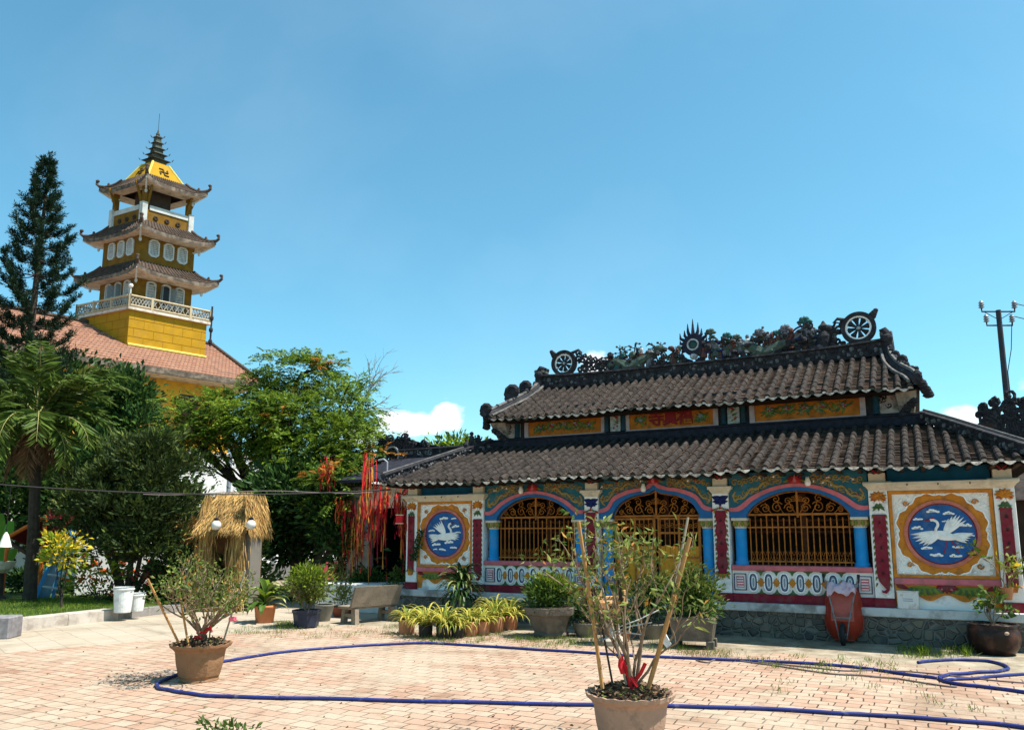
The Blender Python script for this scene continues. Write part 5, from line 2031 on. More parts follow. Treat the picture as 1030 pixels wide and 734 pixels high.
tag(mb.build("stone_block", loc=g0, rotz=0.12), "grey stone block at the left edge of the photo, against the pale kerb", "stone block")

# ------------------------------------------------------------------ yellow building with tiled roof
YEL = mat("yellow_limewash", (0.62, 0.33, 0.035), 0.85, 0.15, 2.0, 0.15, 30, dirt=(0.33, 0.19, 0.05), dirt_amt=0.6, dscale=1.6)
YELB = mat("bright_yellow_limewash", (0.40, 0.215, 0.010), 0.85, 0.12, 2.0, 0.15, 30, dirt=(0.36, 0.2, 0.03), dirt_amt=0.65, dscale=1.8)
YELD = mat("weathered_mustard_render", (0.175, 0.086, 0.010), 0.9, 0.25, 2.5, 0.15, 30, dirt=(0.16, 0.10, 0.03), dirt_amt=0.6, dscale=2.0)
EAVEW = mat("pinkish_cream_eave", (0.60, 0.52, 0.43), 0.85, 0.12, 3, 0.1, 30, dirt=(0.25, 0.19, 0.15), dirt_amt=0.7, dscale=2.5)
GREYT = mat("mossy_grey_tile", (0.085, 0.058, 0.044), 0.9, 0.35, 4, 0.3, 20, dirt=(0.05, 0.045, 0.04), dirt_amt=0.6, dscale=2)
SHUT = mat("pale_shutter_lattice", (0.50, 0.51, 0.49), 0.8, 0.12, 5, dirt=(0.26, 0.24, 0.2), dirt_amt=0.6, dscale=2.5)
DARKW = mat("dark_window_opening", (0.02, 0.022, 0.025), 0.3, 0.2, 4)
MOSS = mat("stained_eave_board", (0.115, 0.09, 0.07), 0.9, 0.4, 3, 0.2, 20, dirt=(0.26, 0.2, 0.15), dirt_amt=0.8, dscale=3)


def red_roof():
    m = bpy.data.materials.new("red_clay_tile_roof")
    m.use_nodes = True
    t = m.node_tree
    t.nodes.clear()
    out = N(t, 'ShaderNodeOutputMaterial')
    p = N(t, 'ShaderNodeBsdfPrincipled')
    p.inputs['Roughness'].default_value = 0.9
    tc = N(t, 'ShaderNodeTexCoord')
    br = N(t, 'ShaderNodeTexBrick')
    br.inputs['Scale'].default_value = 1.0
    br.inputs['Brick Width'].default_value = 0.24
    br.inputs['Row Height'].default_value = 0.26
    br.inputs['Mortar Size'].default_value = 0.02
    br.inputs['Mortar Smooth'].default_value = 0.6
    br.inputs['Color1'].default_value = (0.26, 0.105, 0.058, 1)
    br.inputs['Color2'].default_value = (0.32, 0.165, 0.10, 1)
    br.inputs['Mortar'].default_value = (0.11, 0.05, 0.035, 1)
    L(t, tc.outputs['Object'], br.inputs['Vector'])
    nz = N(t, 'ShaderNodeTexNoise')
    nz.inputs['Scale'].default_value = 0.8
    nz.inputs['Detail'].default_value = 9
    nz.inputs['Roughness'].default_value = 0.7
    L(t, tc.outputs['Object'], nz.inputs['Vector'])
    mr = N(t, 'ShaderNodeMapRange')
    mr.inputs['From Min'].default_value = 0.5
    mr.inputs['From Max'].default_value = 0.68
    mr.inputs['To Max'].default_value = 0.75
    L(t, nz.outputs['Fac'], mr.inputs['Value'])
    mx = N(t, 'ShaderNodeMix', data_type='RGBA')
    L(t, mr.outputs[0], mx.inputs[0])
    L(t, br.outputs['Color'], mx.inputs[6])
    mx.inputs[7].default_value = (0.16, 0.08, 0.055, 1)
    L(t, mx.outputs[2], p.inputs['Base Color'])
    bp = N(t, 'ShaderNodeBump')
    bp.inputs['Strength'].default_value = 0.8
    bp.inputs['Distance'].default_value = 0.05
    L(t, br.outputs['Fac'], bp.inputs['Height'])
    bp.invert = True
    L(t, bp.outputs[0], p.inputs['Normal'])
    L(t, p.outputs[0], out.inputs[0])
    return m


RROOF = red_roof()
TR = Vector((math.sin(math.radians(44.4)), math.cos(math.radians(44.4)), 0))
YB = Vector((-20.98, 43.1, 0))
yb = empty("yellow_building", YB, math.atan2(TR.y, TR.x), "long yellow building with red tiled roof behind the trees on the left", "building")
EZ, RZ, RD = 11.35, 15.1, 7.5
mb = MB()
ths = (RZ - EZ) / RD
x0, x1 = -26, 7.0
for k in range(15):          # courses with a lap, each a thin step
    y0, y1 = RD * k / 15 - 0.02, RD * (k + 1) / 15
    mb.add([(x0, y0, EZ + ths * y0 + 0.05), (x1, y0, EZ + ths * y0 + 0.05), (x1, y1, EZ + ths * y1), (x0, y1, EZ + ths * y1), (x0, y0, EZ + ths * y0 - .02), (x1, y0, EZ + ths * y0 - .02)],
           [(0, 1, 2, 3), (4, 5, 1, 0)], RROOF)
mb.add([(x0, 2 * RD, EZ), (x1, 2 * RD, EZ), (x1, RD, RZ), (x0, RD, RZ)], [(0, 1, 2, 3)], RROOF)
mb.build("roof", yb)
mb = MB()
mb.tube([(x0, RD, RZ + .08), (x1 + .05, RD, RZ + .08)], 0.16, GREYT, 8)
mb.tube([(x1 + .02, -.1, EZ + .06), (x1 + .02, RD, RZ + .08)], 0.13, GREYT, 8)
mb.tube([(x1 + .02, 2 * RD + .1, EZ + .06), (x1 + .02, RD, RZ + .08)], 0.13, GREYT, 8)
mb.build("roof_ridge", yb)
mb = MB()
mb.box((x0, -0.06, EZ - 0.36), (x1, 0.06, EZ - 0.03), MOSS)
mb.box((x1 - .1, 0.06, EZ - 0.36), (x1 + .02, 2 * RD, EZ - 0.03), MOSS)
mb.build("eave_board", yb)
mb = MB()
mb.box((x0, 0.06, EZ - 0.40), (x1 - .1, 2 * RD, EZ - 0.32), EAVEW)
mb.build("eave_soffit", yb)
mb = MB()
mb.box((x0, 1.5, 0), (x1 - 1.2, 2 * RD - 1.2, EZ - .40), YEL)
mb.add([(x1 - .3, 0.2, EZ - .05), (x1 - .3, 2 * RD - .2, EZ - .05), (x1 - .3, RD, RZ - .1)], [(0, 1, 2)], YEL)
w = mb.build("wall", yb)
for i in range(8):
    x = 4.9 - 3.6 * i
    m = MB(); m.bbox((x - .3, 1.2, 0), (x + .3, 1.5, EZ - .40), YEL, .03); m.build("pilaster", w)
    m = MB(); m.box((x - 2.4, 1.46, 7.6), (x - 1.2, 1.5, 10.2), DARKW)
    for sg in (-1, 1):
        m.box((x - 1.8 + sg * .3 - .27, 1.40, 7.7), (x - 1.8 + sg * .3 + .27, 1.458, 10.1), mat("brown_shutter", (0.10, 0.045, 0.025), 0.7, 0.2, 4))
    m.box((x - 2.5, 1.38, 7.5), (x - 1.1, 1.458, 7.6), EAVEW)
    m.build("window", yb)
    m = MB(); m.box((x - 2.4, 1.46, 2.8), (x - 1.2, 1.5, 5.6), DARKW); m.box((x - 2.5, 1.40, 2.7), (x - 1.1, 1.458, 2.8), EAVEW); m.box((x - 2.5, 1.40, 5.6), (x - 1.1, 1.458, 5.75), EAVEW); m.build("window", yb)
m = MB(); m.bbox((x0, 1.15, 6.3), (x1 - 1.1, 1.5, 6.7), EAVEW, .03); m.build("string_course", w)

# ------------------------------------------------------------------ the tower
TO = Vector((-24.05, 48.5, 0))
TL = Vector((math.sin(math.radians(-63)), math.cos(math.radians(-63)), 0))
tow = empty("pagoda_tower", TO, 0, "yellow four storey pagoda tower with upturned eaves, rising through the red tiled roof", "tower")


def sk(p, q, z=0.0):
    v = TR * p + TL * q
    return Vector((v.x, v.y, z))


def _rot(k, u, v):
    for _ in range(k):
        u, v = -v, u
    return u, v


def skbox(mb, p0, p1, q0, q1, z0, z1, m):
    c = [(p0, q0), (p1, q0), (p1, q1), (p0, q1)]
    mb.hexa([sk(p, q, z0) for p, q in c], [sk(p, q, z1) for p, q in c], m)


mb = MB()
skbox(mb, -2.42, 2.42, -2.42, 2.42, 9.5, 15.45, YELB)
b = mb.build("tower_base", tow)
mb = MB()
th = 0.5
for k in range(2):
    pass
mb.tube([sk(-2.42, -2.47, 13.25), sk(2.46, -2.47, 13.25)], 0.10, mat("lemon_flashing", (0.7, 0.55, 0.12), 0.8, 0.1), 6)
mb.build("base_moulding", b)
mb = MB()
YJ = mat("yellow_joint_line", (0.30, 0.155, 0.01), .9)
for face in range(4):
    for k in range(5):
        z_ = 12.7 + .55 * k
        u0, u1 = _rot(face, -2.40, -2.425), _rot(face, 2.40, -2.425)
        mb.tube([sk(*u0, z_), sk(*u1, z_)], .012, YJ, 4)
        for j in range(4):
            s_ = -2.1 + 1.2 * j + (.6 if k % 2 else 0)
            q_ = _rot(face, s_, -2.425)
            mb.tube([sk(*q_, z_), sk(*q_, z_ + .55)], .010, YJ, 4)
mb.build("masonry_joint", b)
# balcony
mb = MB()
skbox(mb, -2.62, 2.62, -2.62, 2.62, 15.45, 15.62, EAVEW)
bal = mb.build("balcony_slab", tow)
BALW = mat("pale_balustrade", (0.50, 0.40, 0.25), 0.85, 0.15, 3, dirt=(0.25, 0.17, 0.1), dirt_amt=0.6, dscale=3)
for (fp, nm) in ((lambda s: (s, -2.55), 'p'), (lambda s: (-2.55, s), 'q'), (lambda s: (s, 2.55), 'p'), (lambda s: (2.55, s), 'q')):
    mb = MB()
    A0, B0 = sk(*fp(-2.55)), sk(*fp(2.55))
    for z, r in ((16.33, .075), (15.72, .06)):
        mb.tube([A0 + Vector((0, 0, z)), B0 + Vector((0, 0, z))], r, BALW, 6)
    cuts = [0, 0.265, 0.74, 1.0] if nm == 'p' else [0, .333, .667, 1.0]
    for s in cuts:
        c = A0.lerp(B0, s)
        mb.tube([c + Vector((0, 0, 15.6)), c + Vector((0, 0, 16.42))], 0.10, BALW, 4)
    for k in range(len(cuts) - 1):
        for j in range(7):
            s = cuts[k] + (cuts[k + 1] - cuts[k]) * (j + .5) / 7
            c = A0.lerp(B0, s)
            t = (B0 - A0).normalized()
            for sg in (-1, 1):
                mb.tube([c - t * .14 * sg + Vector((0, 0, 15.78)), c + Vector((0, 0, 16.03)), c + t * .14 * sg + Vector((0, 0, 16.28))], 0.03, mat('grey_balustrade_lattice', (.33, .31, .27), .8), 4)
    mb.build("balustrade", bal)
mb = MB()
for (p, q) in ((2.6, -2.6), (2.6, 2.6)):
    c = sk(p, q)
    for z in (14.3, 15.1, 15.9):
        mb.ball(c + Vector((0, 0, z)), (.14, .14, .2), SOOT, 7, 5)
    mb.tube([c + Vector((0, 0, 14.0)), c + Vector((0, 0, 16.7))], 0.06, SOOT, 6)
mb.build("downpipe", bal)


def octo(cx, cz, hw_, hh, c):
    return [(cx - hw_ + c, cz - hh), (cx + hw_ - c, cz - hh), (cx + hw_, cz - hh + c), (cx + hw_, cz + hh - c), (cx + hw_ - c, cz + hh), (cx - hw_ + c, cz + hh), (cx - hw_, cz + hh - c), (cx - hw_, cz - hh + c)]


def tower_window(parent, face, h, s, z, hw_, hh, style, opened=False):
    """face 0: right-hand wall (q = -h); face 1: left-hand wall (p = -h); 2, 3 the far walls"""
    def W(u, v, o):
        if face == 0: return sk(u, -h - o, v)
        if face == 1: return sk(-h - o, -u, v)
        if face == 2: return sk(u, h + o, v)
        return sk(h + o, u, v)
    if style == 'oct':
        poly = octo(s, z, hw_, hh, hw_ * .5)
        inn = octo(s, z, hw_ * .72, hh * .8, hw_ * .36)
    else:
        poly = [(s - hw_, z - hh), (s + hw_, z - hh)] + [(s + hw_ * math.cos(a), z + hh - hw_ * .6 + hw_ * .6 * math.sin(a)) for a in [math.pi * k / 8 for k in range(9)]]
        c = (s, z)
        inn = [(c[0] + (x - c[0]) * .74, c[1] + (y - c[1]) * .84) for x, y in poly]
    mb = MB()
    n = len(poly)
    vs = [W(x, y, .07) for x, y in poly] + [W(x, y, .07) for x, y in inn] + [W(x, y, -.02) for x, y in poly] + [W(x, y, -.02) for x, y in inn]
    fs = []
    for i in range(n):
        j = (i + 1) % n
        fs += [(i, j, n + j, n + i), (i, 2 * n + i, 2 * n + j, j), (n + i, n + j, 3 * n + j, 3 * n + i)]
    mb.add(vs, fs, SHUT)
    o = mb.build("window", parent)
    mb = MB()
    mb.add([W(x, y, .012) for x, y in inn], [tuple(range(n))], DARKW)
    if not opened:
        for k in range(-2, 3):
            mb.hexa([W(s + k * hw_ * .26 - .018, z - hh * .8, .02), W(s + k * hw_ * .26 + .018, z - hh * .8, .02), W(s + k * hw_ * .26 + .018, z - hh * .8, .04), W(s + k * hw_ * .26 - .018, z - hh * .8, .04)],
                    [W(s + k * hw_ * .26 - .018, z + hh * .74, .02), W(s + k * hw_ * .26 + .018, z + hh * .74, .02), W(s + k * hw_ * .26 + .018, z + hh * .74, .04), W(s + k * hw_ * .26 - .018, z + hh * .74, .04)], SHUT)
        for k in range(-3, 4):
            zz = z + k * hh * .22
            mb.hexa([W(s - hw_ * .7, zz - .02, .018), W(s + hw_ * .7, zz - .02, .018), W(s + hw_ * .7, zz - .02, .038), W(s - hw_ * .7, zz - .02, .038)],
                    [W(s - hw_ * .7, zz + .02, .018), W(s + hw_ * .7, zz + .02, .018), W(s + hw_ * .7, zz + .02, .038), W(s - hw_ * .7, zz + .02, .038)], SHUT)
    else:
        for sg in (-1, 1):
            u = s + sg * hw_ * 1.0
            mb.hexa([W(u - .02, z - hh, .07), W(u + .02, z - hh, .07), W(u + sg * .12 + .02, z - hh, .4), W(u + sg * .12 - .02, z - hh, .4)],
                    [W(u - .02, z + hh * .7, .07), W(u + .02, z + hh * .7, .07), W(u + sg * .12 + .02, z + hh * .7, .4), W(u + sg * .12 - .02, z + hh * .7, .4)], mat("dusty_blue_shutter", (0.2, 0.23, 0.24), 0.8, 0.15))
    mb.build("shutter", o)
    return o


def storey(h, z0, z1, m, style, zc, hw_, hh, offs, door):
    mb = MB()
    skbox(mb, -h, h, -h, h, z0, z1, m)
    st = mb.build("storey", tow)
    for face in range(4):
        for k, s in enumerate(offs):
            tower_window(st, face, h, s, zc, hw_, hh, style, door and k == 1)
    return st


def eave(h_in, z_in, h_out, z_out, lift, m_top=GREYT, thick=0.26, name="eave_roof"):
    """concave skirt roof with upturned corners, plus a pale soffit"""
    n, k = 12, 6
    mb, ms = MB(), MB()
    for sgn in range(4):
        def P(s, t, dz=0.0):
            e = h_in + (h_out - h_in) * t
            cor = abs(s) ** 4 * t
            e2 = e * (1 + 0.05 * cor)
            z = z_in + (z_out - z_in) * (1 - (1 - t) ** 1.6) + lift * abs(s) ** 4.5 * t * t + dz
            u, v = s * e2, -e2
            for _ in range(sgn):
                u, v = -v, u
            return sk(u * (1 - .05 * t), v * (1 + .12 * t), z)
        vs, fs = [], []
        for j in range(k + 1):
            for i in range(n + 1):
                vs.append(P(-1 + 2 * i / n, j / k))
        for j in range(k):
            for i in range(n):
                a = j * (n + 1) + i
                fs.append((a, a + n + 1, a + n + 2, a + 1))
        mb.add(vs, fs, m_top)
        # tile ribs
        for i in range(-9, 10):
            s = i / 9.5
            mb.tube([P(s, 0.02, .03), P(s, .35, .03), P(s, .7, .03), P(s, 1.0, .03)], 0.045, m_top, 4)
        # fascia and soffit
        vs = [P(-1 + 2 * i / n, 1.0) for i in range(n + 1)] + [P(-1 + 2 * i / n, 1.0, -thick) for i in range(n + 1)]
        mb2 = ms
        mb2.add(vs, [(i, n + 1 + i, n + 2 + i, i + 1) for i in range(n)], MOSS)
        vs = [P(-1 + 2 * i / n, 1.0, -thick) for i in range(n + 1)] + [P(-1 + 2 * i / n, 0.02, -thick - 0.12) if False else sk(*_rot(sgn, (-1 + 2 * i / n) * h_in * .98, -h_in * .98), z_out - thick + 0.02) for i in range(n + 1)]
        mb2.add(vs, [(i, n + 1 + i, n + 2 + i, i + 1) for i in range(n)], EAVEW)
        # hip rib with an upturned tip
        tip = P(1, 1)
        out_ = (P(1, 1) - P(1, .8)); out_.z = 0; out_.normalize()
        pts = [P(1, t, .08) for t in (0.0, .25, .5, .75, 1.0)]
        pts += [tip + out_ * .16 + Vector((0, 0, .22)), tip + out_ * .16 + Vector((0, 0, .42)), tip + out_ * .02 + Vector((0, 0, .50))]
        mb.tube(pts, [.10, .10, .10, .10, .10, .09, .08, .05], m_top, 6)
        mb.ball(tip + out_ * .12 + Vector((0, 0, .45)), (.13, .13, .1), GREYT, 7, 5)
        mb.ball(P(1, .6, .2), (.1, .1, .16), GREYT, 6, 5)
        # bracket under the corner
        b0 = sk(*_rot(sgn, h_in, -h_in), z_out - .55)
        ms.tube([b0, b0.lerp(tip, .5) + Vector((0, 0, -.28)), tip + Vector((0, 0, -.25))], [.07, .06, .04], SHUT, 5)
        ms.ball(b0.lerp(tip, .35) + Vector((0, 0, -.32)), (.10, .10, .14), SHUT, 6, 5)
    o = mb.build(name, tow)
    ms.build("eave_soffit", o)
    return o




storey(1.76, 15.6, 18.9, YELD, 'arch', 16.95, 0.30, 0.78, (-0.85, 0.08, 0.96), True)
eave(1.78, 18.95, 2.62, 18.02, 0.28)
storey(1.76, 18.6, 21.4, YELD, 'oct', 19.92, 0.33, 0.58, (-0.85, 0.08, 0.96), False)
eave(1.60, 21.75, 2.42, 20.82, 0.26)
# open belfry storey
mb = MB()
skbox(mb, -1.52, 1.52, -1.52, 1.52, 21.3, 22.55, YELD)
bel = mb.build("belfry_parapet", tow)
mb = MB()
for (p0, p1, q0, q1) in ((-1.15, 1.58, -1.58, -1.50), (-1.58, -1.50, -1.15, 1.58), (-1.15, 1.58, 1.50, 1.58), (1.50, 1.58, -1.15, 1.58)):
    skbox(mb, p0, p1, q0, q1, 22.5, 22.82, SHUT)
for (p, q) in ((-1.5, -1.5), (1.5, -1.5), (1.5, 1.5), (-1.5, 1.5)):
    skbox(mb, p - .16, p + .16, q - .16, q + .16, 21.5, 22.95, SHUT)
mb.build("white_rail", bel)
for face in range(4):
    for s in (-.72, 0, .72):
        mb = MB()
        c = sk(*_rot(face, s, -1.54), 22.05)
        nrm = sk(*_rot(face, 0, -1)).normalized()
        for k in range(6):
            an = k / 6 * 6.28
            t = sk(*_rot(face, 1, 0)).normalized()
            mb.ball(c + t * .1 * math.cos(an) + Vector((0, 0, .1 * math.sin(an))), .075, mat("dark_rosette", (0.06, 0.04, 0.03), 0.8, 0.2), 6, 5)
        mb.build("rosette", bel)
mb = MB()
for (p, q) in ((-1.42, -1.42), (1.42, -1.42), (1.42, 1.42), (-1.42, 1.42)):
    skbox(mb, p - .13, p + .13, q - .13, q + .13, 22.5, 24.4, YELD)
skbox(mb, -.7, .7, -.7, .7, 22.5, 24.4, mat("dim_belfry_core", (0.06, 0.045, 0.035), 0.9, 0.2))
for face in range(4):      # raking struts up to the eave
    for s in (-1.25, 1.25):
        a_ = sk(*_rot(face, s, -1.45), 22.8)
        b_ = sk(*_rot(face, s * 1.05, -1.95), 24.35)
        mb.tube([a_, b_], .09, YELD, 4)
mb.build("belfry_post", bel)
eave(1.25, 25.05, 2.0, 24.25, 0.34)
# yellow pyramid with its emblem
mb = MB()
b4 = [sk(p, q, 24.9) for p, q in ((-1.22, -1.22), (1.22, -1.22), (1.22, 1.22), (-1.22, 1.22))]
t4 = [sk(p, q, 26.35) for p, q in ((-.52, -.52), (.52, -.52), (.52, .52), (-.52, .52))]
mb.hexa(b4, t4, YELB)
for i in range(4):
    mb.tube([b4[i], t4[i]], .07, mat("lemon_flashing", (0.7, 0.55, 0.12)), 5)
pyr = mb.build("pyramid_roof", tow)
for face in range(4):
    mb = MB()

    def E(u, v):
        s = .5 + v
        h = 1.22 + (.52 - 1.22) * s
        return sk(*_rot(face, u, -h - .03), 24.9 + 1.45 * s)
    a_ = .26
    for seg in ([(0, -a_), (0, a_)], [(-a_, 0), (a_, 0)], [(0, a_), (-a_, a_)], [(a_, 0), (a_, a_)], [(0, -a_), (a_, -a_)], [(-a_, 0), (-a_, -a_)]):
        mb.tube([E(u, v * .62) for u, v in seg], .05, mat("dark_brown_emblem", (0.07, 0.04, 0.01), 0.7), 4)
    mb.build("buddhist_emblem", pyr)
# tiered spire
SPM = mat("dark_mossy_spire", (0.06, 0.065, 0.05), 0.85, 0.35, 4)
mb = MB()
prof = []
z, r = 26.3, 0.55
for k in range(5):
    mb.hexa([sk(*_rot(i, -r * .8, -r * .8), z) for i in range(4)], [sk(*_rot(i, -r * .72, -r * .72), z + .34) for i in range(4)], SPM)
    mb.hexa([sk(*_rot(i, -r * 1.12, -r * 1.12), z + .34) for i in range(4)], [sk(*_rot(i, -r * .7, -r * .7), z + .46) for i in range(4)], SPM)
    for i in range(4):
        c = sk(*_rot(i, -r * 1.15, -r * 1.15), z + .38)
        mb.tube([c, c + sk(*_rot(i, -.06, -.06), .14)], [.04, .015], SPM, 5)
    z += .42
    r *= .78
mb.tube([sk(0, 0, z), sk(0, 0, z + .5)], [.12, .03], SPM, 6)
mb.ball(sk(0, 0, z + .15), .14, SPM, 8, 6)
sp = mb.build("spire", tow)
mb = MB(); mb.tube([sk(0, 0, z + .45), sk(0, 0, z + 1.7)], .014, INK, 5); mb.build("lightning_rod", sp)
mb = MB()
c = sk(-2.5, -2.5)
mb.tube([c + Vector((0, 0, 16.4)), c + Vector((0, 0, 16.85))], .05, SHUT, 6)
mb.ball(c + Vector((0, 0, 16.95)), .14, mat("opal_glass", (0.8, 0.78, 0.72)), 10, 8)
mb.build("globe_lamp", bal)

# white wall and glimpsed pale house fronts behind the trees
mb = MB()
a_, b_ = at(178, 470, 30), at(330, 470, 33)
wh = empty("garden_wall", ((a_.x + b_.x) / 2, (a_.y + b_.y) / 2, 0), math.atan2(b_.y - a_.y, b_.x - a_.x), "white painted garden wall with a grey upright, seen between the trees behind the thatch", "wall")
ln = (b_ - a_).length / 2
mb.box((-ln - 6, 0, 0), (ln + 5, .2, 4.85), WHITE); mb.build("wall_panel", wh)
mb = MB()
for i in range(6):
    x = -ln + 2.0 + i * 1.9
    mb.box((x - .05, -.06, 0), (x + .05, -.002, 5.3), mat("grey_steel", (0.25, 0.28, 0.32), 0.5, 0.1))
mb.build("upright", wh)
mb = MB(); mb.box((-ln - 6, -.03, 4.85), (ln + 5, .25, 4.98), EAVEW); mb.build("wall_coping", wh)

# ------------------------------------------------------------------ utility pole, right
pb = at(1012, 392, 26)
pole = empty("utility_pole", (pb.x, pb.y, 0), 0, "dark concrete power pole with insulators and wires behind the right roof", "utility pole")
CON = mat("dark_concrete_pole", (0.045, 0.045, 0.055), 0.85, 0.2, 3)
top = at(1004.5, 312, 26).z
mb = MB()
mb.tube([(0, 0, 0), (0, 0, top)], [.13, .085], CON, 10); mb.build("pole", pole)
mb = MB()
for z, w_ in ((top - .05, .58), (top - .55, .45)):
    mb.tube([(-w_, 0, z + .14), (-w_, 0, z), (w_, 0, z), (w_, 0, z + .14)], .028, CON, 6)
    mb.tube([(-w_ * .9, 0, z), (0, 0, z - .3), (w_ * .9, 0, z)], .014, CON, 5) if z > top - .2 else None
co = mb.build("crossarm", pole)
POR = mat("porcelain_insulator", (0.2, 0.22, 0.25), 0.25, 0.2)
for z, w_ in ((top - .05, .58), (top - .55, .45)):
    for sg in (-1, 1):
        mb = MB()
        mb.lathe([(.05, 0), (.10, .03), (.05, .08), (.10, .11), (.05, .16), (.09, .19), (.04, .27)], POR, (sg * w_, 0, z + .12), 10); mb.build("insulator", co)
mb = MB()
for z, w_, dy in ((top + .25, .58, 0), (top - .2, .45, .1)):
    mb.tube([(w_, 0, z), (w_ + 3, .5 + dy, z - .5), (w_ + 7, 1.2 + dy, z - .85), (w_ + 12, 2, z - .9)], .016, INK, 5)
mb.tube([(.45, 0, top - .3), (.32, 0, top - 1.4), (.12, 0, top - 2.2), (.13, 0, top - 3.2), (.5, 0, top - 4.3), (.9, .0, top - 5.0)], .014, INK, 5)
mb.build("wire", pole)

# ------------------------------------------------------------------ vegetation
BARK = mat("grey_brown_bark", (0.13, 0.095, 0.065), 0.95, 0.35, 8, 0.5, 30)
BARKD = mat("dark_bark", (0.05, 0.038, 0.03), 0.95, 0.35, 8, 0.5, 30)
TWIG = mat("dry_twig", (0.22, 0.155, 0.10), 0.9, 0.3, 10, 0.2, 40)
L_FLAME = leaf("feathery_green_leaf", (0.092, 0.152, 0.020), 0.5, 0.38)
L_FLAMEY = leaf("young_yellow_green_leaf", (0.20, 0.285, 0.025), 0.4, 0.4)
L_RUST = leaf("rusty_pod_and_leaf", (0.34, 0.15, 0.025), 0.4, 0.3)
L_DARK = leaf("dark_glossy_leaf", (0.030, 0.068, 0.018), 0.55, 0.25, 0.35)
L_DARK2 = leaf("mid_green_glossy_leaf", (0.075, 0.135, 0.025), 0.5, 0.35, 0.4)
L_JUN = leaf("juniper_scale_leaf", (0.036, 0.056, 0.016), 0.55, 0.18, 0.6)
L_JUN2 = leaf("juniper_tip_leaf", (0.085, 0.11, 0.022), 0.4, 0.2, 0.6)
L_PINE = leaf("deep_green_needle", (0.014, 0.034, 0.016), 0.5, 0.15, 0.5)
L_PALM = leaf("palm_leaflet", (0.09, 0.14, 0.025), 0.45, 0.35, 0.4)
L_PALMD = leaf("dry_palm_leaflet", (0.21, 0.12, 0.065), 0.4, 0.25, 0.7)
L_BON = leaf("olive_small_leaf", (0.115, 0.15, 0.03), 0.5, 0.35, 0.5)
L_BON2 = leaf("pale_olive_leaf", (0.235, 0.26, 0.065), 0.4, 0.35, 0.5)  # paler olive leaf mixed in with the darker ones
L_SPID = leaf("yellow_striped_blade", (0.52, 0.47, 0.09), 0.3, 0.4, 0.5)
L_SPIDG = leaf("green_blade", (0.20, 0.26, 0.04), 0.4, 0.4, 0.5)
L_LIME = leaf("lime_new_leaf", (0.21, 0.285, 0.025), 0.45, 0.42, 0.45)
L_RED = leaf("red_leaf", (0.22, 0.03, 0.03), 0.4, 0.3)
L_YEL = leaf("croton_yellow_leaf", (0.62, 0.46, 0.03), 0.3, 0.35)
L_GRASS = leaf("grass_blade", (0.125, 0.19, 0.03), 0.5, 0.35)
L_DRY = leaf("dry_leaf_litter", (0.20, 0.125, 0.075), 0.5, 0.15, 0.8)
FLO = leaf("orange_flower", (0.62, 0.13, 0.02), 0.3, 0.3)
SOIL = mat("potting_soil", (0.07, 0.05, 0.035), 0.95, 0.4, 14, 0.6, 40)
TERRA = mat("terracotta", (0.44, 0.19, 0.10), 0.85, 0.15, 5, 0.2, 40, dirt=(0.28, 0.2, 0.15), dirt_amt=0.6, dscale=7)


def in_lobes(rng, lobes, n, shell=0.55):
    """random points in ellipsoids (centre, radii), more towards the outside; number by volume"""
    vol = np.array([r[0] * r[1] * r[2] for c, r in lobes])
    pick = rng.choice(len(lobes), size=n, p=vol / vol.sum())
    C = np.array([list(c) for c, r in lobes])[pick]
    R = np.array([list(r) for c, r in lobes])[pick]
    d = rng.normal(size=(n, 3))
    d /= np.linalg.norm(d, axis=1, keepdims=True)
    rad = (shell + (1 - shell) * rng.random((n, 1)) ** 0.7)
    rad *= 1 + 0.13 * rng.normal(size=(n, 1))
    return C + d * R * rad, d, pick


def clumps(rng, lobes, n_clump, per, spread, shell=0.45, updir=0.35, jitter=1.0):
    """leaf positions and directions gathered in clumps"""
    P, D, _ = in_lobes(rng, lobes, n_clump, shell)
    off = rng.normal(size=(n_clump, per, 3)) * np.array(spread)
    pos = (P[:, None, :] + off).reshape(-1, 3)
    dirs = np.repeat(D, per, axis=0) * 0.7 + off.reshape(-1, 3) / (np.array(spread).mean()) * 0.4 * jitter
    dirs[:, 2] += updir
    dirs += rng.normal(size=dirs.shape) * 0.3
    return pos, dirs


def limbs(mb, base, fork, lobes, r0, m, rnd, root=None, twigs=4, origin=Vector((0, 0, 0))):
    """a tapered trunk from base to fork, a limb to every lobe and twigs into it (all in the thing's own frame)"""
    b, f = Vector(base), Vector(fork)
    mid = b.lerp(f, .5) + Vector((rnd.uniform(-.1, .1), rnd.uniform(-.1, .1), 0)) * (f - b).length * .5
    mb.tube(smooth2([tuple(b), tuple(mid), tuple(f)], 4), [r0 * (1.25 - .07 * i) for i in range(9)], m, 9)
    for c, r in lobes:
        c = Vector(c)
        k = f.lerp(c, .5) + Vector((rnd.uniform(-.15, .15), rnd.uniform(-.15, .15), -.12)) * (c - f).length
        path = smooth2([tuple(f - Vector((0, 0, r0))), tuple(k), tuple(c)], 4)
        mb.tube(path, [r0 * .62 * (1 - .085 * i) for i in range(len(path))], m, 7)
        for j in range(twigs):
            d = Vector((rnd.gauss(0, 1), rnd.gauss(0, 1), rnd.gauss(.3, .7)))
            d.normalize()
            e = c + Vector((d.x * r[0], d.y * r[1], d.z * r[2])) * .9
            s = Vector(path[rnd.randrange(len(path) // 2, len(path))])
            mb.tube([s, s.lerp(e, .5) + Vector((0, 0, .06 * (e - s).length)), e], [r0 * .22, r0 * .15, r0 * .05], m, 5)


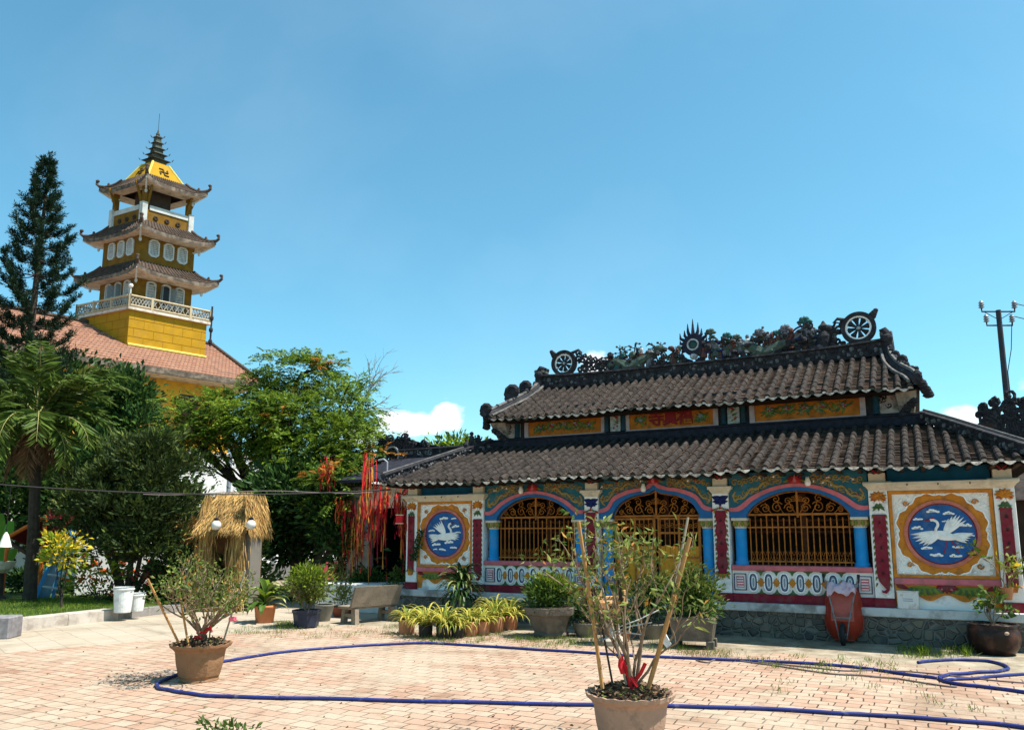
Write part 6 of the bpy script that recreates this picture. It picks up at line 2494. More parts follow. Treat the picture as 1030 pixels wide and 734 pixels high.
def pinnate(rng, P, D, length, pairs, lw):
    """expand each frond (P, D) into leaflets"""
    n = len(P)
    D = D / (np.linalg.norm(D, axis=1, keepdims=True) + 1e-9)
    S = np.cross(D, np.tile([0, 0, 1.0], (n, 1)) + rng.normal(size=(n, 3)) * .35)
    S /= (np.linalg.norm(S, axis=1, keepdims=True) + 1e-9)
    ln = length * (0.7 + .6 * rng.random((n, 1)))
    pos, dr = [], []
    for k in range(pairs):
        s = (k + 1) / pairs
        c = P + D * ln * s
        c[:, 2] -= (ln[:, 0] * .35) * s * s
        for sg in (-1, 1):
            pos.append(c)
            dr.append(S * sg + D * .45 + np.array([0, 0, -.15]))
    return np.concatenate(pos), np.concatenate(dr)


def local(lobes, o):
    return [((c[0] - o[0], c[1] - o[1], c[2] - o[2]), r) for c, r in lobes]


def lobe(px, py, Y, rx, rz, ry=None):
    """ellipsoid by photograph position, half sizes in pixels there"""
    p = at(px, py, Y)
    k = Y / FPX
    return ((p.x, p.y, p.z), (rx * k, (ry if ry else min(rx, rz * 1.3)) * k, rz * k))


# --- big feathery tree behind the bench
o = gnd(300, 594)
T = empty("flame_tree", o, 0, "big feathery bright green tree between the thatched hut and the tiled hall", "tree")
lb = local([lobe(302, 377, 23, 44, 21), lobe(342, 408, 22, 36, 26), lobe(265, 398, 23, 30, 18), lobe(222, 414, 22.5, 44, 19), lobe(186, 432, 22, 24, 22), lobe(230, 446, 22, 40, 18),
            lobe(290, 425, 21.5, 46, 26), lobe(352, 446, 21, 34, 24), lobe(318, 455, 21, 44, 26), lobe(374, 462, 20.5, 17, 18), lobe(275, 462, 22, 34, 20), lobe(340, 490, 19, 38, 18), lobe(250, 428, 22, 40, 20), lobe(200, 452, 22, 26, 14)], o)
mb = MB()
limbs(mb, (0, 0, 0), (-.55, -.3, 2.7), lb, 0.20, BARKD, random.Random(2), twigs=5)
mb.build("trunk", T)
NCL = 640
rng = np.random.default_rng(4)
P, D = clumps(rng, lb, NCL, 8, (0.19, 0.19, 0.075), 0.5, 0.15)
PP, DD = pinnate(rng, P, D, 0.36, 8, 0.05)
pick = (rng.random(len(PP)) < 0.26).astype(int)
cl = np.repeat(rng.random(NCL) < .42, 8)
cl = np.tile(cl, 16)
pick = np.where(cl, (rng.random(len(PP)) < .75), (rng.random(len(PP)) < .10)).astype(int)
pick[np.tile(np.repeat(rng.random(NCL) < .035, 8), 16)] = 2
leaf_mesh("crown", PP, DD, 0.105, 0.42, None, T, rng, 0.1, 0.5, mats=[L_FLAME, L_FLAMEY, L_RUST], pick=pick)

# bare twigs beside it
o2 = at(345, 450, 24); o2.z = 0
T = empty("bare_tree", o2, 0, "leafless twiggy tree top beside the feathery tree, against the cloud", "tree")
mb = MB()
rt = random.Random(8)


def twigs(mb, p, d, ln, r, depth):
    e = p + d * ln
    mid = p.lerp(e, .5) + Vector((rt.uniform(-.05, .05), 0, rt.uniform(-.05, .05))) * ln
    mb.tube([p, mid, e], [r, r * .8, r * .6], TWIG, 4)
    if depth:
        for k in range(3):
            s = rt.uniform(.35, 1.0)
            b = p.lerp(e, s)
            nd = (d + Vector((rt.uniform(-.7, .7), rt.uniform(-.5, .5), rt.uniform(-.5, .5)))).normalized()
            twigs(mb, b, nd, ln * rt.uniform(.45, .75), r * .55, depth - 1)


mb.tube([(0, 0, 0), (.15, 0, 2.2), (.1, 0, at(352, 410, 24).z)], [.11, .09, .05], BARK, 7)
for tx, ty in ((385, 370), (380, 388), (388, 405), (372, 378), (380, 417)):
    s = at(352, 412, 24) - o2 + Vector((0, 0, rt.uniform(-.3, .2)))
    e = at(tx, ty, 24) - o2
    twigs(mb, s, (e - s).normalized(), (e - s).length * .75, .026, 3)
mb.build("branches", T)


def leafy_tree(name, base, lobes, label, cat, L1, L2, frac2, n_cl, per, spread, size, aspect, r0, bark, seed, group=None, fork_h=None, shell=.4, twig=4):
    T = empty(name, base, 0, label, cat, group)
    lb = local(lobes, base)
    rnd = random.Random(seed)
    rng = np.random.default_rng(seed)
    zmin = min(c[2] - r[2] for c, r in lb)
    zf = fork_h if fork_h is not None else max(.1, zmin * .9)
    cx = sum(c[0] for c, r in lb) / len(lb) * .5
    cy = sum(c[1] for c, r in lb) / len(lb) * .5
    mb = MB()
    limbs(mb, (0, 0, 0), (cx, cy, zf), lb, r0, bark, rnd, twigs=twig)
    mb.build("trunk", T)
    P, D = clumps(rng, lb, n_cl, per, spread, shell)
    bright = np.repeat(rng.random(n_cl) < frac2, per)
    pick = np.where(bright, rng.random(len(P)) < .8, rng.random(len(P)) < .08).astype(int)
    leaf_mesh("crown", P, D, size, aspect, None, T, rng, .2, 0, mats=[L1, L2], pick=pick)
    return T


b = at(132, 470, 27); b.z = 0
leafy_tree("broadleaf_tree", b, [lobe(126, 405, 27, 26, 28), lobe(112, 390, 27, 16, 18), lobe(144, 430, 26.5, 16, 22), lobe(108, 425, 27, 22, 24), lobe(128, 450, 27, 34, 24), lobe(122, 380, 27, 13, 12)],
           "dark glossy broadleaf tree between the palm and the feathery tree, below the red roof", "tree", L_DARK, L_DARK2, .45, 620, 22, (.20, .20, .15), .20, .5, .16, BARKD, 11)
b = at(300, 520, 20.5); b.z = 0
leafy_tree("shade_tree", b, [lobe(300, 505, 20.5, 44, 34), lobe(272, 505, 20.5, 20, 34), lobe(338, 512, 19.5, 24, 36), lobe(298, 545, 20.5, 34, 16), lobe(345, 545, 19, 16, 16)],
           "dense dark green tree in shade behind the thatched hut, under the feathery tree", "tree", L_DARK, L_DARK2, .10, 700, 22, (.22, .22, .18), .19, .45, .16, BARKD, 12, fork_h=.6)

# --- juniper
o = gnd(127, 605, .16)
T = empty("juniper_tree", o, 0, "dark layered juniper with feathery tufts, standing on the lawn beside the white buckets", "tree")
Yj = o.y
lob = [lobe(150, 455, Yj, 26, 16), lobe(120, 465, Yj, 24, 16), lobe(172, 478, Yj, 24, 18), lobe(95, 488, Yj, 30, 15), lobe(140, 492, Yj - .3, 38, 18), lobe(182, 505, Yj, 20, 16), lobe(78, 512, Yj, 26, 14), lobe(120, 520, Yj - .5, 40, 16), lobe(165, 530, Yj - .2, 34, 18), lobe(100, 542, Yj, 28, 13), lobe(145, 556, Yj - .2, 36, 14)]
lb = local(lob, o)
mb = MB()
rn = random.Random(6)
for k in range(5):
    x = (k - 2) * .10
    mb.tube([(x * .5, 0, 0), (x * 1.6, rn.uniform(-.1, .1), .55), (x * 3.2, rn.uniform(-.2, .2), 1.2), (x * 4.6, rn.uniform(-.2, .2), 2.1)], [.07, .055, .045, .02], BARKD, 6)
limbs(mb, (0, 0, 0), (.05, 0, 1.0), lb, .075, BARKD, rn, twigs=3)
mb.build("trunk", T)
rng = np.random.default_rng(9)
nt = 1500
npad = 74
PC, PD, pk = in_lobes(rng, lb, npad, .5)
ip = rng.integers(0, npad, nt)
off = rng.normal(size=(nt, 3)) * np.array([.20, .20, .075])
P = PC[ip] + off
D = PD[ip] * .55 + off * 2.2 + np.array([0, 0, .75]) + rng.normal(size=(nt, 3)) * .2
D /= np.linalg.norm(D, axis=1, keepdims=True)
per = 14
s = rng.random((nt, per, 1)) * .26
rad = .012 + .05 * np.sin(np.clip(s / .26, 0, 1) * math.pi)
nrm = rng.normal(size=(nt, per, 3))
pos = (P[:, None, :] + D[:, None, :] * s + nrm * rad).reshape(-1, 3)
dr = (D[:, None, :] + nrm * .4).reshape(-1, 3)
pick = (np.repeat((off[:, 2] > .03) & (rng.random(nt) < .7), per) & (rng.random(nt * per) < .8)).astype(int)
leaf_mesh("crown", pos, dr, .15, .32, None, T, rng, .1, 0, mats=[L_JUN, L_JUN2], pick=pick)

# --- conifer with whorled branches
o = at(20, 430, 31); o.z = 0
T = empty("norfolk_pine", o, 0, "tall dark conifer with tiers of tufted branches, left of the pagoda tower", "tree")
ztop = at(45, 156, 31).z
mb = MB()
mb.tube([(0, 0, 0), (.05, 0, ztop * .5), (.15, 0, ztop)], [.24, .16, .03], BARKD, 9)
rng = np.random.default_rng(31)
rn = random.Random(31)
tp, td = [], []
zz = at(40, 350, 31).z - 1.5
ntier = 0
while zz < ztop - .15:
    f = (ztop - zz) / (ztop - at(40, 330, 31).z)
    Lb = min(1.72, .05 + 2.0 * f ** .95)
    nb = 6 if f > .2 else 5
    a0 = rn.random() * 6
    for k in range(nb):
        an = a0 + 2 * math.pi * k / nb + rn.uniform(-.2, .2)
        ln = Lb * rn.uniform(.75, 1.12)
        d = Vector((math.cos(an), math.sin(an), 0))
        pts = [Vector((.07, 0, zz)) + d * ln * t + Vector((0, 0, ln * (-.10 * math.sin(t * 3.0) + .42 * t * t * t))) for t in (0, .2, .4, .6, .8, 1.0)]
        mb.tube(pts, [.03 * (1 - .14 * i) for i in range(6)], BARKD, 4)
        nn = int(7 + 26 * ln)
        for j in range(nn):
            t = rn.uniform(.18, 1.0) ** .8
            i = min(4, int(t * 5))
            p = pts[i].lerp(pts[i + 1], t * 5 - i)
            dd = (pts[i + 1] - pts[i]).normalized()
            tw = (dd * .6 + Vector((rn.gauss(0, .4), rn.gauss(0, .4), rn.gauss(.55, .3)))).normalized()
            tp.append(p + tw * .02); td.append(tw)
    zz += .40 + .36 * f
    ntier += 1
for j in range(16):
    tp.append(Vector((.14, 0, ztop - rn.random() * .9))); td.append(Vector((rn.gauss(0, .5), rn.gauss(0, .5), 1)).normalized())
mb.build("trunk", T)
tp, td = np.array([list(v) for v in tp]), np.array([list(v) for v in td])
per = 20
n = len(tp)
s = rng.random((n, per, 1)) * .26
nr = rng.normal(size=(n, per, 3))
pos = (tp[:, None, :] + td[:, None, :] * s + nr * .02).reshape(-1, 3)
dr = (td[:, None, :] + nr * .5).reshape(-1, 3)
leaf_mesh("crown", pos, dr, .13, .22, L_PINE, T, rng, .05)


# --- palm
def palm(base, crown, n_fr, flen, label, seed, dead=9, trunk_r=.13, name="palm_tree", nl=44):
    T = empty(name, base, 0, label, "palm")
    c = Vector(crown) - Vector(base)
    rn = random.Random(seed)
    rng = np.random.default_rng(seed)
    mb = MB()
    mb.tube([(0, 0, 0), (c.x * .3, c.y * .3, c.z * .4), (c.x * .8, c.y * .8, c.z * .8), tuple(c)], [trunk_r * 1.2, trunk_r, trunk_r * .9, trunk_r * .6], BARKD, 9)
    mb.build("trunk", T)
    for kind, cnt, mat_ in (("frond", n_fr, L_PALM), ("dead_frond", dead, L_PALMD)):
        for k in range(cnt):
            an = 2.4 * k + rn.uniform(-.3, .3)
            d = Vector((math.cos(an), math.sin(an), 0))
            el = rn.uniform(-.75, 1.3) if kind == "frond" else rn.uniform(-1.5, -.7)
            ln = flen * rn.uniform(.8, 1.15) * (1 if kind == "frond" else .62)
            pts = []
            for j in range(11):
                t = j / 10
                droop = (1.0 if kind == "frond" else .25) * t * t * (1.0 - .3 * math.sin(max(0, el)))
                e2 = el - droop * 1.5
                if j == 0:
                    pts.append(c.copy())
                else:
                    pts.append(pts[-1] + (d * math.cos(e2) + Vector((0, 0, math.sin(e2)))) * ln / 10)
            m = MB()
            m.tube(pts, [.022 - .0018 * i for i in range(11)], L_PALMD if kind != "frond" else mat("palm_midrib", (0.25, 0.24, 0.08), .6), 5)
            P, D, Sz = [], [], []
            for j in range(nl):
                t = .12 + .88 * (j + rn.random()) / nl
                i = min(9, int(t * 10))
                p = pts[i].lerp(pts[i + 1], t * 10 - i)
                f = (pts[i + 1] - pts[i]).normalized()
                side = f.cross(Vector((0, 0, 1)))
                if side.length < .05:
                    side = Vector((-d.y, d.x, 0))
                side.normalize()
                for sg in (-1, 1):
                    v = side * sg * .8 + f * .75 + Vector((0, 0, rn.uniform(-.55, .05)))
                    P.append(list(p)); D.append(list(v)); Sz.append(flen * .27 * (1 - .55 * abs(2 * t - .9)) * rn.uniform(.8, 1.2))
            fr = m.build(kind, T)
            leaf_mesh("leaflets", np.array(P), np.array(D), np.array(Sz), .16 if kind == 'frond' else .07, mat_, fr, rng, .15)
    return T


b = at(38, 520, 18.5); b.z = 0
palm(b, at(38, 420, 18.5), 34, 2.25, "feathery green palm with a skirt of hanging brown dead fronds, left of the juniper", 5, 7)
b = at(-45, 560, 15.5); b.z = 0
palm(b, at(-45, 440, 15.5), 12, 1.6, "palm at the left edge of the photo reaching into the frame from outside", 15, 3)
# broad leaf at the very left edge
b = gnd(-6, 600, .16)
T = empty("banana_plant", b, 0, "bright green broad-leafed plant at the left edge above the lawn", "plant")
mb = MB()
for (x1, z1, x2, z2, y_) in ((.10, 1.0, .22, 1.9, 0), (-.1, 1.1, -.2, 2.1, .2), (.2, .7, .45, 1.2, -.1)):
    ctrl = smooth2([(0, 0, 0), (x1 * .5, y_ * .3, z1 * .6), (x1, y_, z1), (x2, y_, z2)], 4)
    n = len(ctrl)
    vs, fs = [], []
    for i, p in enumerate(ctrl):
        w = .02 if i < n * .4 else .15 * math.sin(math.pi * (i - n * .4) / (n * .6)) ** .7 + .004
        vs += [(p[0] - w, p[1] + .03, p[2]), (p[0], p[1], p[2]), (p[0] + w, p[1] + .03, p[2])]
    for i in range(n - 1):
        fs += [(3 * i, 3 * i + 1, 3 * i + 4, 3 * i + 3), (3 * i + 1, 3 * i + 2, 3 * i + 5, 3 * i + 4)]
    mb.add(vs, fs, leaf("banana_leaf", (0.12, 0.30, 0.03), .2, .45, .35))
mb.build("leaf", T, smooth=True)


# --- shrubs without pots
def shrub(base, lobes, label, L1, L2, frac, n_cl, per, spread, size, aspect, seed, group=None, name="shrub", r0=.03, bark=BARKD):
    return leafy_tree(name, base, lobes, label, "shrub", L1, L2, frac, n_cl, per, spread, size, aspect, r0, bark, seed, group, fork_h=.12, twig=3)


b = gnd(62, 611, .16)
shrub(b, [lobe(58, 546, b.y, 17, 9), lobe(76, 538, b.y, 13, 8), lobe(64, 560, b.y, 17, 10)], "bright yellow leaved croton bush on the far side of the lawn", L_YEL, L_LIME, .5, 44, 10, (.09, .09, .06), .13, .4, 41)
b = gnd(100, 606, .16)
T = shrub(b, [lobe(100, 568, b.y, 18, 20), lobe(85, 580, b.y, 14, 14), lobe(112, 585, b.y, 12, 12)], "leafy bush with orange flowers in front of the white play wall", L_LIME, FLO, .25, 42, 9, (.10, .10, .08), .13, .5, 42)
b = gnd(58, 600, .16)
shrub(b, [lobe(52, 540, b.y + .4, 12, 14), lobe(58, 528, b.y + .4, 14, 8)], "red leaved cordyline behind the yellow croton", L_RED, L_RED, .1, 70, 12, (.10, .10, .10), .2, .22, 43)
b = gnd(60, 596, .16)
shrub(b, [lobe(30, 583, b.y, 26, 10), lobe(60, 592, b.y, 24, 7)], "low dark green ground shrub along the back of the lawn at left", L_DARK, L_DARK2, .2, 160, 14, (.12, .12, .06), .13, .4, 44)
b = gnd(100, 604, .16)
shrub(b, [lobe(105, 592, b.y - .2, 24, 8), lobe(135, 590, b.y - .2, 20, 10), lobe(160, 585, b.y - .3, 16, 12)], "low dark maroon and green shrub at the foot of the juniper", L_DARK, L_RED, .25, 70, 12, (.12, .12, .06), .12, .4, 45)
b = gnd(250, 603, .16)
shrub(b, [lobe(252, 560, b.y, 15, 18), lobe(240, 575, b.y, 16, 20), lobe(258, 585, b.y, 14, 14)], "mid green leafy shrub right of the thatched hut", L_DARK, L_DARK2, .4, 170, 16, (.12, .12, .10), .13, .45, 46)
b = gnd(180, 604, .16)
shrub(b, [lobe(185, 570, b.y, 24, 18), lobe(165, 585, b.y, 18, 15), lobe(205, 588, b.y, 20, 14)], "green shrub in front of the thatched hut, behind the bonsai in its brown pot", L_DARK, L_DARK2, .35, 200, 16, (.13, .13, .10), .13, .45, 47)
# hedge band behind everything at left
b = at(60, 520, 24); b.z = 0
leafy_tree("hedge_tree", b, [lobe(20, 500, 25, 50, 40), lobe(70, 510, 25, 30, 40), lobe(110, 480, 26, 40, 40), lobe(60, 460, 26, 40, 24), lobe(160, 520, 26, 40, 40), lobe(-30, 470, 25, 40, 60)],
           "dark mass of garden trees behind the palm at the left", "tree", L_DARK, L_DARK2, .08, 900, 20, (.28, .28, .24), .24, .5, .15, BARKD, 13, fork_h=.8)
b = at(8, 440, 33); b.z = 0
leafy_tree("hedge_tree", b, [lobe(5, 400, 33, 45, 45), lobe(60, 380, 34, 40, 24), lobe(-40, 430, 33, 50, 60)],
           "dark broadleaf tree at the left edge, behind the palm and below the conifer", "tree", L_DARK, L_DARK2, .15, 560, 20, (.35, .35, .28), .28, .5, .2, BARKD, 14, fork_h=3)
b = at(415, 470, 36); b.z = 0
leafy_tree("hedge_tree", b, [lobe(458, 450, 36, 9, 6), lobe(440, 462, 36, 18, 8), lobe(472, 454, 36, 8, 5)],
           "far tree top peeping over the left hip of the lower roof", "tree", L_FLAME, L_FLAMEY, .3, 120, 18, (.35, .35, .25), .28, .5, .15, BARK, 16, fork_h=4)

# ------------------------------------------------------------------ thatched hut
STRAW = leaf("straw", (0.46, 0.29, 0.105), .35, .15, .8)
STRAWD = mat("straw_bundle", (0.36, 0.22, 0.08), .95, .3, 12, .5, 60)
hb = gnd(230, 606, .16)
Yh = hb.y
hut = empty("thatched_hut", hb, -.12, "small hut with a shaggy straw roof and straw posts, behind the shrubs", "hut")
k = Yh / FPX
ez = at(232, 533, Yh).z - hb.z
tz = at(232, 497, Yh).z - hb.z
W2 = 26 * k
mb = MB()
mb.hexa([(-W2, -.55, ez), (W2, -.55, ez), (W2, .75, ez), (-W2, .75, ez)], [(-W2 * .72, .05, tz - .03), (W2 * .72, .05, tz - .03), (W2 * .72, .2, tz - .03), (-W2 * .72, .2, tz - .03)], STRAWD)
th = mb.build("thatch", hut)
rng = np.random.default_rng(3)
n = 8500
u = rng.random(n) * 2 - 1
v = rng.random(n)
side = rng.random(n)
wv = W2 * (.72 + .28 * v)
front = np.stack([u * wv * 1.03, .05 - .62 * v, tz + (ez - tz) * v + .05 + .03 * rng.random(n)], 1)
left = np.stack([-(W2 * (.72 + .30 * v)), -.5 + 1.2 * rng.random(n), tz + (ez - tz) * v + .03], 1)
right = left * np.array([-1, 1, 1])
P = np.where((side < .62)[:, None], front, np.where((side < .81)[:, None], left, right))
D = np.where((side < .62)[:, None], np.array([[0, -.62, (ez - tz)]]), np.where((side < .81)[:, None], np.array([[-.3 * W2, 0, ez - tz]]), np.array([[.3 * W2, 0, ez - tz]])))
D = D / np.linalg.norm(D, axis=1, keepdims=True) + rng.normal(size=(n, 3)) * .12
leaf_mesh("straw_layer", P, D, .27, .045, STRAW, th, rng, .3)
posts = MB()
for x, y_ in ((-W2 * .72, -.35), (W2 * .55, -.35), (-W2 * .72, .6), (W2 * .55, .6)):
    posts.tube([(x, y_, 0), (x, y_, ez + .1)], .13, STRAWD, 8)
posts.build("post", hut)
rngp = np.random.default_rng(8)
n = 1100
xs = np.where(rngp.random(n) < .5, -W2 * .72, W2 * .55) + rngp.normal(size=n) * .09
P = np.stack([xs, -.42 + rngp.normal(size=n) * .07, rngp.random(n) * ez], 1)
D = np.stack([rngp.normal(size=n) * .06, rngp.normal(size=n) * .06, -np.ones(n)], 1)
leaf_mesh("straw_cladding", P, D, .45, .05, STRAW, hut, rngp, .3)
mb = MB()
mb.box((-W2 * 1.3, .45, 0), (W2 * .7, .5, ez + .12), mat("brown_mat_wall", (0.20, 0.10, 0.045), .9, .3, 9, .3, 40))
mb.build("back_wall", hut)
mb = MB(); mb.bbox((W2 * .62, -.25, 0), (W2 * .98, .3, ez * .95), mat("shade_darkened_grey_pier", (0.17, 0.155, 0.135), .9, .2, 4, .2, 30, dirt=(0.15, 0.13, 0.11), dirt_amt=.6, dscale=4), .02); mb.build("pier", hut)  # grey pier, its colour darkened to imitate the shade at the hut
OPAL = MATS["opal_glass"]
for (px, py, wd) in ((217.5, 528, "left"), (252.5, 527.5, "right")):
    q = at(px, py, Yh - .72)
    T = empty("globe_lamp", q, 0, "round white globe lamp hanging under the %s end of the straw eave" % wd, "lamp", "globe lamps under the straw eave")
    mb = MB(); mb.ball((0, 0, 0), .108, mat("shade_greyed_globe", (.55, .53, .5), .3), 18, 12); mb.build("globe", T, smooth=True)  # white globe greyed in its colour to imitate shade under the eave
    mb = MB(); mb.lathe([(.045, .11), (.05, .15), (.02, .17)], INK, n=10); mb.tube([(0, 0, .15), (0, .05, .42)], .008, INK, 5); mb.build("cap", T)
# second straw shelter end, behind the juniper
q = gnd(190, 604, .16)
T = empty("straw_screen", q, 0, "slanted bundle of dry straw leaning behind the juniper, left of the thatched hut", "screen")
mb = MB()
mb.tube([(0, 0, 0), (.05, .1, 1.9)], .05, BARKD, 6); mb.build("post", T)
n = 900
P = np.stack([rngp.normal(size=n) * .28, rngp.normal(size=n) * .12, 1.55 + rngp.random(n) * .5], 1)
D = np.stack([-.7 + rngp.normal(size=n) * .2, rngp.normal(size=n) * .2, -.8 + rngp.normal(size=n) * .15], 1)
leaf_mesh("straw_layer", P, D, .5, .05, STRAW, T, rngp, .3)

# ------------------------------------------------------------------ play corner behind the lawn
PLAYW = mat("white_play_wall", (0.70, 0.71, 0.70), .7, .06, 4, dirt=(0.4, 0.4, 0.4), dirt_amt=.3, dscale=4)
a_, b_ = gnd(62, 601, .16), gnd(158, 598.5, .16)
pw = empty("play_wall", (a_ + b_) / 2 + Vector((0, .5, 0)), math.atan2(b_.y - a_.y, b_.x - a_.x), "low white wall of the play corner, seen through the shrubs at left", "wall")
ln = (b_ - a_).length / 2
mb = MB(); mb.bbox((-ln, 0, 0), (ln, .15, 1.35), PLAYW, .02); mb.build("wall_panel", pw)
mb = MB()
for i in range(9):
    x = -ln + .2 + i * (2 * ln - .4) / 8
    mb.ball((x, 0.0, 1.05 - .22 * (i % 3)), (.09, .03, .08), mat("orange_painted_flower", (0.6, 0.12, 0.03), .7, .2), 8, 6)
mb.build("painted_flower", pw)
q0, q1 = at(63, 531, a_.y - .1), at(33, 596, a_.y - .6)
T = empty("play_slide", (q1.x, q1.y, .16), 0, "narrow blue edged slide slanting down behind the yellow croton", "slide")
d = q0 - Vector((q1.x, q1.y, .16))
SLB = mat("sky_blue_plastic", (0.05, 0.22, 0.42), .4, .1)
mb = MB()
sx_ = Vector((.10, .02, 0))
mb.hexa([(0, 0, 0), sx_, sx_ + Vector((0, .5, 0)), (0, .5, 0)], [d, d + sx_, d + sx_ + Vector((0, .5, 0)), d + Vector((0, .5, 0))], SLB); mb.build("side_board", T)
mb = MB()
for i in range(5):
    s = (i + 1) / 6
    mb.tube([d * s + Vector((.1, .05, .02)), d * s + Vector((.5, .05, -.03))], .03, SHUT, 6)
mb.build("rung", T)
mb = MB(); mb.tube([d + Vector((.05, .25, 0)), (d.x + .05, .25, 0)], .04, SLB, 7); mb.build("post", T)
q0, q1 = at(8, 540, a_.y), at(46, 519, a_.y)
T = empty("swing_frame", ((q0.x + q1.x) / 2, q0.y, .16), 0, "orange painted pole frame with dark red awning behind the palm", "swing frame")
c = Vector(T.location)
ORP = mat("orange_painted_steel", (0.55, 0.13, 0.02), .5, .1)
mb = MB()
mb.tube([q0 - c, q1 - c], .05, ORP, 7)
mb.tube([q1 - c, (q1.x - c.x, q1.y - c.y, 0)], .045, ORP, 7)
mb.tube([q0 - c, (q0.x - c.x, q0.y - c.y, 0)], .045, ORP, 7); mb.build("pole", T)
mb = MB(); mb.hexa([q0 - c + Vector((0, .1, -.03)), q1 - c + Vector((0, .1, -.03)), q1 - c + Vector((0, 1.1, -.3)), q0 - c + Vector((0, 1.1, -.3))],
                   [q0 - c + Vector((0, .1, 0)), q1 - c + Vector((0, .1, 0)), q1 - c + Vector((0, 1.1, -.27)), q0 - c + Vector((0, 1.1, -.27))], mat("dark_red_awning", (0.14, 0.01, 0.02), .8)); mb.build("awning", T)
q = at(5, 549, 17)
T = empty("hanging_lamp", q, 0, "white cone shade hanging at the left edge above the lawn", "lamp")
mb = MB(); mb.lathe([(.02, .3), (.06, .22), (.13, -.02), (.12, -.03)], OPAL, n=18); mb.build("lamp_shade", T)
mb = MB(); mb.tube([(0, 0, .3), (0, 0, 1.5)], .008, INK, 5); mb.build("cord", T)
q = gnd(-3, 602, .16)
T = empty("plant_pot", q, 0, "cream bowl pot on a dark stand at the left edge of the lawn", "pot")
mb = MB(); mb.lathe([(.12, .62), (.26, .72), (.34, .9), (.31, .9), (.22, .75)], CREAM, n=20); mb.build("bowl", T)
mb = MB(); mb.lathe([(.2, 0), (.12, .1), (.10, .62)], BARKD, n=12); mb.build("stand", T)

# buckets
WPL = mat("white_plastic_bucket", (0.66, 0.66, 0.64), .45, .05, 5, dirt=(0.35, 0.33, 0.3), dirt_amt=.5, dscale=8)
for (px, py, h, r, lab) in ((123, 615.5, .50, .19, "larger white plastic bucket on the kerb below the juniper"), (137.5, 614, .36, .15, "smaller white tub right of the large bucket on the kerb")):
    o = gnd(px, py, .17)
    T = empty("bucket", o, 0, lab, "bucket")
    mb = MB(); mb.lathe([(r * .8, 0), (r * .82, .02), (r, h), (r * 1.05, h), (r * 1.05, h - .035), (r * 1.01, h - .04)][:4] + [(r * .95, h), (r * .78, .04)], WPL, n=24, cap=False); mb.lathe([(0.001, .01), (r * .8, .01)], WPL, n=24, cap=False); mb.build("body", T, smooth=False)
    mb = MB(); mb.lathe([(r * 1.0, h - .06), (r * 1.06, h - .05), (r * 1.06, h - .035), (r * 1.0, h - .03)], WPL, n=24, cap=False); mb.build("rim_band", T)
    mb = MB(); mb.tube([(r * 1.05 * math.cos(a), -.02 + r * .5 * -abs(math.sin(a)), h - .05 - .10 * math.sin(a)) for a in [math.pi * i / 12 for i in range(13)]], .006, MATS["grey_steel"], 5); mb.build("handle", T)

# ------------------------------------------------------------------ benches
CONC = mat("worn_concrete_bench", (0.25, 0.20, 0.15), .9, .2, 5, .3, 30, dirt=(0.17, 0.14, 0.11), dirt_amt=.7, dscale=4)


def bench(name, loc, rot, label, m, ln=1.12, cat="bench", hb=.72):
    T = empty(name, loc, rot, label, cat)
    mb = MB(); mb.bbox((-ln / 2, -.02, .29), (ln / 2, .42, .345), m, .012); mb.build("seat", T)
    mb = MB()
    mb.hexa([(-ln / 2, -.05, .33), (ln / 2, -.05, .33), (ln / 2, .01, .33), (-ln / 2, .01, .33)], [(-ln / 2, -.19, hb), (ln / 2, -.19, hb), (ln / 2, -.135, hb), (-ln / 2, -.135, hb)], m)
    mb.build("backrest", T)
    for s in (-1, 1):
        x = s * (ln / 2 - .12)
        mb = MB()
        mb.hexa([(x - .045, -.09, 0), (x + .045, -.09, 0), (x + .045, .05, 0), (x - .045, .05, 0)], [(x - .045, -.07, .292), (x + .045, -.07, .292), (x + .045, .06, .292), (x - .045, .06, .292)], m)
        mb.hexa([(x - .045, .30, 0), (x + .045, .30, 0), (x + .045, .42, 0), (x - .045, .42, 0)], [(x - .045, .27, .288), (x + .045, .27, .288), (x + .045, .37, .288), (x - .045, .37, .288)], m)
        mb.box((x - .04, .05, .14), (x + .04, .30, .2), m)
        mb.build("leg", T)
    return T


bench("park_bench", (-2.72, 15.45, 0), math.radians(46), "concrete bench seen from behind, in the sun left of the yellow striped plants", CONC)
bench("park_bench", gnd(286, 592) , math.radians(182), "grey concrete bench in deep shade under the trees, behind the two potted shrubs", mat("grey_bench_concrete", (0.22, 0.21, 0.19), .9, .2), 1.4, hb=.8)
bench("park_bench", gnd(330, 592), math.radians(205), "dark red painted bench in shade, right of the grey bench", mat("dark_red_bench_paint", (0.22, 0.03, 0.035), .6, .15), 1.1, hb=.85)
q = gnd(318, 586)
T = empty("parked_motorbike", q, .15, "motorbike in the shade behind the benches, mostly hidden by pots", "motorbike")
BK = mat("black_rubber", (0.02, 0.02, 0.022), .7)
SL = mat("silver_bodywork", (0.35, 0.37, 0.4), .35, .1, metal=.4)
for x in (-.62, .62):
    mb = MB(); mb.tube([(x + .26 * math.cos(a), 0, .27 + .26 * math.sin(a)) for a in [2 * math.pi * i / 20 for i in range(21)]], .045, BK, 7); w = mb.build("wheel", T)
    mb = MB(); mb.lathe([(.2, -.01), (.2, .01)], SL, n=16); ob = mb.build("rim", w); ob.rotation_euler = (math.pi / 2, 0, 0); ob.location = (x, 0, .27)
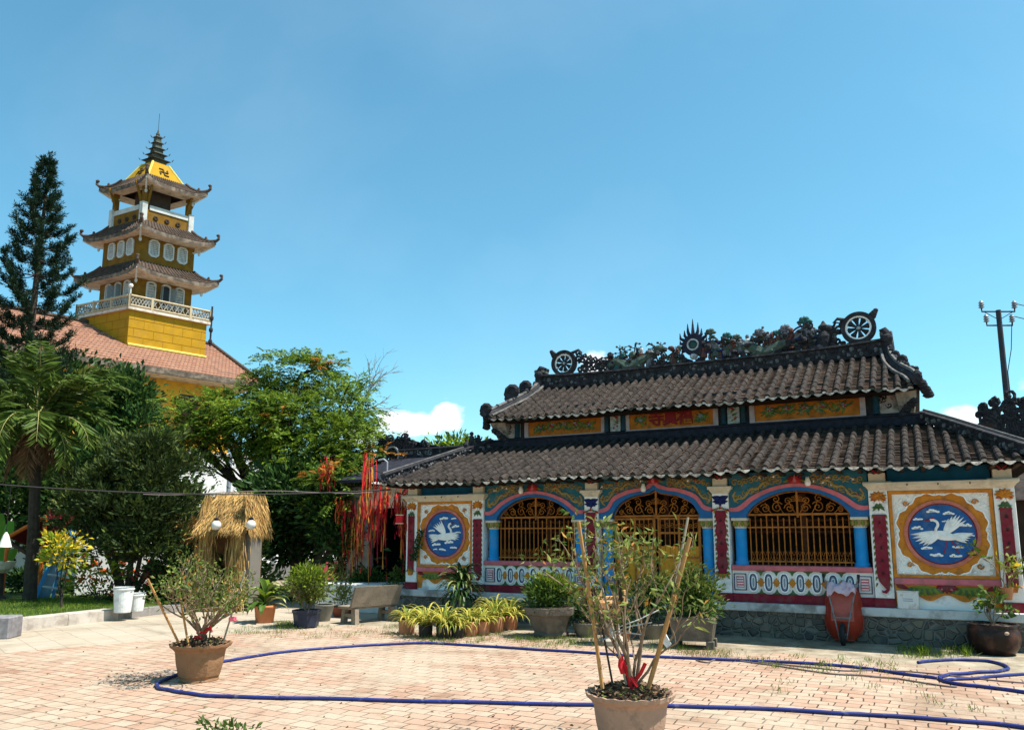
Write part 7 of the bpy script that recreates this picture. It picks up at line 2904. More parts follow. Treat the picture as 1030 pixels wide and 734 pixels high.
mb = MB(); mb.hexa([(-.65, -.12, .5), (.25, -.12, .42), (.25, .12, .42), (-.65, .12, .5)], [(-.8, -.10, .74), (.2, -.10, .70), (.2, .10, .70), (-.8, .10, .74)], SL); mb.tube([(.2, 0, .5), (.45, 0, .8), (.55, 0, .4)], .09, SL, 8); mb.build("body", T)
mb = MB(); mb.bbox((-.75, -.12, .73), (.1, .12, .80), BK, .03); mb.build("seat", T)
mb = MB(); mb.tube([(.38, -.32, .98), (.45, 0, .95), (.38, .32, .98)], .02, BK, 6); mb.tube([(.45, 0, .95), (.6, 0, .3)], .03, SL, 6); mb.build("handlebar", T)


# ------------------------------------------------------------------ pots and potted plants
def pot(T, prof, m, n=24, rot=0.0, soil_z=None, soil_r=None, name="pot"):
    mb = MB(); mb.lathe(prof, m, n=n, rot=rot, cap=False)
    mb.lathe([(0.001, prof[0][1] + .002), (prof[0][0], prof[0][1] + .002)], m, n=n, rot=rot, cap=False)
    o = mb.build(name, T, smooth=(n > 16))
    if soil_z is not None:
        mb = MB()
        rnd = random.Random(7)
        mb.lathe([(.001, soil_z + .03), (soil_r * .5, soil_z + .025), (soil_r, soil_z)], SOIL, n=18, rot=rot, cap=False)
        mb.build("soil", T)
    return o


def litter(T, z, r, n, seed, size=.07):
    rng = np.random.default_rng(seed)
    a = rng.random(n) * 6.28
    q = r * np.sqrt(rng.random(n))
    P = np.stack([q * np.cos(a), q * np.sin(a), z + .05 * rng.random(n) + .05 * (1 - q / r)], 1)
    D = rng.normal(size=(n, 3)) * np.array([1, 1, .35])
    return leaf_mesh("leaf_litter", P, D, size, .5, None, T, rng, .4, mats=[L_DRY, SOIL, L_BON2], pick=rng.choice(3, n, p=[.6, .3, .1]))


BP1 = mat("brown_moulded_pot", (0.27, 0.145, 0.075), .8, .2, 4, .3, 30, dirt=(0.14, 0.085, 0.04), dirt_amt=.7, dscale=4)
BP2 = mat("weathered_pinkish_pot", (0.36, 0.235, 0.165), .9, .2, 5, .35, 30, dirt=(0.18, 0.12, 0.085), dirt_amt=.8, dscale=5)
BAMB = mat("bamboo_stake", (0.42, 0.22, 0.08), .7, .2, 6, .2, 30, dirt=(0.25, 0.13, 0.05), dirt_amt=.5, dscale=9)
BAMBG = mat("grey_stake", (0.30, 0.25, 0.18), .8, .2, 6)
RIB = mat("red_cloth_ribbon", (0.55, 0.02, 0.025), .75, .15, 9)
PINKR = mat("pink_plastic_tie", (0.75, 0.16, 0.22), .5, .1)


def scalloped_pot(T, R, h, m, seed, sides=8):
    """moulded planter: flared scalloped rim, faceted body narrowing to a foot"""
    n = 64
    prof = [(.60, 0), (.66, .03), (.64, .10), (.70, .16), (.80, .50), (.85, .80), (.90, .86), (1.0, .93), (1.02, 1.0), (.96, 1.0), (.86, .93), (.82, .80)]
    vs, fs = [], []
    for r, z in prof:
        for j in range(n):
            a = 2 * math.pi * j / n
            fac = math.cos(math.pi / sides) / math.cos(((a + math.pi / sides) % (2 * math.pi / sides)) - math.pi / sides)
            f = .5 + .5 * fac if .14 < z < .9 else (1 + .014 * math.cos(sides * 2 * a) if z >= .9 else .8 + .2 * fac)
            zz = z * h + (.006 * math.cos(sides * 2 * a) if z >= .92 else 0)
            vs.append((R * r * f * math.cos(a), R * r * f * math.sin(a), zz))
    for i in range(len(prof) - 1):
        for j in range(n):
            j2 = (j + 1) % n
            fs.append((i * n + j, i * n + j2, (i + 1) * n + j2, (i + 1) * n + j))
    fs.append(tuple(reversed(range(n))))
    mb = MB(); mb.add(vs, fs, m)
    mb.build("pot", T)
    mb = MB()
    rnd = random.Random(seed)
    vs = [(0, 0, h * .97)]
    fs = []
    for q in (.33, .66, 1.0):
        for j in range(20):
            a = 2 * math.pi * j / 20
            vs.append((R * .86 * q * math.cos(a), R * .86 * q * math.sin(a), h * (.97 - .07 * q) + rnd.uniform(-.012, .012)))
    for j in range(20):
        j2 = (j + 1) % 20
        fs.append((0, 1 + j, 1 + j2))
        for i in range(2):
            fs.append((1 + i * 20 + j, 1 + (i + 1) * 20 + j, 1 + (i + 1) * 20 + j2, 1 + i * 20 + j2))
    mb.add(vs, fs, SOIL)
    mb.build("soil", T)
    litter(T, h * .93, R * .82, 420, seed, .06)


def branchy(mb, p, d, ln, r, depth, rnd, tips, spread=.6, m=TWIG, up=.15, kids=(2, 3)):
    segs = 4
    pts = [Vector(p)]
    dd = Vector(d).normalized()
    for i in range(segs):
        dd = (dd + Vector((rnd.gauss(0, .16), rnd.gauss(0, .16), rnd.gauss(up * .4, .10)))).normalized()
        pts.append(pts[-1] + dd * ln / segs)
    mb.tube(pts, [r * (1 - .1 * i) for i in range(segs + 1)], m, 5 if depth < 3 else 7)
    if depth == 0:
        tips.append((pts[-1], dd)); tips.append((pts[-2], dd)); tips.append((pts[-3], dd))
        return
    for k in range(rnd.randint(*kids)):
        i = rnd.randint(2, segs)
        nd = (dd + Vector((rnd.gauss(0, spread), rnd.gauss(0, spread), rnd.gauss(up, spread * .5)))).normalized()
        branchy(mb, pts[i], nd, ln * rnd.uniform(.6, .85), r * .62, depth - 1, rnd, tips, spread, m, up, kids)


def tip_leaves(T, tips, per, size, aspect, mats, probs, rng, rad=.05, name="foliage", droop=-.2):
    n = len(tips)
    P = np.array([list(t[0]) for t in tips])
    D = np.array([list(t[1]) for t in tips])
    pos = (P[:, None, :] + rng.normal(size=(n, per, 3)) * rad).reshape(-1, 3)
    dr = np.repeat(D, per, 0) * .6 + rng.normal(size=(n * per, 3)) * .7 + np.array([0, 0, droop])
    return leaf_mesh(name, pos, dr, size, aspect, None, T, rng, .2, mats=mats, pick=rng.choice(len(mats), n * per, p=probs))


# left foreground pot
o = gnd(200, 688)
T = empty("potted_bonsai", o + Vector((-.10, .25, 0)), .3, "brown scalloped pot with a thin leaved many branched bonsai and stakes, left foreground", "potted plant")
scalloped_pot(T, .345, .43, BP1, 3)
mb = MB()
rnd = random.Random(12)
tips = []
mb.tube([(0, 0, .38), (.02, 0, .5), (-.01, 0, .60)], [.045, .04, .04], BARK, 8)
for k in range(9):
    an = k / 9 * 6.28 + rnd.uniform(-.2, .2)
    branchy(mb, (0, 0, .48 + .03 * (k % 3)), (.75 * math.cos(an), .75 * math.sin(an), .85), .42, .018, 3, rnd, tips, .6, TWIG, .10, (2, 3))
mb.build("branches", T)
tips2 = [t for t in tips if t[0].z > .62]
rng = np.random.default_rng(12)
tip_leaves(T, tips2, 4, .052, .45, [L_BON, L_BON2, L_DARK2, L_RUST], [.5, .2, .25, .05], rng, .06)
mb = MB()
kx = o.y / FPX
for (x0, z0, x1, z1, y0, y1, r, m) in ((-.22, .40, -.60, 1.20, -.05, -.25, .014, BAMB), (-.12, .40, -.30, 1.18, -.15, -.1, .014, BAMB), (.24, .40, .46, 1.28, -.05, -.2, .012, BAMBG), (.08, .40, .10, .95, .1, .1, .010, BAMBG)):
    mb.tube([(x0, y0, z0), (x1, y1, z1)], r, m, 6)
st = mb.build("stake", T)
mb = MB()
for c, r in (((.0, -.02, .56), .05), ((.06, -.02, .60), .04), ((-.03, -.02, .50), .045)):
    mb.tube([(c[0] + r * math.cos(a), c[1] + r * math.sin(a), c[2] + .01 * math.sin(3 * a)) for a in [i * .7 for i in range(11)]], .014, RIB, 5)
mb.tube([(.02, -.06, .55), (.10, -.10, .62), (.12, -.1, .56)], .014, RIB, 5)
mb.build("ribbon", T)
mb = MB(); mb.bbox((.30, -.13, .68), (.39, -.10, .735), PINKR, .008); mb.build("tie", T)

# centre foreground pot
o = gnd(635, 754)
T = empty("potted_shrub", o, -.2, "flared pot with a sparse shrub tied to thick bamboo stakes, nearest the camera", "potted plant")
scalloped_pot(T, .355, .45, BP2, 5, 10)
mb = MB()
rnd = random.Random(29)
tips = []
for (dx, dy, ln, r) in ((.03, 0, .62, .022), (-.28, .05, .58, .016), (.45, -.05, .55, .018), (.15, .3, .5, .015), (-.1, -.2, .55, .014), (.62, .1, .45, .013), (-.5, .1, .45, .013)):
    branchy(mb, (.02, 0, .44), (dx, dy, 1.05), ln, r, 3, rnd, tips, .42, TWIG, .2, (2, 3))
mb.build("branches", T)
rng = np.random.default_rng(29)
t2 = [t for t in tips if t[0].z > 1.0]
t3 = [t for t in tips if t[0].z <= 1.0]
rng.shuffle(t2)
tip_leaves(T, t2[:int(len(t2) * .62)], 5, .07, .36, [L_BON, L_BON2, L_DARK2, L_RUST], [.40, .33, .20, .07], rng, .045, droop=-.35)
mb = MB()
for (px0, py0, px1, py1, r, m, dy) in ((606, 692, 582, 524, .016, BAMB, -.1), (652, 692, 694, 540, .020, BAMB, -.2), (617, 692, 597, 590, .009, BARKD, 0), (632, 690, 622, 575, .017, MATS["dark_bark"], .05), (630, 688, 604, 585, .010, BAMBG, -.1), (668, 640, 692, 520, .012, BAMBG, .15)):
    a_, b_ = at(px0, py0, o.y + dy * .3), at(px1, py1, o.y + dy)
    a_, b_ = a_ - o, b_ - o
    R_ = Matrix.Rotation(.2, 4, 'Z')
    mb.tube([R_ @ a_, R_ @ ((a_ + b_) / 2 + Vector((.006, 0, 0))), R_ @ b_], [r, r * .97, r * .92], m, 7)
mb.build("stake", T)
mb = MB()
for (a, b) in (((.0, -.03, .50), (-.03, -.04, .66)), ((.02, -.03, .46), (-.06, -.05, .72)), ((.03, -.02, .52), (.13, -.03, .68)), ((-.04, -.04, .62), (.06, -.05, .50))):
    a, b = Vector(a), Vector(b)
    mb.tube([a, a.lerp(b, .5) + Vector((.01, -.01, 0)), b], .016, RIB, 6)
mb.tube([(-.06, -.05, .74), (-.07, -.07, .66), (-.05, -.06, .60)], .02, RIB, 5)
mb.build("ribbon", T)
mb = MB()
for i in range(3):
    a = Vector((-.20 + .06 * i, -.05, .86 + .05 * i))
    mb.tube([a, a + Vector((.16, 0, .06)), a + Vector((.33, .03, .04 + .05 * i))], .005, SHUT, 5)
mb.petal if False else None
mb.hexa([(.26, -.06, .86), (.31, -.07, .80), (.31, -.05, .80), (.27, -.04, .86)], [(.28, -.06, .94), (.34, -.07, .84), (.34, -.05, .84), (.29, -.04, .94)], WPL)
mb.build("cloth_tie", T)

# dracaena in an orange pot and the round bush in a dark pot
def fountain(T, z, n, ln, w, mats, probs, seed, upr=(.2, 1.3), name="foliage", r0=.02, droop=1.0):
    """strap leaves arching out of one point"""
    rnd = random.Random(seed)
    mb = MB()
    for k in range(n):
        an = rnd.random() * 6.28
        el = rnd.uniform(*upr)
        l_ = ln * rnd.uniform(.65, 1.15)
        d = Vector((math.cos(an), math.sin(an), 0))
        s = Vector((-d.y, d.x, 0))
        m = rnd.choices(mats, probs)[0]
        p = d * r0 + Vector((0, 0, z + rnd.uniform(-.02, .05)))
        vs = []
        K = 6
        for j in range(K + 1):
            t = j / K
            e2 = el - droop * 1.7 * t * t
            if j:
                p = p + (d * math.cos(e2) + Vector((0, 0, math.sin(e2)))) * l_ / K
            ww = w * (math.sin(math.pi * (.12 + .88 * t)) ** .7 if t < 1 else .02)
            vs += [p - s * ww + Vector((0, 0, ww * .35)), p, p + s * ww + Vector((0, 0, ww * .35))]
        fs = []
        for j in range(K):
            fs += [(3 * j, 3 * j + 1, 3 * j + 4, 3 * j + 3), (3 * j + 1, 3 * j + 2, 3 * j + 5, 3 * j + 4)]
        mb.add(vs, fs, m)
    return mb.build(name, T)


o = gnd(266, 626)
T = empty("potted_dumb_cane", o, 0, "pale centred broad leaved plant in an orange terracotta pot, left of the round bush", "potted plant")
pot(T, [(.13, 0), (.17, .02), (.20, .28), (.215, .30), (.215, .34), (.19, .34), (.18, .28)], mat("orange_terracotta", (0.5, 0.19, 0.085), .8, .1, 6, .1, dirt=(0.3, 0.13, 0.07), dirt_amt=.5), soil_z=.29, soil_r=.185)
L_DC = leaf("pale_variegated_leaf", (0.40, 0.42, 0.16), .35, .35, .45)
fountain(T, .32, 30, .52, .065, [L_DC, L_DARK2, L_LIME], [.4, .4, .2], 3, (.3, 1.45), r0=.03)
mb = MB(); mb.tube([(0, 0, .28), (.02, 0, .6)], .025, L_DARK2, 6); mb.tube([(.03, .02, .28), (-.05, .05, .55)], .02, L_DARK2, 6); mb.build("stem", T)
fountain(T, .55, 22, .40, .06, [L_DC, L_DARK2, L_LIME], [.5, .3, .2], 4, (.5, 1.5), r0=.02)

BASIN = mat("dark_blue_glazed_pot", (0.025, 0.03, 0.05), .35, .2, 6)
o = gnd(308, 631)
T = empty("potted_bush", o, 0, "round light green bush in a dark blue pot, left of the bench", "potted plant")
pot(T, [(.17, 0), (.22, .03), (.25, .26), (.27, .29), (.27, .33), (.24, .33), (.23, .28)], BASIN, 8, .3, .29, .24)
mb = MB(); tips = []; rnd = random.Random(44)
for k in range(9):
    an = k * .7
    branchy(mb, (.03 * math.cos(an), .03 * math.sin(an), .3), (.45 * math.cos(an), .45 * math.sin(an), 1), .30, .014, 2, rnd, tips, .5, TWIG, .1, (3, 4))
mb.build("stem", T)
rng = np.random.default_rng(44)
lobs = [((0, 0, .80), (.40, .36, .28)), ((-.15, 0, .68), (.26, .24, .20)), ((.17, 0, .66), (.26, .24, .20)), ((0, 0, .98), (.24, .22, .16))]
P, D = clumps(rng, lobs, 170, 15, (.06, .06, .05), .4)
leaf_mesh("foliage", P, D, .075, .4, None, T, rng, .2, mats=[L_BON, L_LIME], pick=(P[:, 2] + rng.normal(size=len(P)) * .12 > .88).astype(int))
o = gnd(326, 624.5)
T = empty("plant_pot", o, 0, "empty grey tapered pot behind the dark blue pot", "pot")
pot(T, [(.11, 0), (.19, .30), (.20, .33), (.17, .33)], mat("mossy_grey_pot", (0.17, 0.16, 0.13), .9, .25, 6, .2), 20, 0, .28, .16)

# small pots around the bench
CLAY = mat("dark_red_clay_pot", (0.24, 0.075, 0.045), .8, .2, 6, .15, dirt=(0.12, 0.05, 0.03), dirt_amt=.5)


def potted(px, py, R, h, lobes, label, L1, L2, frac, n_cl, per, spread, size, asp, seed, potm=CLAY, name="potted_plant", n=20, z0=0.0, prof=None, rot=0.0):
    o = gnd(px, py, z0)
    T = empty(name, o, 0, label, "potted plant")
    pot(T, prof or [(R * .65, 0), (R * .75, .02), (R * .95, h * .85), (R, h * .9), (R, h), (R * .88, h), (R * .85, h * .85)], potm, n, rot, h * .88, R * .86)
    rnd = random.Random(seed)
    rng = np.random.default_rng(seed)
    mb = MB()
    limbs(mb, (0, 0, h * .85), (0, 0, h + .06), lobes, .014, BARK, rnd, twigs=4)
    mb.build("stem", T)
    P, D = clumps(rng, lobes, n_cl, per, spread, .35)
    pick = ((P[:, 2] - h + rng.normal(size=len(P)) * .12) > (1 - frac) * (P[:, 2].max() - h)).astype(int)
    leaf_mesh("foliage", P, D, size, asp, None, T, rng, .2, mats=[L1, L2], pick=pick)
    return T


potted(344, 620, .24, .22, [((0, 0, .42), (.2, .2, .2)), ((.05, 0, .7), (.16, .16, .2)), ((-.1, 0, .9), (.12, .12, .15))], "sparse pale flowering shrub in a low red pot behind the bench seat", L_BON2, L_BON, .5, 60, 9, (.06, .06, .06), .07, .5, 51)
potted(368, 612, .25, .25, [((0, 0, .6), (.38, .34, .28)), ((.22, 0, .52), (.28, .28, .24)), ((-.2, 0, .5), (.26, .26, .24))], "dense dark green bush with a lime left side behind the bench", L_DARK, L_DARK2, .35, 190, 14, (.08, .08, .07), .08, .45, 52)
potted(397, 617, .26, .26, [((0, 0, .5), (.2, .2, .2)), ((.05, 0, .75), (.16, .16, .2))], "twiggy plant in a dark red pot between the bench and the crane panel", L_DARK2, L_BON, .3, 50, 10, (.06, .06, .06), .07, .45, 53)
potted(410, 612, .2, .2, [((0, 0, .7), (.2, .2, .35)), ((0, 0, 1.1), (.16, .16, .2))], "dark plant climbing the left corner pillar from a small pot", L_DARK, L_DARK2, .2, 70, 12, (.07, .07, .08), .07, .45, 54)
potted(345, 606, .22, .24, [((0, 0, .7), (.3, .3, .3)), ((.1, 0, 1.15), (.22, .22, .25)), ((-.2, 0, .95), (.2, .2, .2))], "loose pale green shrub behind the bench, under the red ribbons", L_BON, L_BON2, .4, 90, 10, (.08, .08, .08), .08, .5, 55)

# the row of yellow striped plants
row = [(409, 637.5, .145, .25, 1, "leftmost of the row, a wide terracotta pot with a short striped plant"),
       (428, 640.5, .12, .22, 0, "tall yellow striped plant second from the left of the row, in a dark pot"),
       (446, 642, .125, .23, 0, "fullest yellow striped plant of the row, third from its left end"),
       (460, 641.5, .11, .20, 0, "small dark pot with drooping striped blades, fourth in the row"),
       (473, 639.5, .135, .25, 1, "square terracotta pot with a striped plant in the middle of the row"),
       (485, 638.5, .13, .24, 1, "terracotta pot with a few green blades, third from the right of the row"),
       (498, 635.5, .15, .28, 1, "large terracotta pot with long arching blades, second from the right of the row"),
       (513, 633, .15, .25, 1, "rightmost terracotta pot of the row, its striped blades hanging over")]
DKPOT = mat("dark_plastic_pot", (0.035, 0.032, 0.03), .6, .2)
for i, (px, py, R, h, tc_, lab) in enumerate(row):
    o = gnd(px, py)
    T = empty("spider_plant", o, i * .7, lab, "potted plant", "yellow striped plants in a row before the hall")
    pot(T, [(R * .8, 0), (R * .92, .02), (R * 1.0, h * .8), (R * .95, h), (R * .85, h), (R * .84, h * .8)], TERRA if tc_ else DKPOT, 20, 0, h * .85, R * .84)
    big = 1.25 if i in (1, 2, 6, 7) else .9
    fountain(T, h * .9, 95 if big > 1 else 64, .42 * big, .015, [L_SPID, L_SPIDG], [.72, .28], 60 + i, (.35, 1.5), r0=.03)
# tall dracaena behind the row
o = gnd(464, 628)
T = empty("dracaena", o, 0, "big fountain of dark green strap leaves behind the row of striped plants", "potted plant")
pot(T, [(.16, 0), (.2, .25), (.21, .28), (.18, .28)], DKPOT, 20, 0, .25, .18)
L_DRAC = leaf("dracaena_leaf", (0.035, 0.075, 0.022), .5, .2, .35)
L_DRACY = leaf("dracaena_pale_leaf", (0.32, 0.37, 0.13), .4, .3, .4)
mb = MB(); mb.tube([(0, 0, .25), (.02, 0, .62)], .03, BARK, 7); mb.build("stem", T)
for zz, cnt, ln, up in ((.55, 60, .58, (-.3, .9)), (.70, 66, .54, (.2, 1.2)), (.84, 56, .48, (.6, 1.5))):
    fountain(T, zz, cnt, ln, .028, [L_DRAC, L_DRACY, L_DARK2], [.45, .35 if zz > .6 else .1, .2], int(zz * 100), up, r0=.03)

# stone planters
STP = mat("mossy_stone_planter", (0.135, 0.112, 0.085), .95, .3, 5, .5, 25, dirt=(0.075, 0.068, 0.055), dirt_amt=.8, dscale=4)


def planter(px, py, W_, h, sides, label, L1, L2, lobes, n_cl, seed, rot=.3):
    o = gnd(px, py)
    T = empty("stone_planter", o + Vector((.05, .32, 0)), rot, label, "planter")
    mb = MB()
    if sides == 6:
        mb.lathe([(W_ * .36, 0), (W_ * .40, .06), (W_ * .36, .10), (W_ * .48, h * .72), (W_ * .56, h * .78), (W_ * .58, h), (W_ * .48, h), (W_ * .46, h * .86)], STP, n=6, cap=False)
    else:
        q = W_ / 2
        for x in (-1, 1):
            for y_ in (-1, 1):
                mb.bbox((x * q * .8 - .06, y_ * q * .6 - .05, 0), (x * q * .8 + .06, y_ * q * .6 + .05, .13), STP, .01)
        mb.hexa([(-q * .86, -q * .66, .12), (q * .86, -q * .66, .12), (q * .86, q * .66, .12), (-q * .86, q * .66, .12)], [(-q, -q * .78, h - .06), (q, -q * .78, h - .06), (q, q * .78, h - .06), (-q, q * .78, h - .06)], STP)
        mb.bbox((-q * 1.06, -q * .84, h - .06), (q * 1.06, q * .84, h), STP, .015)
    mb.build("trough", T)
    mb = MB(); mb.lathe([(.001, h + .02), (W_ * .44, h + .004)], SOIL, n=8, cap=False); mb.build("soil", T)
    rnd, rng = random.Random(seed), np.random.default_rng(seed)
    mb = MB(); limbs(mb, (0, 0, h * .9), (0, 0, h + .1), lobes, .022, BARKD, rnd, twigs=4); mb.build("stem", T)
    P, D = clumps(rng, lobes, n_cl, 17, (.06, .06, .05), .4, .5)
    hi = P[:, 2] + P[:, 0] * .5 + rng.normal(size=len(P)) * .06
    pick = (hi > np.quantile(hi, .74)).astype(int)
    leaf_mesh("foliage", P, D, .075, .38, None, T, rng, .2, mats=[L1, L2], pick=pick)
    return T


planter(552, 643, .82, .50, 6, "hexagonal mossy stone planter with a rounded bush, left of the gate", L_DARK2, L_LIME,
        [((-.05, 0, .72), (.36, .32, .26)), ((.2, 0, .68), (.24, .24, .22)), ((-.22, 0, .66), (.22, .22, .2)), ((0, 0, .90), (.24, .24, .16))], 210, 71)
planter(700, 654, .66, .47, 4, "square footed stone planter with a loose shrub, right of the gate", L_DARK2, L_BON,
        [((-.1, 0, .75), (.30, .28, .26)), ((.17, 0, .70), (.24, .24, .24)), ((.02, 0, .98), (.20, .2, .18)), ((-.05, 0, 1.15), (.12, .12, .14)), ((.22, 0, .92), (.14, .14, .14))], 170, 72, -.35)
# things in front of the gate
o = gnd(618, 650)
STN = mat("pale_weathered_stone", (0.36, 0.31, 0.25), .9, .2, 6, .3, 30)
T = empty("clay_basin", o + Vector((0, .2, 0)), .2, "tan clay basin with upright lugs on a stone stand, behind the nearest potted shrub", "basin")
mb = MB(); mb.lathe([(.22, 0), (.24, .08), (.13, .14), (.10, .36), (.16, .42)], STN, n=14); mb.build("stand", T)
mb = MB(); mb.lathe([(.10, .42), (.14, .46), (.25, .62), (.27, .66), (.24, .66), (.12, .5)], mat("tan_clay", (0.50, 0.29, 0.13), .85, .15, 6, .2), n=20); mb.build("bowl", T)
mb = MB()
for x in (-.2, .2):
    mb.hexa([(x - .05, -.05, .63), (x + .05, -.05, .63), (x + .05, .05, .63), (x - .05, .05, .63)], [(x - .07, -.04, .82), (x + .03, -.04, .84), (x + .03, .04, .84), (x - .07, .04, .82)], MATS["tan_clay"])
mb.bbox((-.22, -.03, .70), (.22, .03, .75), MATS["tan_clay"], .01)
mb.build("lug", T)
potted(655, 642, .22, .25, [((0, 0, .62), (.28, .26, .26)), ((.1, 0, .85), (.2, .2, .16)), ((-.12, 0, .48), (.2, .2, .18))], "grey green narrow leaved shrub in a grey pot before the gate", L_DARK, L_BON2, .22, 110, 14, (.07, .07, .07), .10, .22, 56, MATS["mossy_grey_pot"])
potted(627, 645, .13, .16, [((0, 0, .3), (.14, .14, .12))], "low plant in a small pinkish pot beside the clay basin", L_DARK, L_DARK2, .3, 26, 10, (.04, .04, .04), .06, .4, 57, TERRA)
potted(590, 640, .24, .24, [((0, 0, .45), (.26, .26, .16)), ((-.1, 0, .38), (.2, .2, .14))], "dark low shrub in a grey pot between the hexagonal planter and the clay basin", L_DARK, L_DARK2, .2, 80, 12, (.06, .06, .05), .07, .4, 58, MATS["mossy_grey_pot"])

# big glazed jar and its plant, right
o = gnd(999, 662)
GLZ = mat("dark_brown_glaze", (0.024, 0.013, 0.011), .3, .3, 3, dirt=(0.13, 0.055, 0.035), dirt_amt=.6, dscale=3)
T = empty("glazed_jar", o + Vector((.27, .38, 0)), 0, "big dark brown glazed jar below the right crane panel, a plant in it", "jar")
T.scale = (.88, .88, .88)
pot(T, [(.24, 0), (.28, .02), (.36, .14), (.39, .28), (.38, .40), (.355, .45), (.38, .49), (.34, .50), (.33, .45)], GLZ, 28, 0, .46, .34, "jar_body")
mb = MB(); mb.ball((-.02, -.38, .375), (.042, .02, .03), mat("pale_glaze_boss", (0.4, 0.28, 0.2), .5), 10, 7); mb.build("boss", T)
rnd, rng = random.Random(3), np.random.default_rng(3)
mb = MB()
tips = []
for (dx, dy, ln) in ((-.3, -.1, .28), (-.1, 0, .34), (.2, .1, .28), (.1, -.2, .38), (-.6, .1, .26)):
    branchy(mb, (0, 0, .46), (dx, dy, 1), ln, .012, 1, rnd, tips, .5, TWIG, .1, (2, 3))
mb.build("stem", T)
tip_leaves(T, tips, 2, .11, .85, [L_DARK2, L_BON, L_LIME], [.6, .3, .1], rng, .05)
# hung pot with yellow flowers, right edge
q = hl(1013, 596, -.2)
w_ = HO + HU * q.x + HN * q.y + Vector((0, 0, q.z))
T = empty("wall_pot", w_, HROT, "small orange pot with a pale flowering plant on the far right pillar", "potted plant")
pot(T, [(.05, -.10), (.06, -.09), (.085, .06), (.09, .08), (.07, .08)], mat("orange_terracotta", (0.5, 0.19, 0.085)), 16, 0, .05, .07)
mb = MB(); tips = []
for (dx, ln) in ((-.4, .3), (.2, .4), (.6, .35), (-.1, .45), (.4, .5)):
    branchy(mb, (0, 0, .05), (dx, -.2, 1), ln, .008, 1, rnd, tips, .5, TWIG, .1, (2, 3))
mb.build("stem", T)
tip_leaves(T, tips, 4, .09, .5, [L_BON2, L_LIME, L_YEL], [.5, .35, .15], rng, .05)
mb = MB(); mb.tube([(0, .0, .07), (0, .17, .12)], .006, INK, 5); mb.build("bracket", T)
o = gnd(1032, 652)
T = empty("plant_pot", o, 0, "red clay pot at the right edge of the photo beside the dark jar", "pot")
pot(T, [(.18, 0), (.26, .22), (.28, .24), (.28, .29), (.25, .29)], mat("brick_red_clay_pot", (0.42, 0.10, 0.05), .8, .15), 22, 0, .24, .24)
fountain(T, .25, 30, .4, .012, [L_SPIDG, L_DARK2], [.5, .5], 91, (.5, 1.5))
# climbing sprig on the left panel
q = hl(422, 545, -.06)
T = empty("climbing_plant", HO + HU * q.x + HN * q.y + Vector((0, 0, q.z)), HROT, "dangling dark green sprig across the left edge of the left crane panel", "plant")
mb = MB(); mb.tube([(.12, 0, .28), (.03, -.01, .05), (-.1, 0, -.22), (-.12, 0, -.40)], .008, BARKD, 5); mb.build("stem", T)
rng = np.random.default_rng(6)
P = np.stack([rng.normal(size=260) * .05, -.03 - .03 * rng.random(260), rng.random(260) * .62 - .36], 1)
P[:, 0] += P[:, 2] * .36
leaf_mesh("foliage", P, rng.normal(size=(260, 3)) + np.array([0, -.3, -.6]), .06, .5, L_DARK, T, rng, .2)

# ------------------------------------------------------------------ tin box on the coping
q = hl(914, 609, -.06)
T = empty("tin_box", HO + HU * q.x + HN * q.y + Vector((0, 0, .566)), HROT - .06, "square white tin standing on the plinth ledge under the right crane panel", "tin")
TIN = mat("white_painted_tin", (0.68, 0.67, 0.64), .45, .06, 6, dirt=(0.35, 0.25, 0.17), dirt_amt=.5, dscale=9)
mb = MB(); mb.bbox((-.15, -.075, 0), (.15, .055, .265), TIN, .012); b = mb.build("body", T)
mb = MB(); mb.bbox((-.156, -.08, .255), (.156, .06, .275), TIN, .006); mb.build("lid", T)
mb = MB()
for z in (.15, .12):
    mb.box((-.07, -.0775, z), (.07, -.0755, z + .01), GREYP)
mb.build("faded_print", b)

# ------------------------------------------------------------------ wheelbarrow stood on its nose against the plinth
WBR = mat("red_orange_barrow_paint", (0.34, 0.036, 0.018), .45, .2, 4, .1, 40, dirt=(0.20, 0.05, 0.03), dirt_amt=.6, dscale=5)
WBF = mat("faded_red_barrow_tray", (0.42, 0.10, 0.075), .55, .2, 4, .1, 40, dirt=(0.3, 0.14, 0.1), dirt_amt=.6, dscale=4)
STL = mat("dull_grey_tube", (0.2, 0.19, 0.185), .5, .2, 8, metal=.3, dirt=(0.14, 0.07, 0.04), dirt_amt=.6, dscale=9)
q = hl(849, 648, -.42)
T = empty("wheelbarrow", HO + HU * q.x + HN * -.42, HROT, "red wheelbarrow stood on its nose against the plinth, handles up", "wheelbarrow")
mb = MB()
# tray: seen from below, bulging towards the camera; y grows towards the wall
rows = []
for i in range(9):
    t = i / 8
    z = .06 + .80 * t
    wd = .255 * min(1, .55 + 2.2 * t) * (.72 + .42 * math.sin(math.pi * (.18 + .55 * (1 - t) ** .8)) - .10 * t)
    bulge = .22 * math.sin(math.pi * min(1, .12 + .80 * (1 - t)))
    y0 = .20 + .14 * t
    rows.append([(-wd, y0 + .05, z), (-wd * .93, y0 - bulge * .45, z), (-wd * .60, y0 - bulge, z), (0, y0 - bulge * 1.08, z), (wd * .60, y0 - bulge, z), (wd * .93, y0 - bulge * .45, z), (wd, y0 + .05, z)])
vs = [v for r in rows for v in r]
fs = [(i * 7 + j, i * 7 + j + 1, (i + 1) * 7 + j + 1, (i + 1) * 7 + j) for i in range(8) for j in range(6)]
mb.add(vs, [f for k, f in enumerate(fs) if not (k % 6 in (2, 3) and k > 17)], WBR)
mb.add(vs, [f for k, f in enumerate(fs) if k % 6 in (2, 3) and k > 17], WBF)
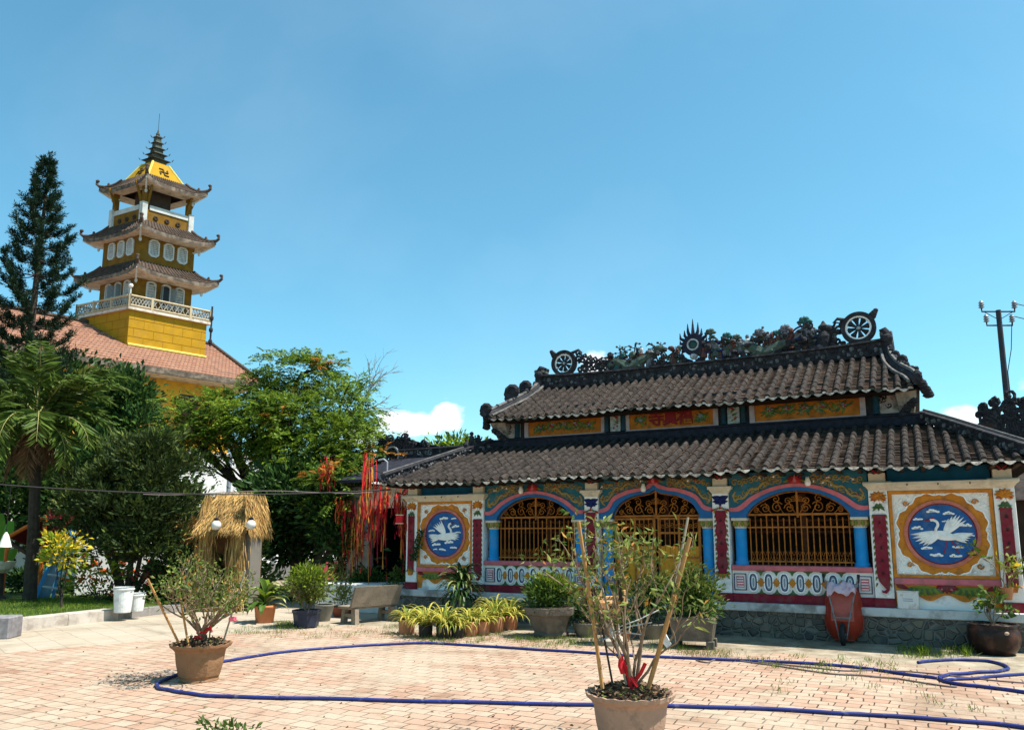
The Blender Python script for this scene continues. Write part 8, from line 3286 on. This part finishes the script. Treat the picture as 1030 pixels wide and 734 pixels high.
mb.tube([r[0] for r in rows], .014, WBR, 6); mb.tube([r[6] for r in rows], .014, WBR, 6); mb.tube(rows[0], .014, WBR, 6); mb.tube(rows[8], .014, WBR, 6)
tr = mb.build("tray", T, smooth=True)
mb = MB()
for s in (-1, 1):
    mb.tube([(s * .25, .16, 1.02), (s * .21, .12, .86), (s * .11, -.06, .42), (s * .06, -.08, .16), (s * .05, -.06, .1)], .012, STL, 7)
    mb.tube([(s * .13, -.06, .42), (s * .13, .04, .5)], .012, STL, 6)
mb.tube([(-.13, -.06, .42), (.13, -.06, .42)], .013, STL, 6)
mb.build("frame", T)
mb = MB()
for s in (-1, 1):
    mb.tube([(s * .25, .16, .95), (s * .262, .175, 1.08)], .022, INK, 7)
mb.build("handle_grip", T)
mb = MB()
mb.tube([(0.0, -.06 + .14 * math.cos(a), .17 + .14 * math.sin(a)) for a in [2 * math.pi * i / 22 for i in range(23)]], .038, MATS["black_rubber"], 8)
w = mb.build("wheel", T)
mb = MB(); mb.tube([(-.022, -.06, .17), (.022, -.06, .17)], .10, WBF, 16); mb.tube([(-.06, -.06, .17), (.06, -.06, .17)], .014, STL, 7); mb.build("hub", w)
mb = MB()
mb.hexa([(-.15, .10, .60), (.15, .10, .60), (.15, .12, .60), (-.15, .12, .60)], [(-.20, .215, .86), (.20, .215, .86), (.20, .235, .86), (-.20, .235, .86)], WBF)
mb.build("tray_stiffener", T)
# folded cloth on the handles
CLO = mat("white_cloth_with_mauve_print", (0.55, 0.42, 0.48), .85, .08, 6, .3, 20, dirt=(0.35, 0.08, 0.22), dirt_amt=.8, dscale=11, dthr=.56)
C_ = empty("cloth_bundle", HO + HU * q.x + HN * -.26 + Vector((0, 0, .83)), HROT, "crumpled white cloth with mauve print draped on top of the wheelbarrow", "cloth")
vs, fs = [], []
n = 13
rn = random.Random(5)
for i in range(n):
    for j in range(n):
        x = -.21 + .42 * i / (n - 1)
        v = -1 + 2 * j / (n - 1)
        y_ = v * .11
        z = .115 - .16 * abs(v) ** 1.8 + .03 * math.sin(x * 26 + v * 3) + .022 * math.sin(x * 47 - v * 7) - .25 * abs(x) ** 2.2 + rn.uniform(-.006, .006)
        vs.append((x, y_ + .02 * math.sin(x * 31), z))
fs = [(i * n + j, (i + 1) * n + j, (i + 1) * n + j + 1, i * n + j + 1) for i in range(n - 1) for j in range(n - 1)]
mb = MB(); mb.add(vs, fs, CLO); ob = mb.build("cloth", C_, smooth=True)
sm = ob.modifiers.new("thickness", 'SOLIDIFY'); sm.thickness = .012

# ------------------------------------------------------------------ hoses
HOSE = mat("blue_garden_hose", (0.024, 0.034, 0.15), .4, .2, 3, dirt=(0.25, 0.25, 0.3), dirt_amt=.5, dscale=9, dthr=.58)
HOSE2 = mat("grey_brown_cable", (0.16, 0.12, 0.12), .6, .2, 6)


def hose(name, px, r, m, label, cat, wob=0.0):
    pts = [gnd(x, y, r + .008) for x, y in px]
    sm = smooth2([tuple(p) for p in pts], 7)
    rn = random.Random(len(px))
    ph = rn.random() * 6
    sm = [(x + rn.uniform(-wob, wob), y + rn.uniform(-wob, wob) + .018 * math.sin(i * .33 + ph) + .012 * math.sin(i * .81), z) for i, (x, y, z) in enumerate(sm)]
    mb = MB(); mb.tube(sm, r, m, 9)
    o = mb.build(name, smooth=True)
    return tag(o, label, cat)


hose("garden_hose", [(1060, 735), (1030, 731), (960, 724), (850, 716.5), (740, 711.5), (600, 708), (450, 705), (330, 702.5), (240, 700), (195, 697.5), (172, 694), (160, 690.5), (158, 687), (166, 683), (190, 674), (232, 663.5), (300, 653.5), (370, 648.5), (430, 646.5), (500, 650), (560, 654), (650, 659.5), (740, 663), (840, 668.5), (905, 676.5), (941, 681)],
     .019, HOSE, "long blue garden hose looped across the paving and round the left pot", "hose", .003)
hose("garden_hose", [(924, 666), (950, 663), (985, 663.5), (1006, 667), (1013, 671), (1005, 674.5), (980, 676), (955, 677.5), (946, 681), (952, 685), (975, 688.5), (1005, 692), (1060, 700)],
     .020, HOSE, "coiled blue hose lying by the dark jar on the right", "hose", .002)
hose("garden_hose", [(952, 683.5), (985, 681), (1010, 678.5), (1060, 677)], .018, HOSE, "short blue hose end running out of the right edge below the coil", "hose", .002)
hose("power_cable", [(700, 663.5), (712, 665.5), (724, 663), (760, 666), (800, 672), (830, 676.5), (870, 679), (905, 682.5), (940, 688), (962, 690)], .010, HOSE2, "thin grey brown cable beside the blue hose on the right", "cable", .004)
hose("power_cable", [(760, 665), (810, 670), (850, 674), (890, 674), (930, 676), (1000, 684), (1060, 688)], .009, HOSE2, "thinner brown cable snaking through the weeds under the coiled hose", "cable", .004)

# overhead line across the yard
a_ = at(-60, 482, 12.5)
b_ = Vector(hw(-8.6, -.6, 2.66))
pts = []
for i in range(41):
    s = i / 40
    p = a_.lerp(b_, s)
    p.z -= .28 * 4 * s * (1 - s) * .6
    pts.append(p)
mb = MB(); mb.tube([tuple(p) for p in pts], .012, INK, 5)
T = tag(mb.build("overhead_cable"), "dark cable sagging across the trees from the left edge to the hall eave", "cable")
mb = MB()
pts2 = [p + Vector((0, .25, .03 + .05 * math.sin(i * .3))) for i, p in enumerate(pts) if i > 14]
mb.tube([tuple(p) for p in pts2], .007, HOSE2, 5)
tag(mb.build("overhead_cable"), "thin brown second cable above the thatched hut, running to the hall eave", "cable")

# ------------------------------------------------------------------ red ribbons in the tree
RIBO = mat("orange_red_ribbon", (0.50, 0.075, 0.02), .75, .15, 9)
RIBD = mat("deep_red_ribbon", (0.26, 0.012, 0.02), .75, .15, 9)
RIBY = mat("ochre_ribbon", (0.45, 0.20, 0.04), .8, .15, 9)
spots = [(372, 455, 62, 5, "tall narrow bundle of red ribbons hanging high beside the side hall ridge"), (384, 478, 82, 6, "long red ribbons hanging before the dark porch"), (368, 495, 70, 8, "mixed red and ochre ribbons left of the dark porch"),
         (348, 500, 26, 9, "small bunch of red ribbons low in the feathery tree"), (406, 500, 60, 6, "red and ochre ribbons hanging right beside the left corner pillar"), (354, 520, 56, 8, "ochre ribbons hanging down to the pale shrub"),
         (395, 492, 30, 8, "short dense red ribbons under the side hall eave"), (330, 462, 26, 6, "red ribbons half hidden inside the feathery tree"), (412, 488, 14, 7, "red ribbons tied at the left end of the hall eave")]
for k, (px, py, hpx, wpx, lab) in enumerate(spots):
    Yr = 17.0 if px > 362 else 18.5
    q = at(px, py, Yr)
    s_ = Yr / FPX
    T = empty("ribbon_bundle", q, 0, lab, "ribbons", "red wish ribbons hanging in the tree")
    rn = random.Random(200 + k)
    for grp in range(2):
        mb = MB()
        for j in range(15):
            x, y_ = rn.uniform(-wpx, wpx) * s_, rn.uniform(-.25, .25)
            ln = hpx * s_ * (.25 + .75 * rn.random() ** 1.4)
            w = rn.uniform(.008, .020)
            z0 = rn.uniform(-.1, .1) - (hpx * s_ * rn.uniform(0, .35))
            ph = rn.random() * 6
            vs = []
            for i in range(9):
                t = i / 8
                tw = ph + t * rn.uniform(1, 3)
                cx, cy = x + .025 * math.sin(t * 4 + ph), y_ + .03 * math.cos(t * 4 + ph)
                vs += [(cx - w * math.cos(tw), cy - w * math.sin(tw), z0 - ln * t), (cx + w * math.cos(tw), cy + w * math.sin(tw), z0 - ln * t)]
            fs = [(2 * i, 2 * i + 1, 2 * i + 3, 2 * i + 2) for i in range(8)]
            ms = [RIB, RIBO, RIBD, RIBY]
            mb.add(vs, fs, rn.choices(ms, (2, 3, 3, 6 if k in (2, 4, 5) else 1.5))[0])
        mb.build("ribbon", T)
    mb = MB(); mb.tube([(-wpx * s_ * 1.4, .1, .12), (0, 0, .06), (wpx * s_ * 1.4, -.1, .1)], .012, BARKD, 5); mb.build("twig", T)
q = at(402, 522, 16.6)
T = empty("paper_lantern", q, 0, "small red square lantern with pale edge hanging at the dark porch", "lantern")
mb = MB(); mb.bbox((-.075, -.075, -.09), (.075, .075, .09), RIB, .02); mb.build("shade", T)
mb = MB()
for z in (-.10, .08):
    mb.bbox((-.08, -.08, z), (.08, .08, z + .02), CREAM, .005)
mb.tube([(0, 0, .10), (0, 0, .7)], .006, INK, 4)
mb.build("rim", T)
q = gnd(395, 588)
T = empty("lamp_post", Vector((q.x, q.y, 0)), 0, "thin dark metal rod standing on the white porch floor", "post")
mb = MB(); mb.tube([(0, 0, .6), (0, 0, 2.2)], .018, INK, 6); mb.build("rod", T)
mb = MB(); mb.lathe([(.1, .0), (.1, .6), (.02, .62)], MATS["lime_washed_slab"], n=10); mb.build("foot", T)

# ------------------------------------------------------------------ weeds, grass, fallen leaves
rng = np.random.default_rng(17)


def tufts(name, pts, per, ln, spread, mats, probs, wid=.05, label=None):
    n = len(pts)
    P = (np.array(pts)[:, None, :] + rng.normal(size=(n, per, 3)) * np.array([spread, spread, 0])).reshape(-1, 3)
    P[:, 2] = np.abs(P[:, 2])
    D = rng.normal(size=(n * per, 3)) * .42 + np.array([0, 0, 1.0])
    D[:, 2] = np.abs(D[:, 2])
    o = leaf_mesh(name, P, D, ln, wid, None, None, rng, .2, mats=mats, pick=rng.choice(len(mats), n * per, p=probs))
    return tag(o, label, "grass", kind="stuff")


def scat(px0, px1, py0, py1, n):
    return [list(gnd(px0 + (px1 - px0) * rng.random(), py0 + (py1 - py0) * rng.random(), .006)) for _ in range(n)]


W1 = scat(520, 610, 640, 652, 60) + scat(655, 690, 645, 656, 26) + scat(690, 735, 655, 661, 20) + scat(395, 530, 636, 648, 60) + scat(235, 400, 630, 642, 46) + scat(281, 300, 626, 632, 40)
tufts("weed_patch", W1, 22, .065, .09, [L_GRASS, L_LIME, L_BON2], [.5, .25, .25], .07, "short weeds growing on the sandy strip in front of the planters and pots")
W2_ = scat(905, 975, 652, 664, 44) + scat(800, 905, 660, 678, 26) + scat(740, 800, 660, 672, 8) + scat(720, 1030, 684, 716, 9)
tufts("weed_patch", W2_, 14, .075, .06, [L_GRASS, L_LIME, L_BON2], [.5, .3, .2], .08, "sparse weeds in the paving joints around the coiled hose at right")
W3 = scat(922, 935, 656, 660, 6) + scat(966, 980, 655, 661, 7)
tufts("weed_patch", W3, 14, .13, .04, [L_GRASS, L_LIME], [.5, .5], .10, "two taller weed clumps by the dark jar")
# the lawn's blades
LP = []
while len(LP) < 2600:
    s, w = rng.random() * (B - A).length, .3 + 4.2 * rng.random()
    p = A + kd * s + kn * w
    if 3 < p.y < 26:
        LP.append([p.x, p.y, .16])
tufts("lawn_grass", LP, 14, .07, .10, [L_GRASS, L_LIME], [.7, .3], .09, "short green lawn grass at the left")
# hedge grass lip at the kerb
# fallen leaves
n = 210
P = np.array([list(gnd(30 + 1000 * rng.random(), 640 + 94 * rng.random(), .012)) for _ in range(n)])
D = rng.normal(size=(n, 3)) * np.array([1, 1, .12])
tag(leaf_mesh("fallen_leaves", P, D, .04, .5, None, None, rng, .3, mats=[L_DRY, L_DARK2, L_BON2], pick=rng.choice(3, n, p=[.7, .15, .15])), "scattered dry leaves and bits on the paving", "leaves", kind="stuff")
# twiggy litter left of the left pot
P = np.array([list(gnd(135 + 35 * rng.normal() * .6, 683 + 4 * rng.normal(), .012)) for _ in range(160)])
tag(leaf_mesh("fallen_leaves", P, rng.normal(size=(160, 3)) * np.array([1, 1, .1]), .035, .4, L_DRY, None, rng, .3), "patch of fine dry litter left of the left pot", "leaves", kind="stuff")
# small plant at the bottom edge
o = gnd(228, 752)
T = empty("small_plant", o, 0, "small dark leaved seedling at the bottom edge of the photo", "plant")
lobs = [((-.08, 0, .16), (.14, .1, .05)), ((.1, .02, .13), (.12, .1, .05)), ((0, 0, .10), (.2, .14, .07))]
mb = MB(); limbs(mb, (0, 0, 0), (0, 0, .08), lobs, .008, TWIG, random.Random(2), twigs=3); mb.build("stem", T)
P, D = clumps(rng, lobs, 26, 7, (.03, .03, .02), .3)
leaf_mesh("foliage", P, D, .05, .5, L_DARK2, T, rng, .2)

# look-alikes share a group
GROUPS = {"park_bench": "benches in the yard", "stone_planter": "stone planters on both sides of the gate", "bucket": "white buckets on the kerb", "garden_hose": "blue hoses on the paving",
          "power_cable": "thin cables on the ground at right", "potted_plant": "small potted shrubs along the hall", "shrub": "garden shrubs behind the lawn", "hedge_tree": "background trees",
          "plant_pot": "pots without a group of their own", "overhead_cable": "cables over the yard", "palm_tree": "palms at the left"}
for ob in list(scene.objects):
    if ob.parent is None and "label" in ob and "group" not in ob:
        g_ = GROUPS.get(ob.name.split(".")[0])
        if g_:
            ob["group"] = g_
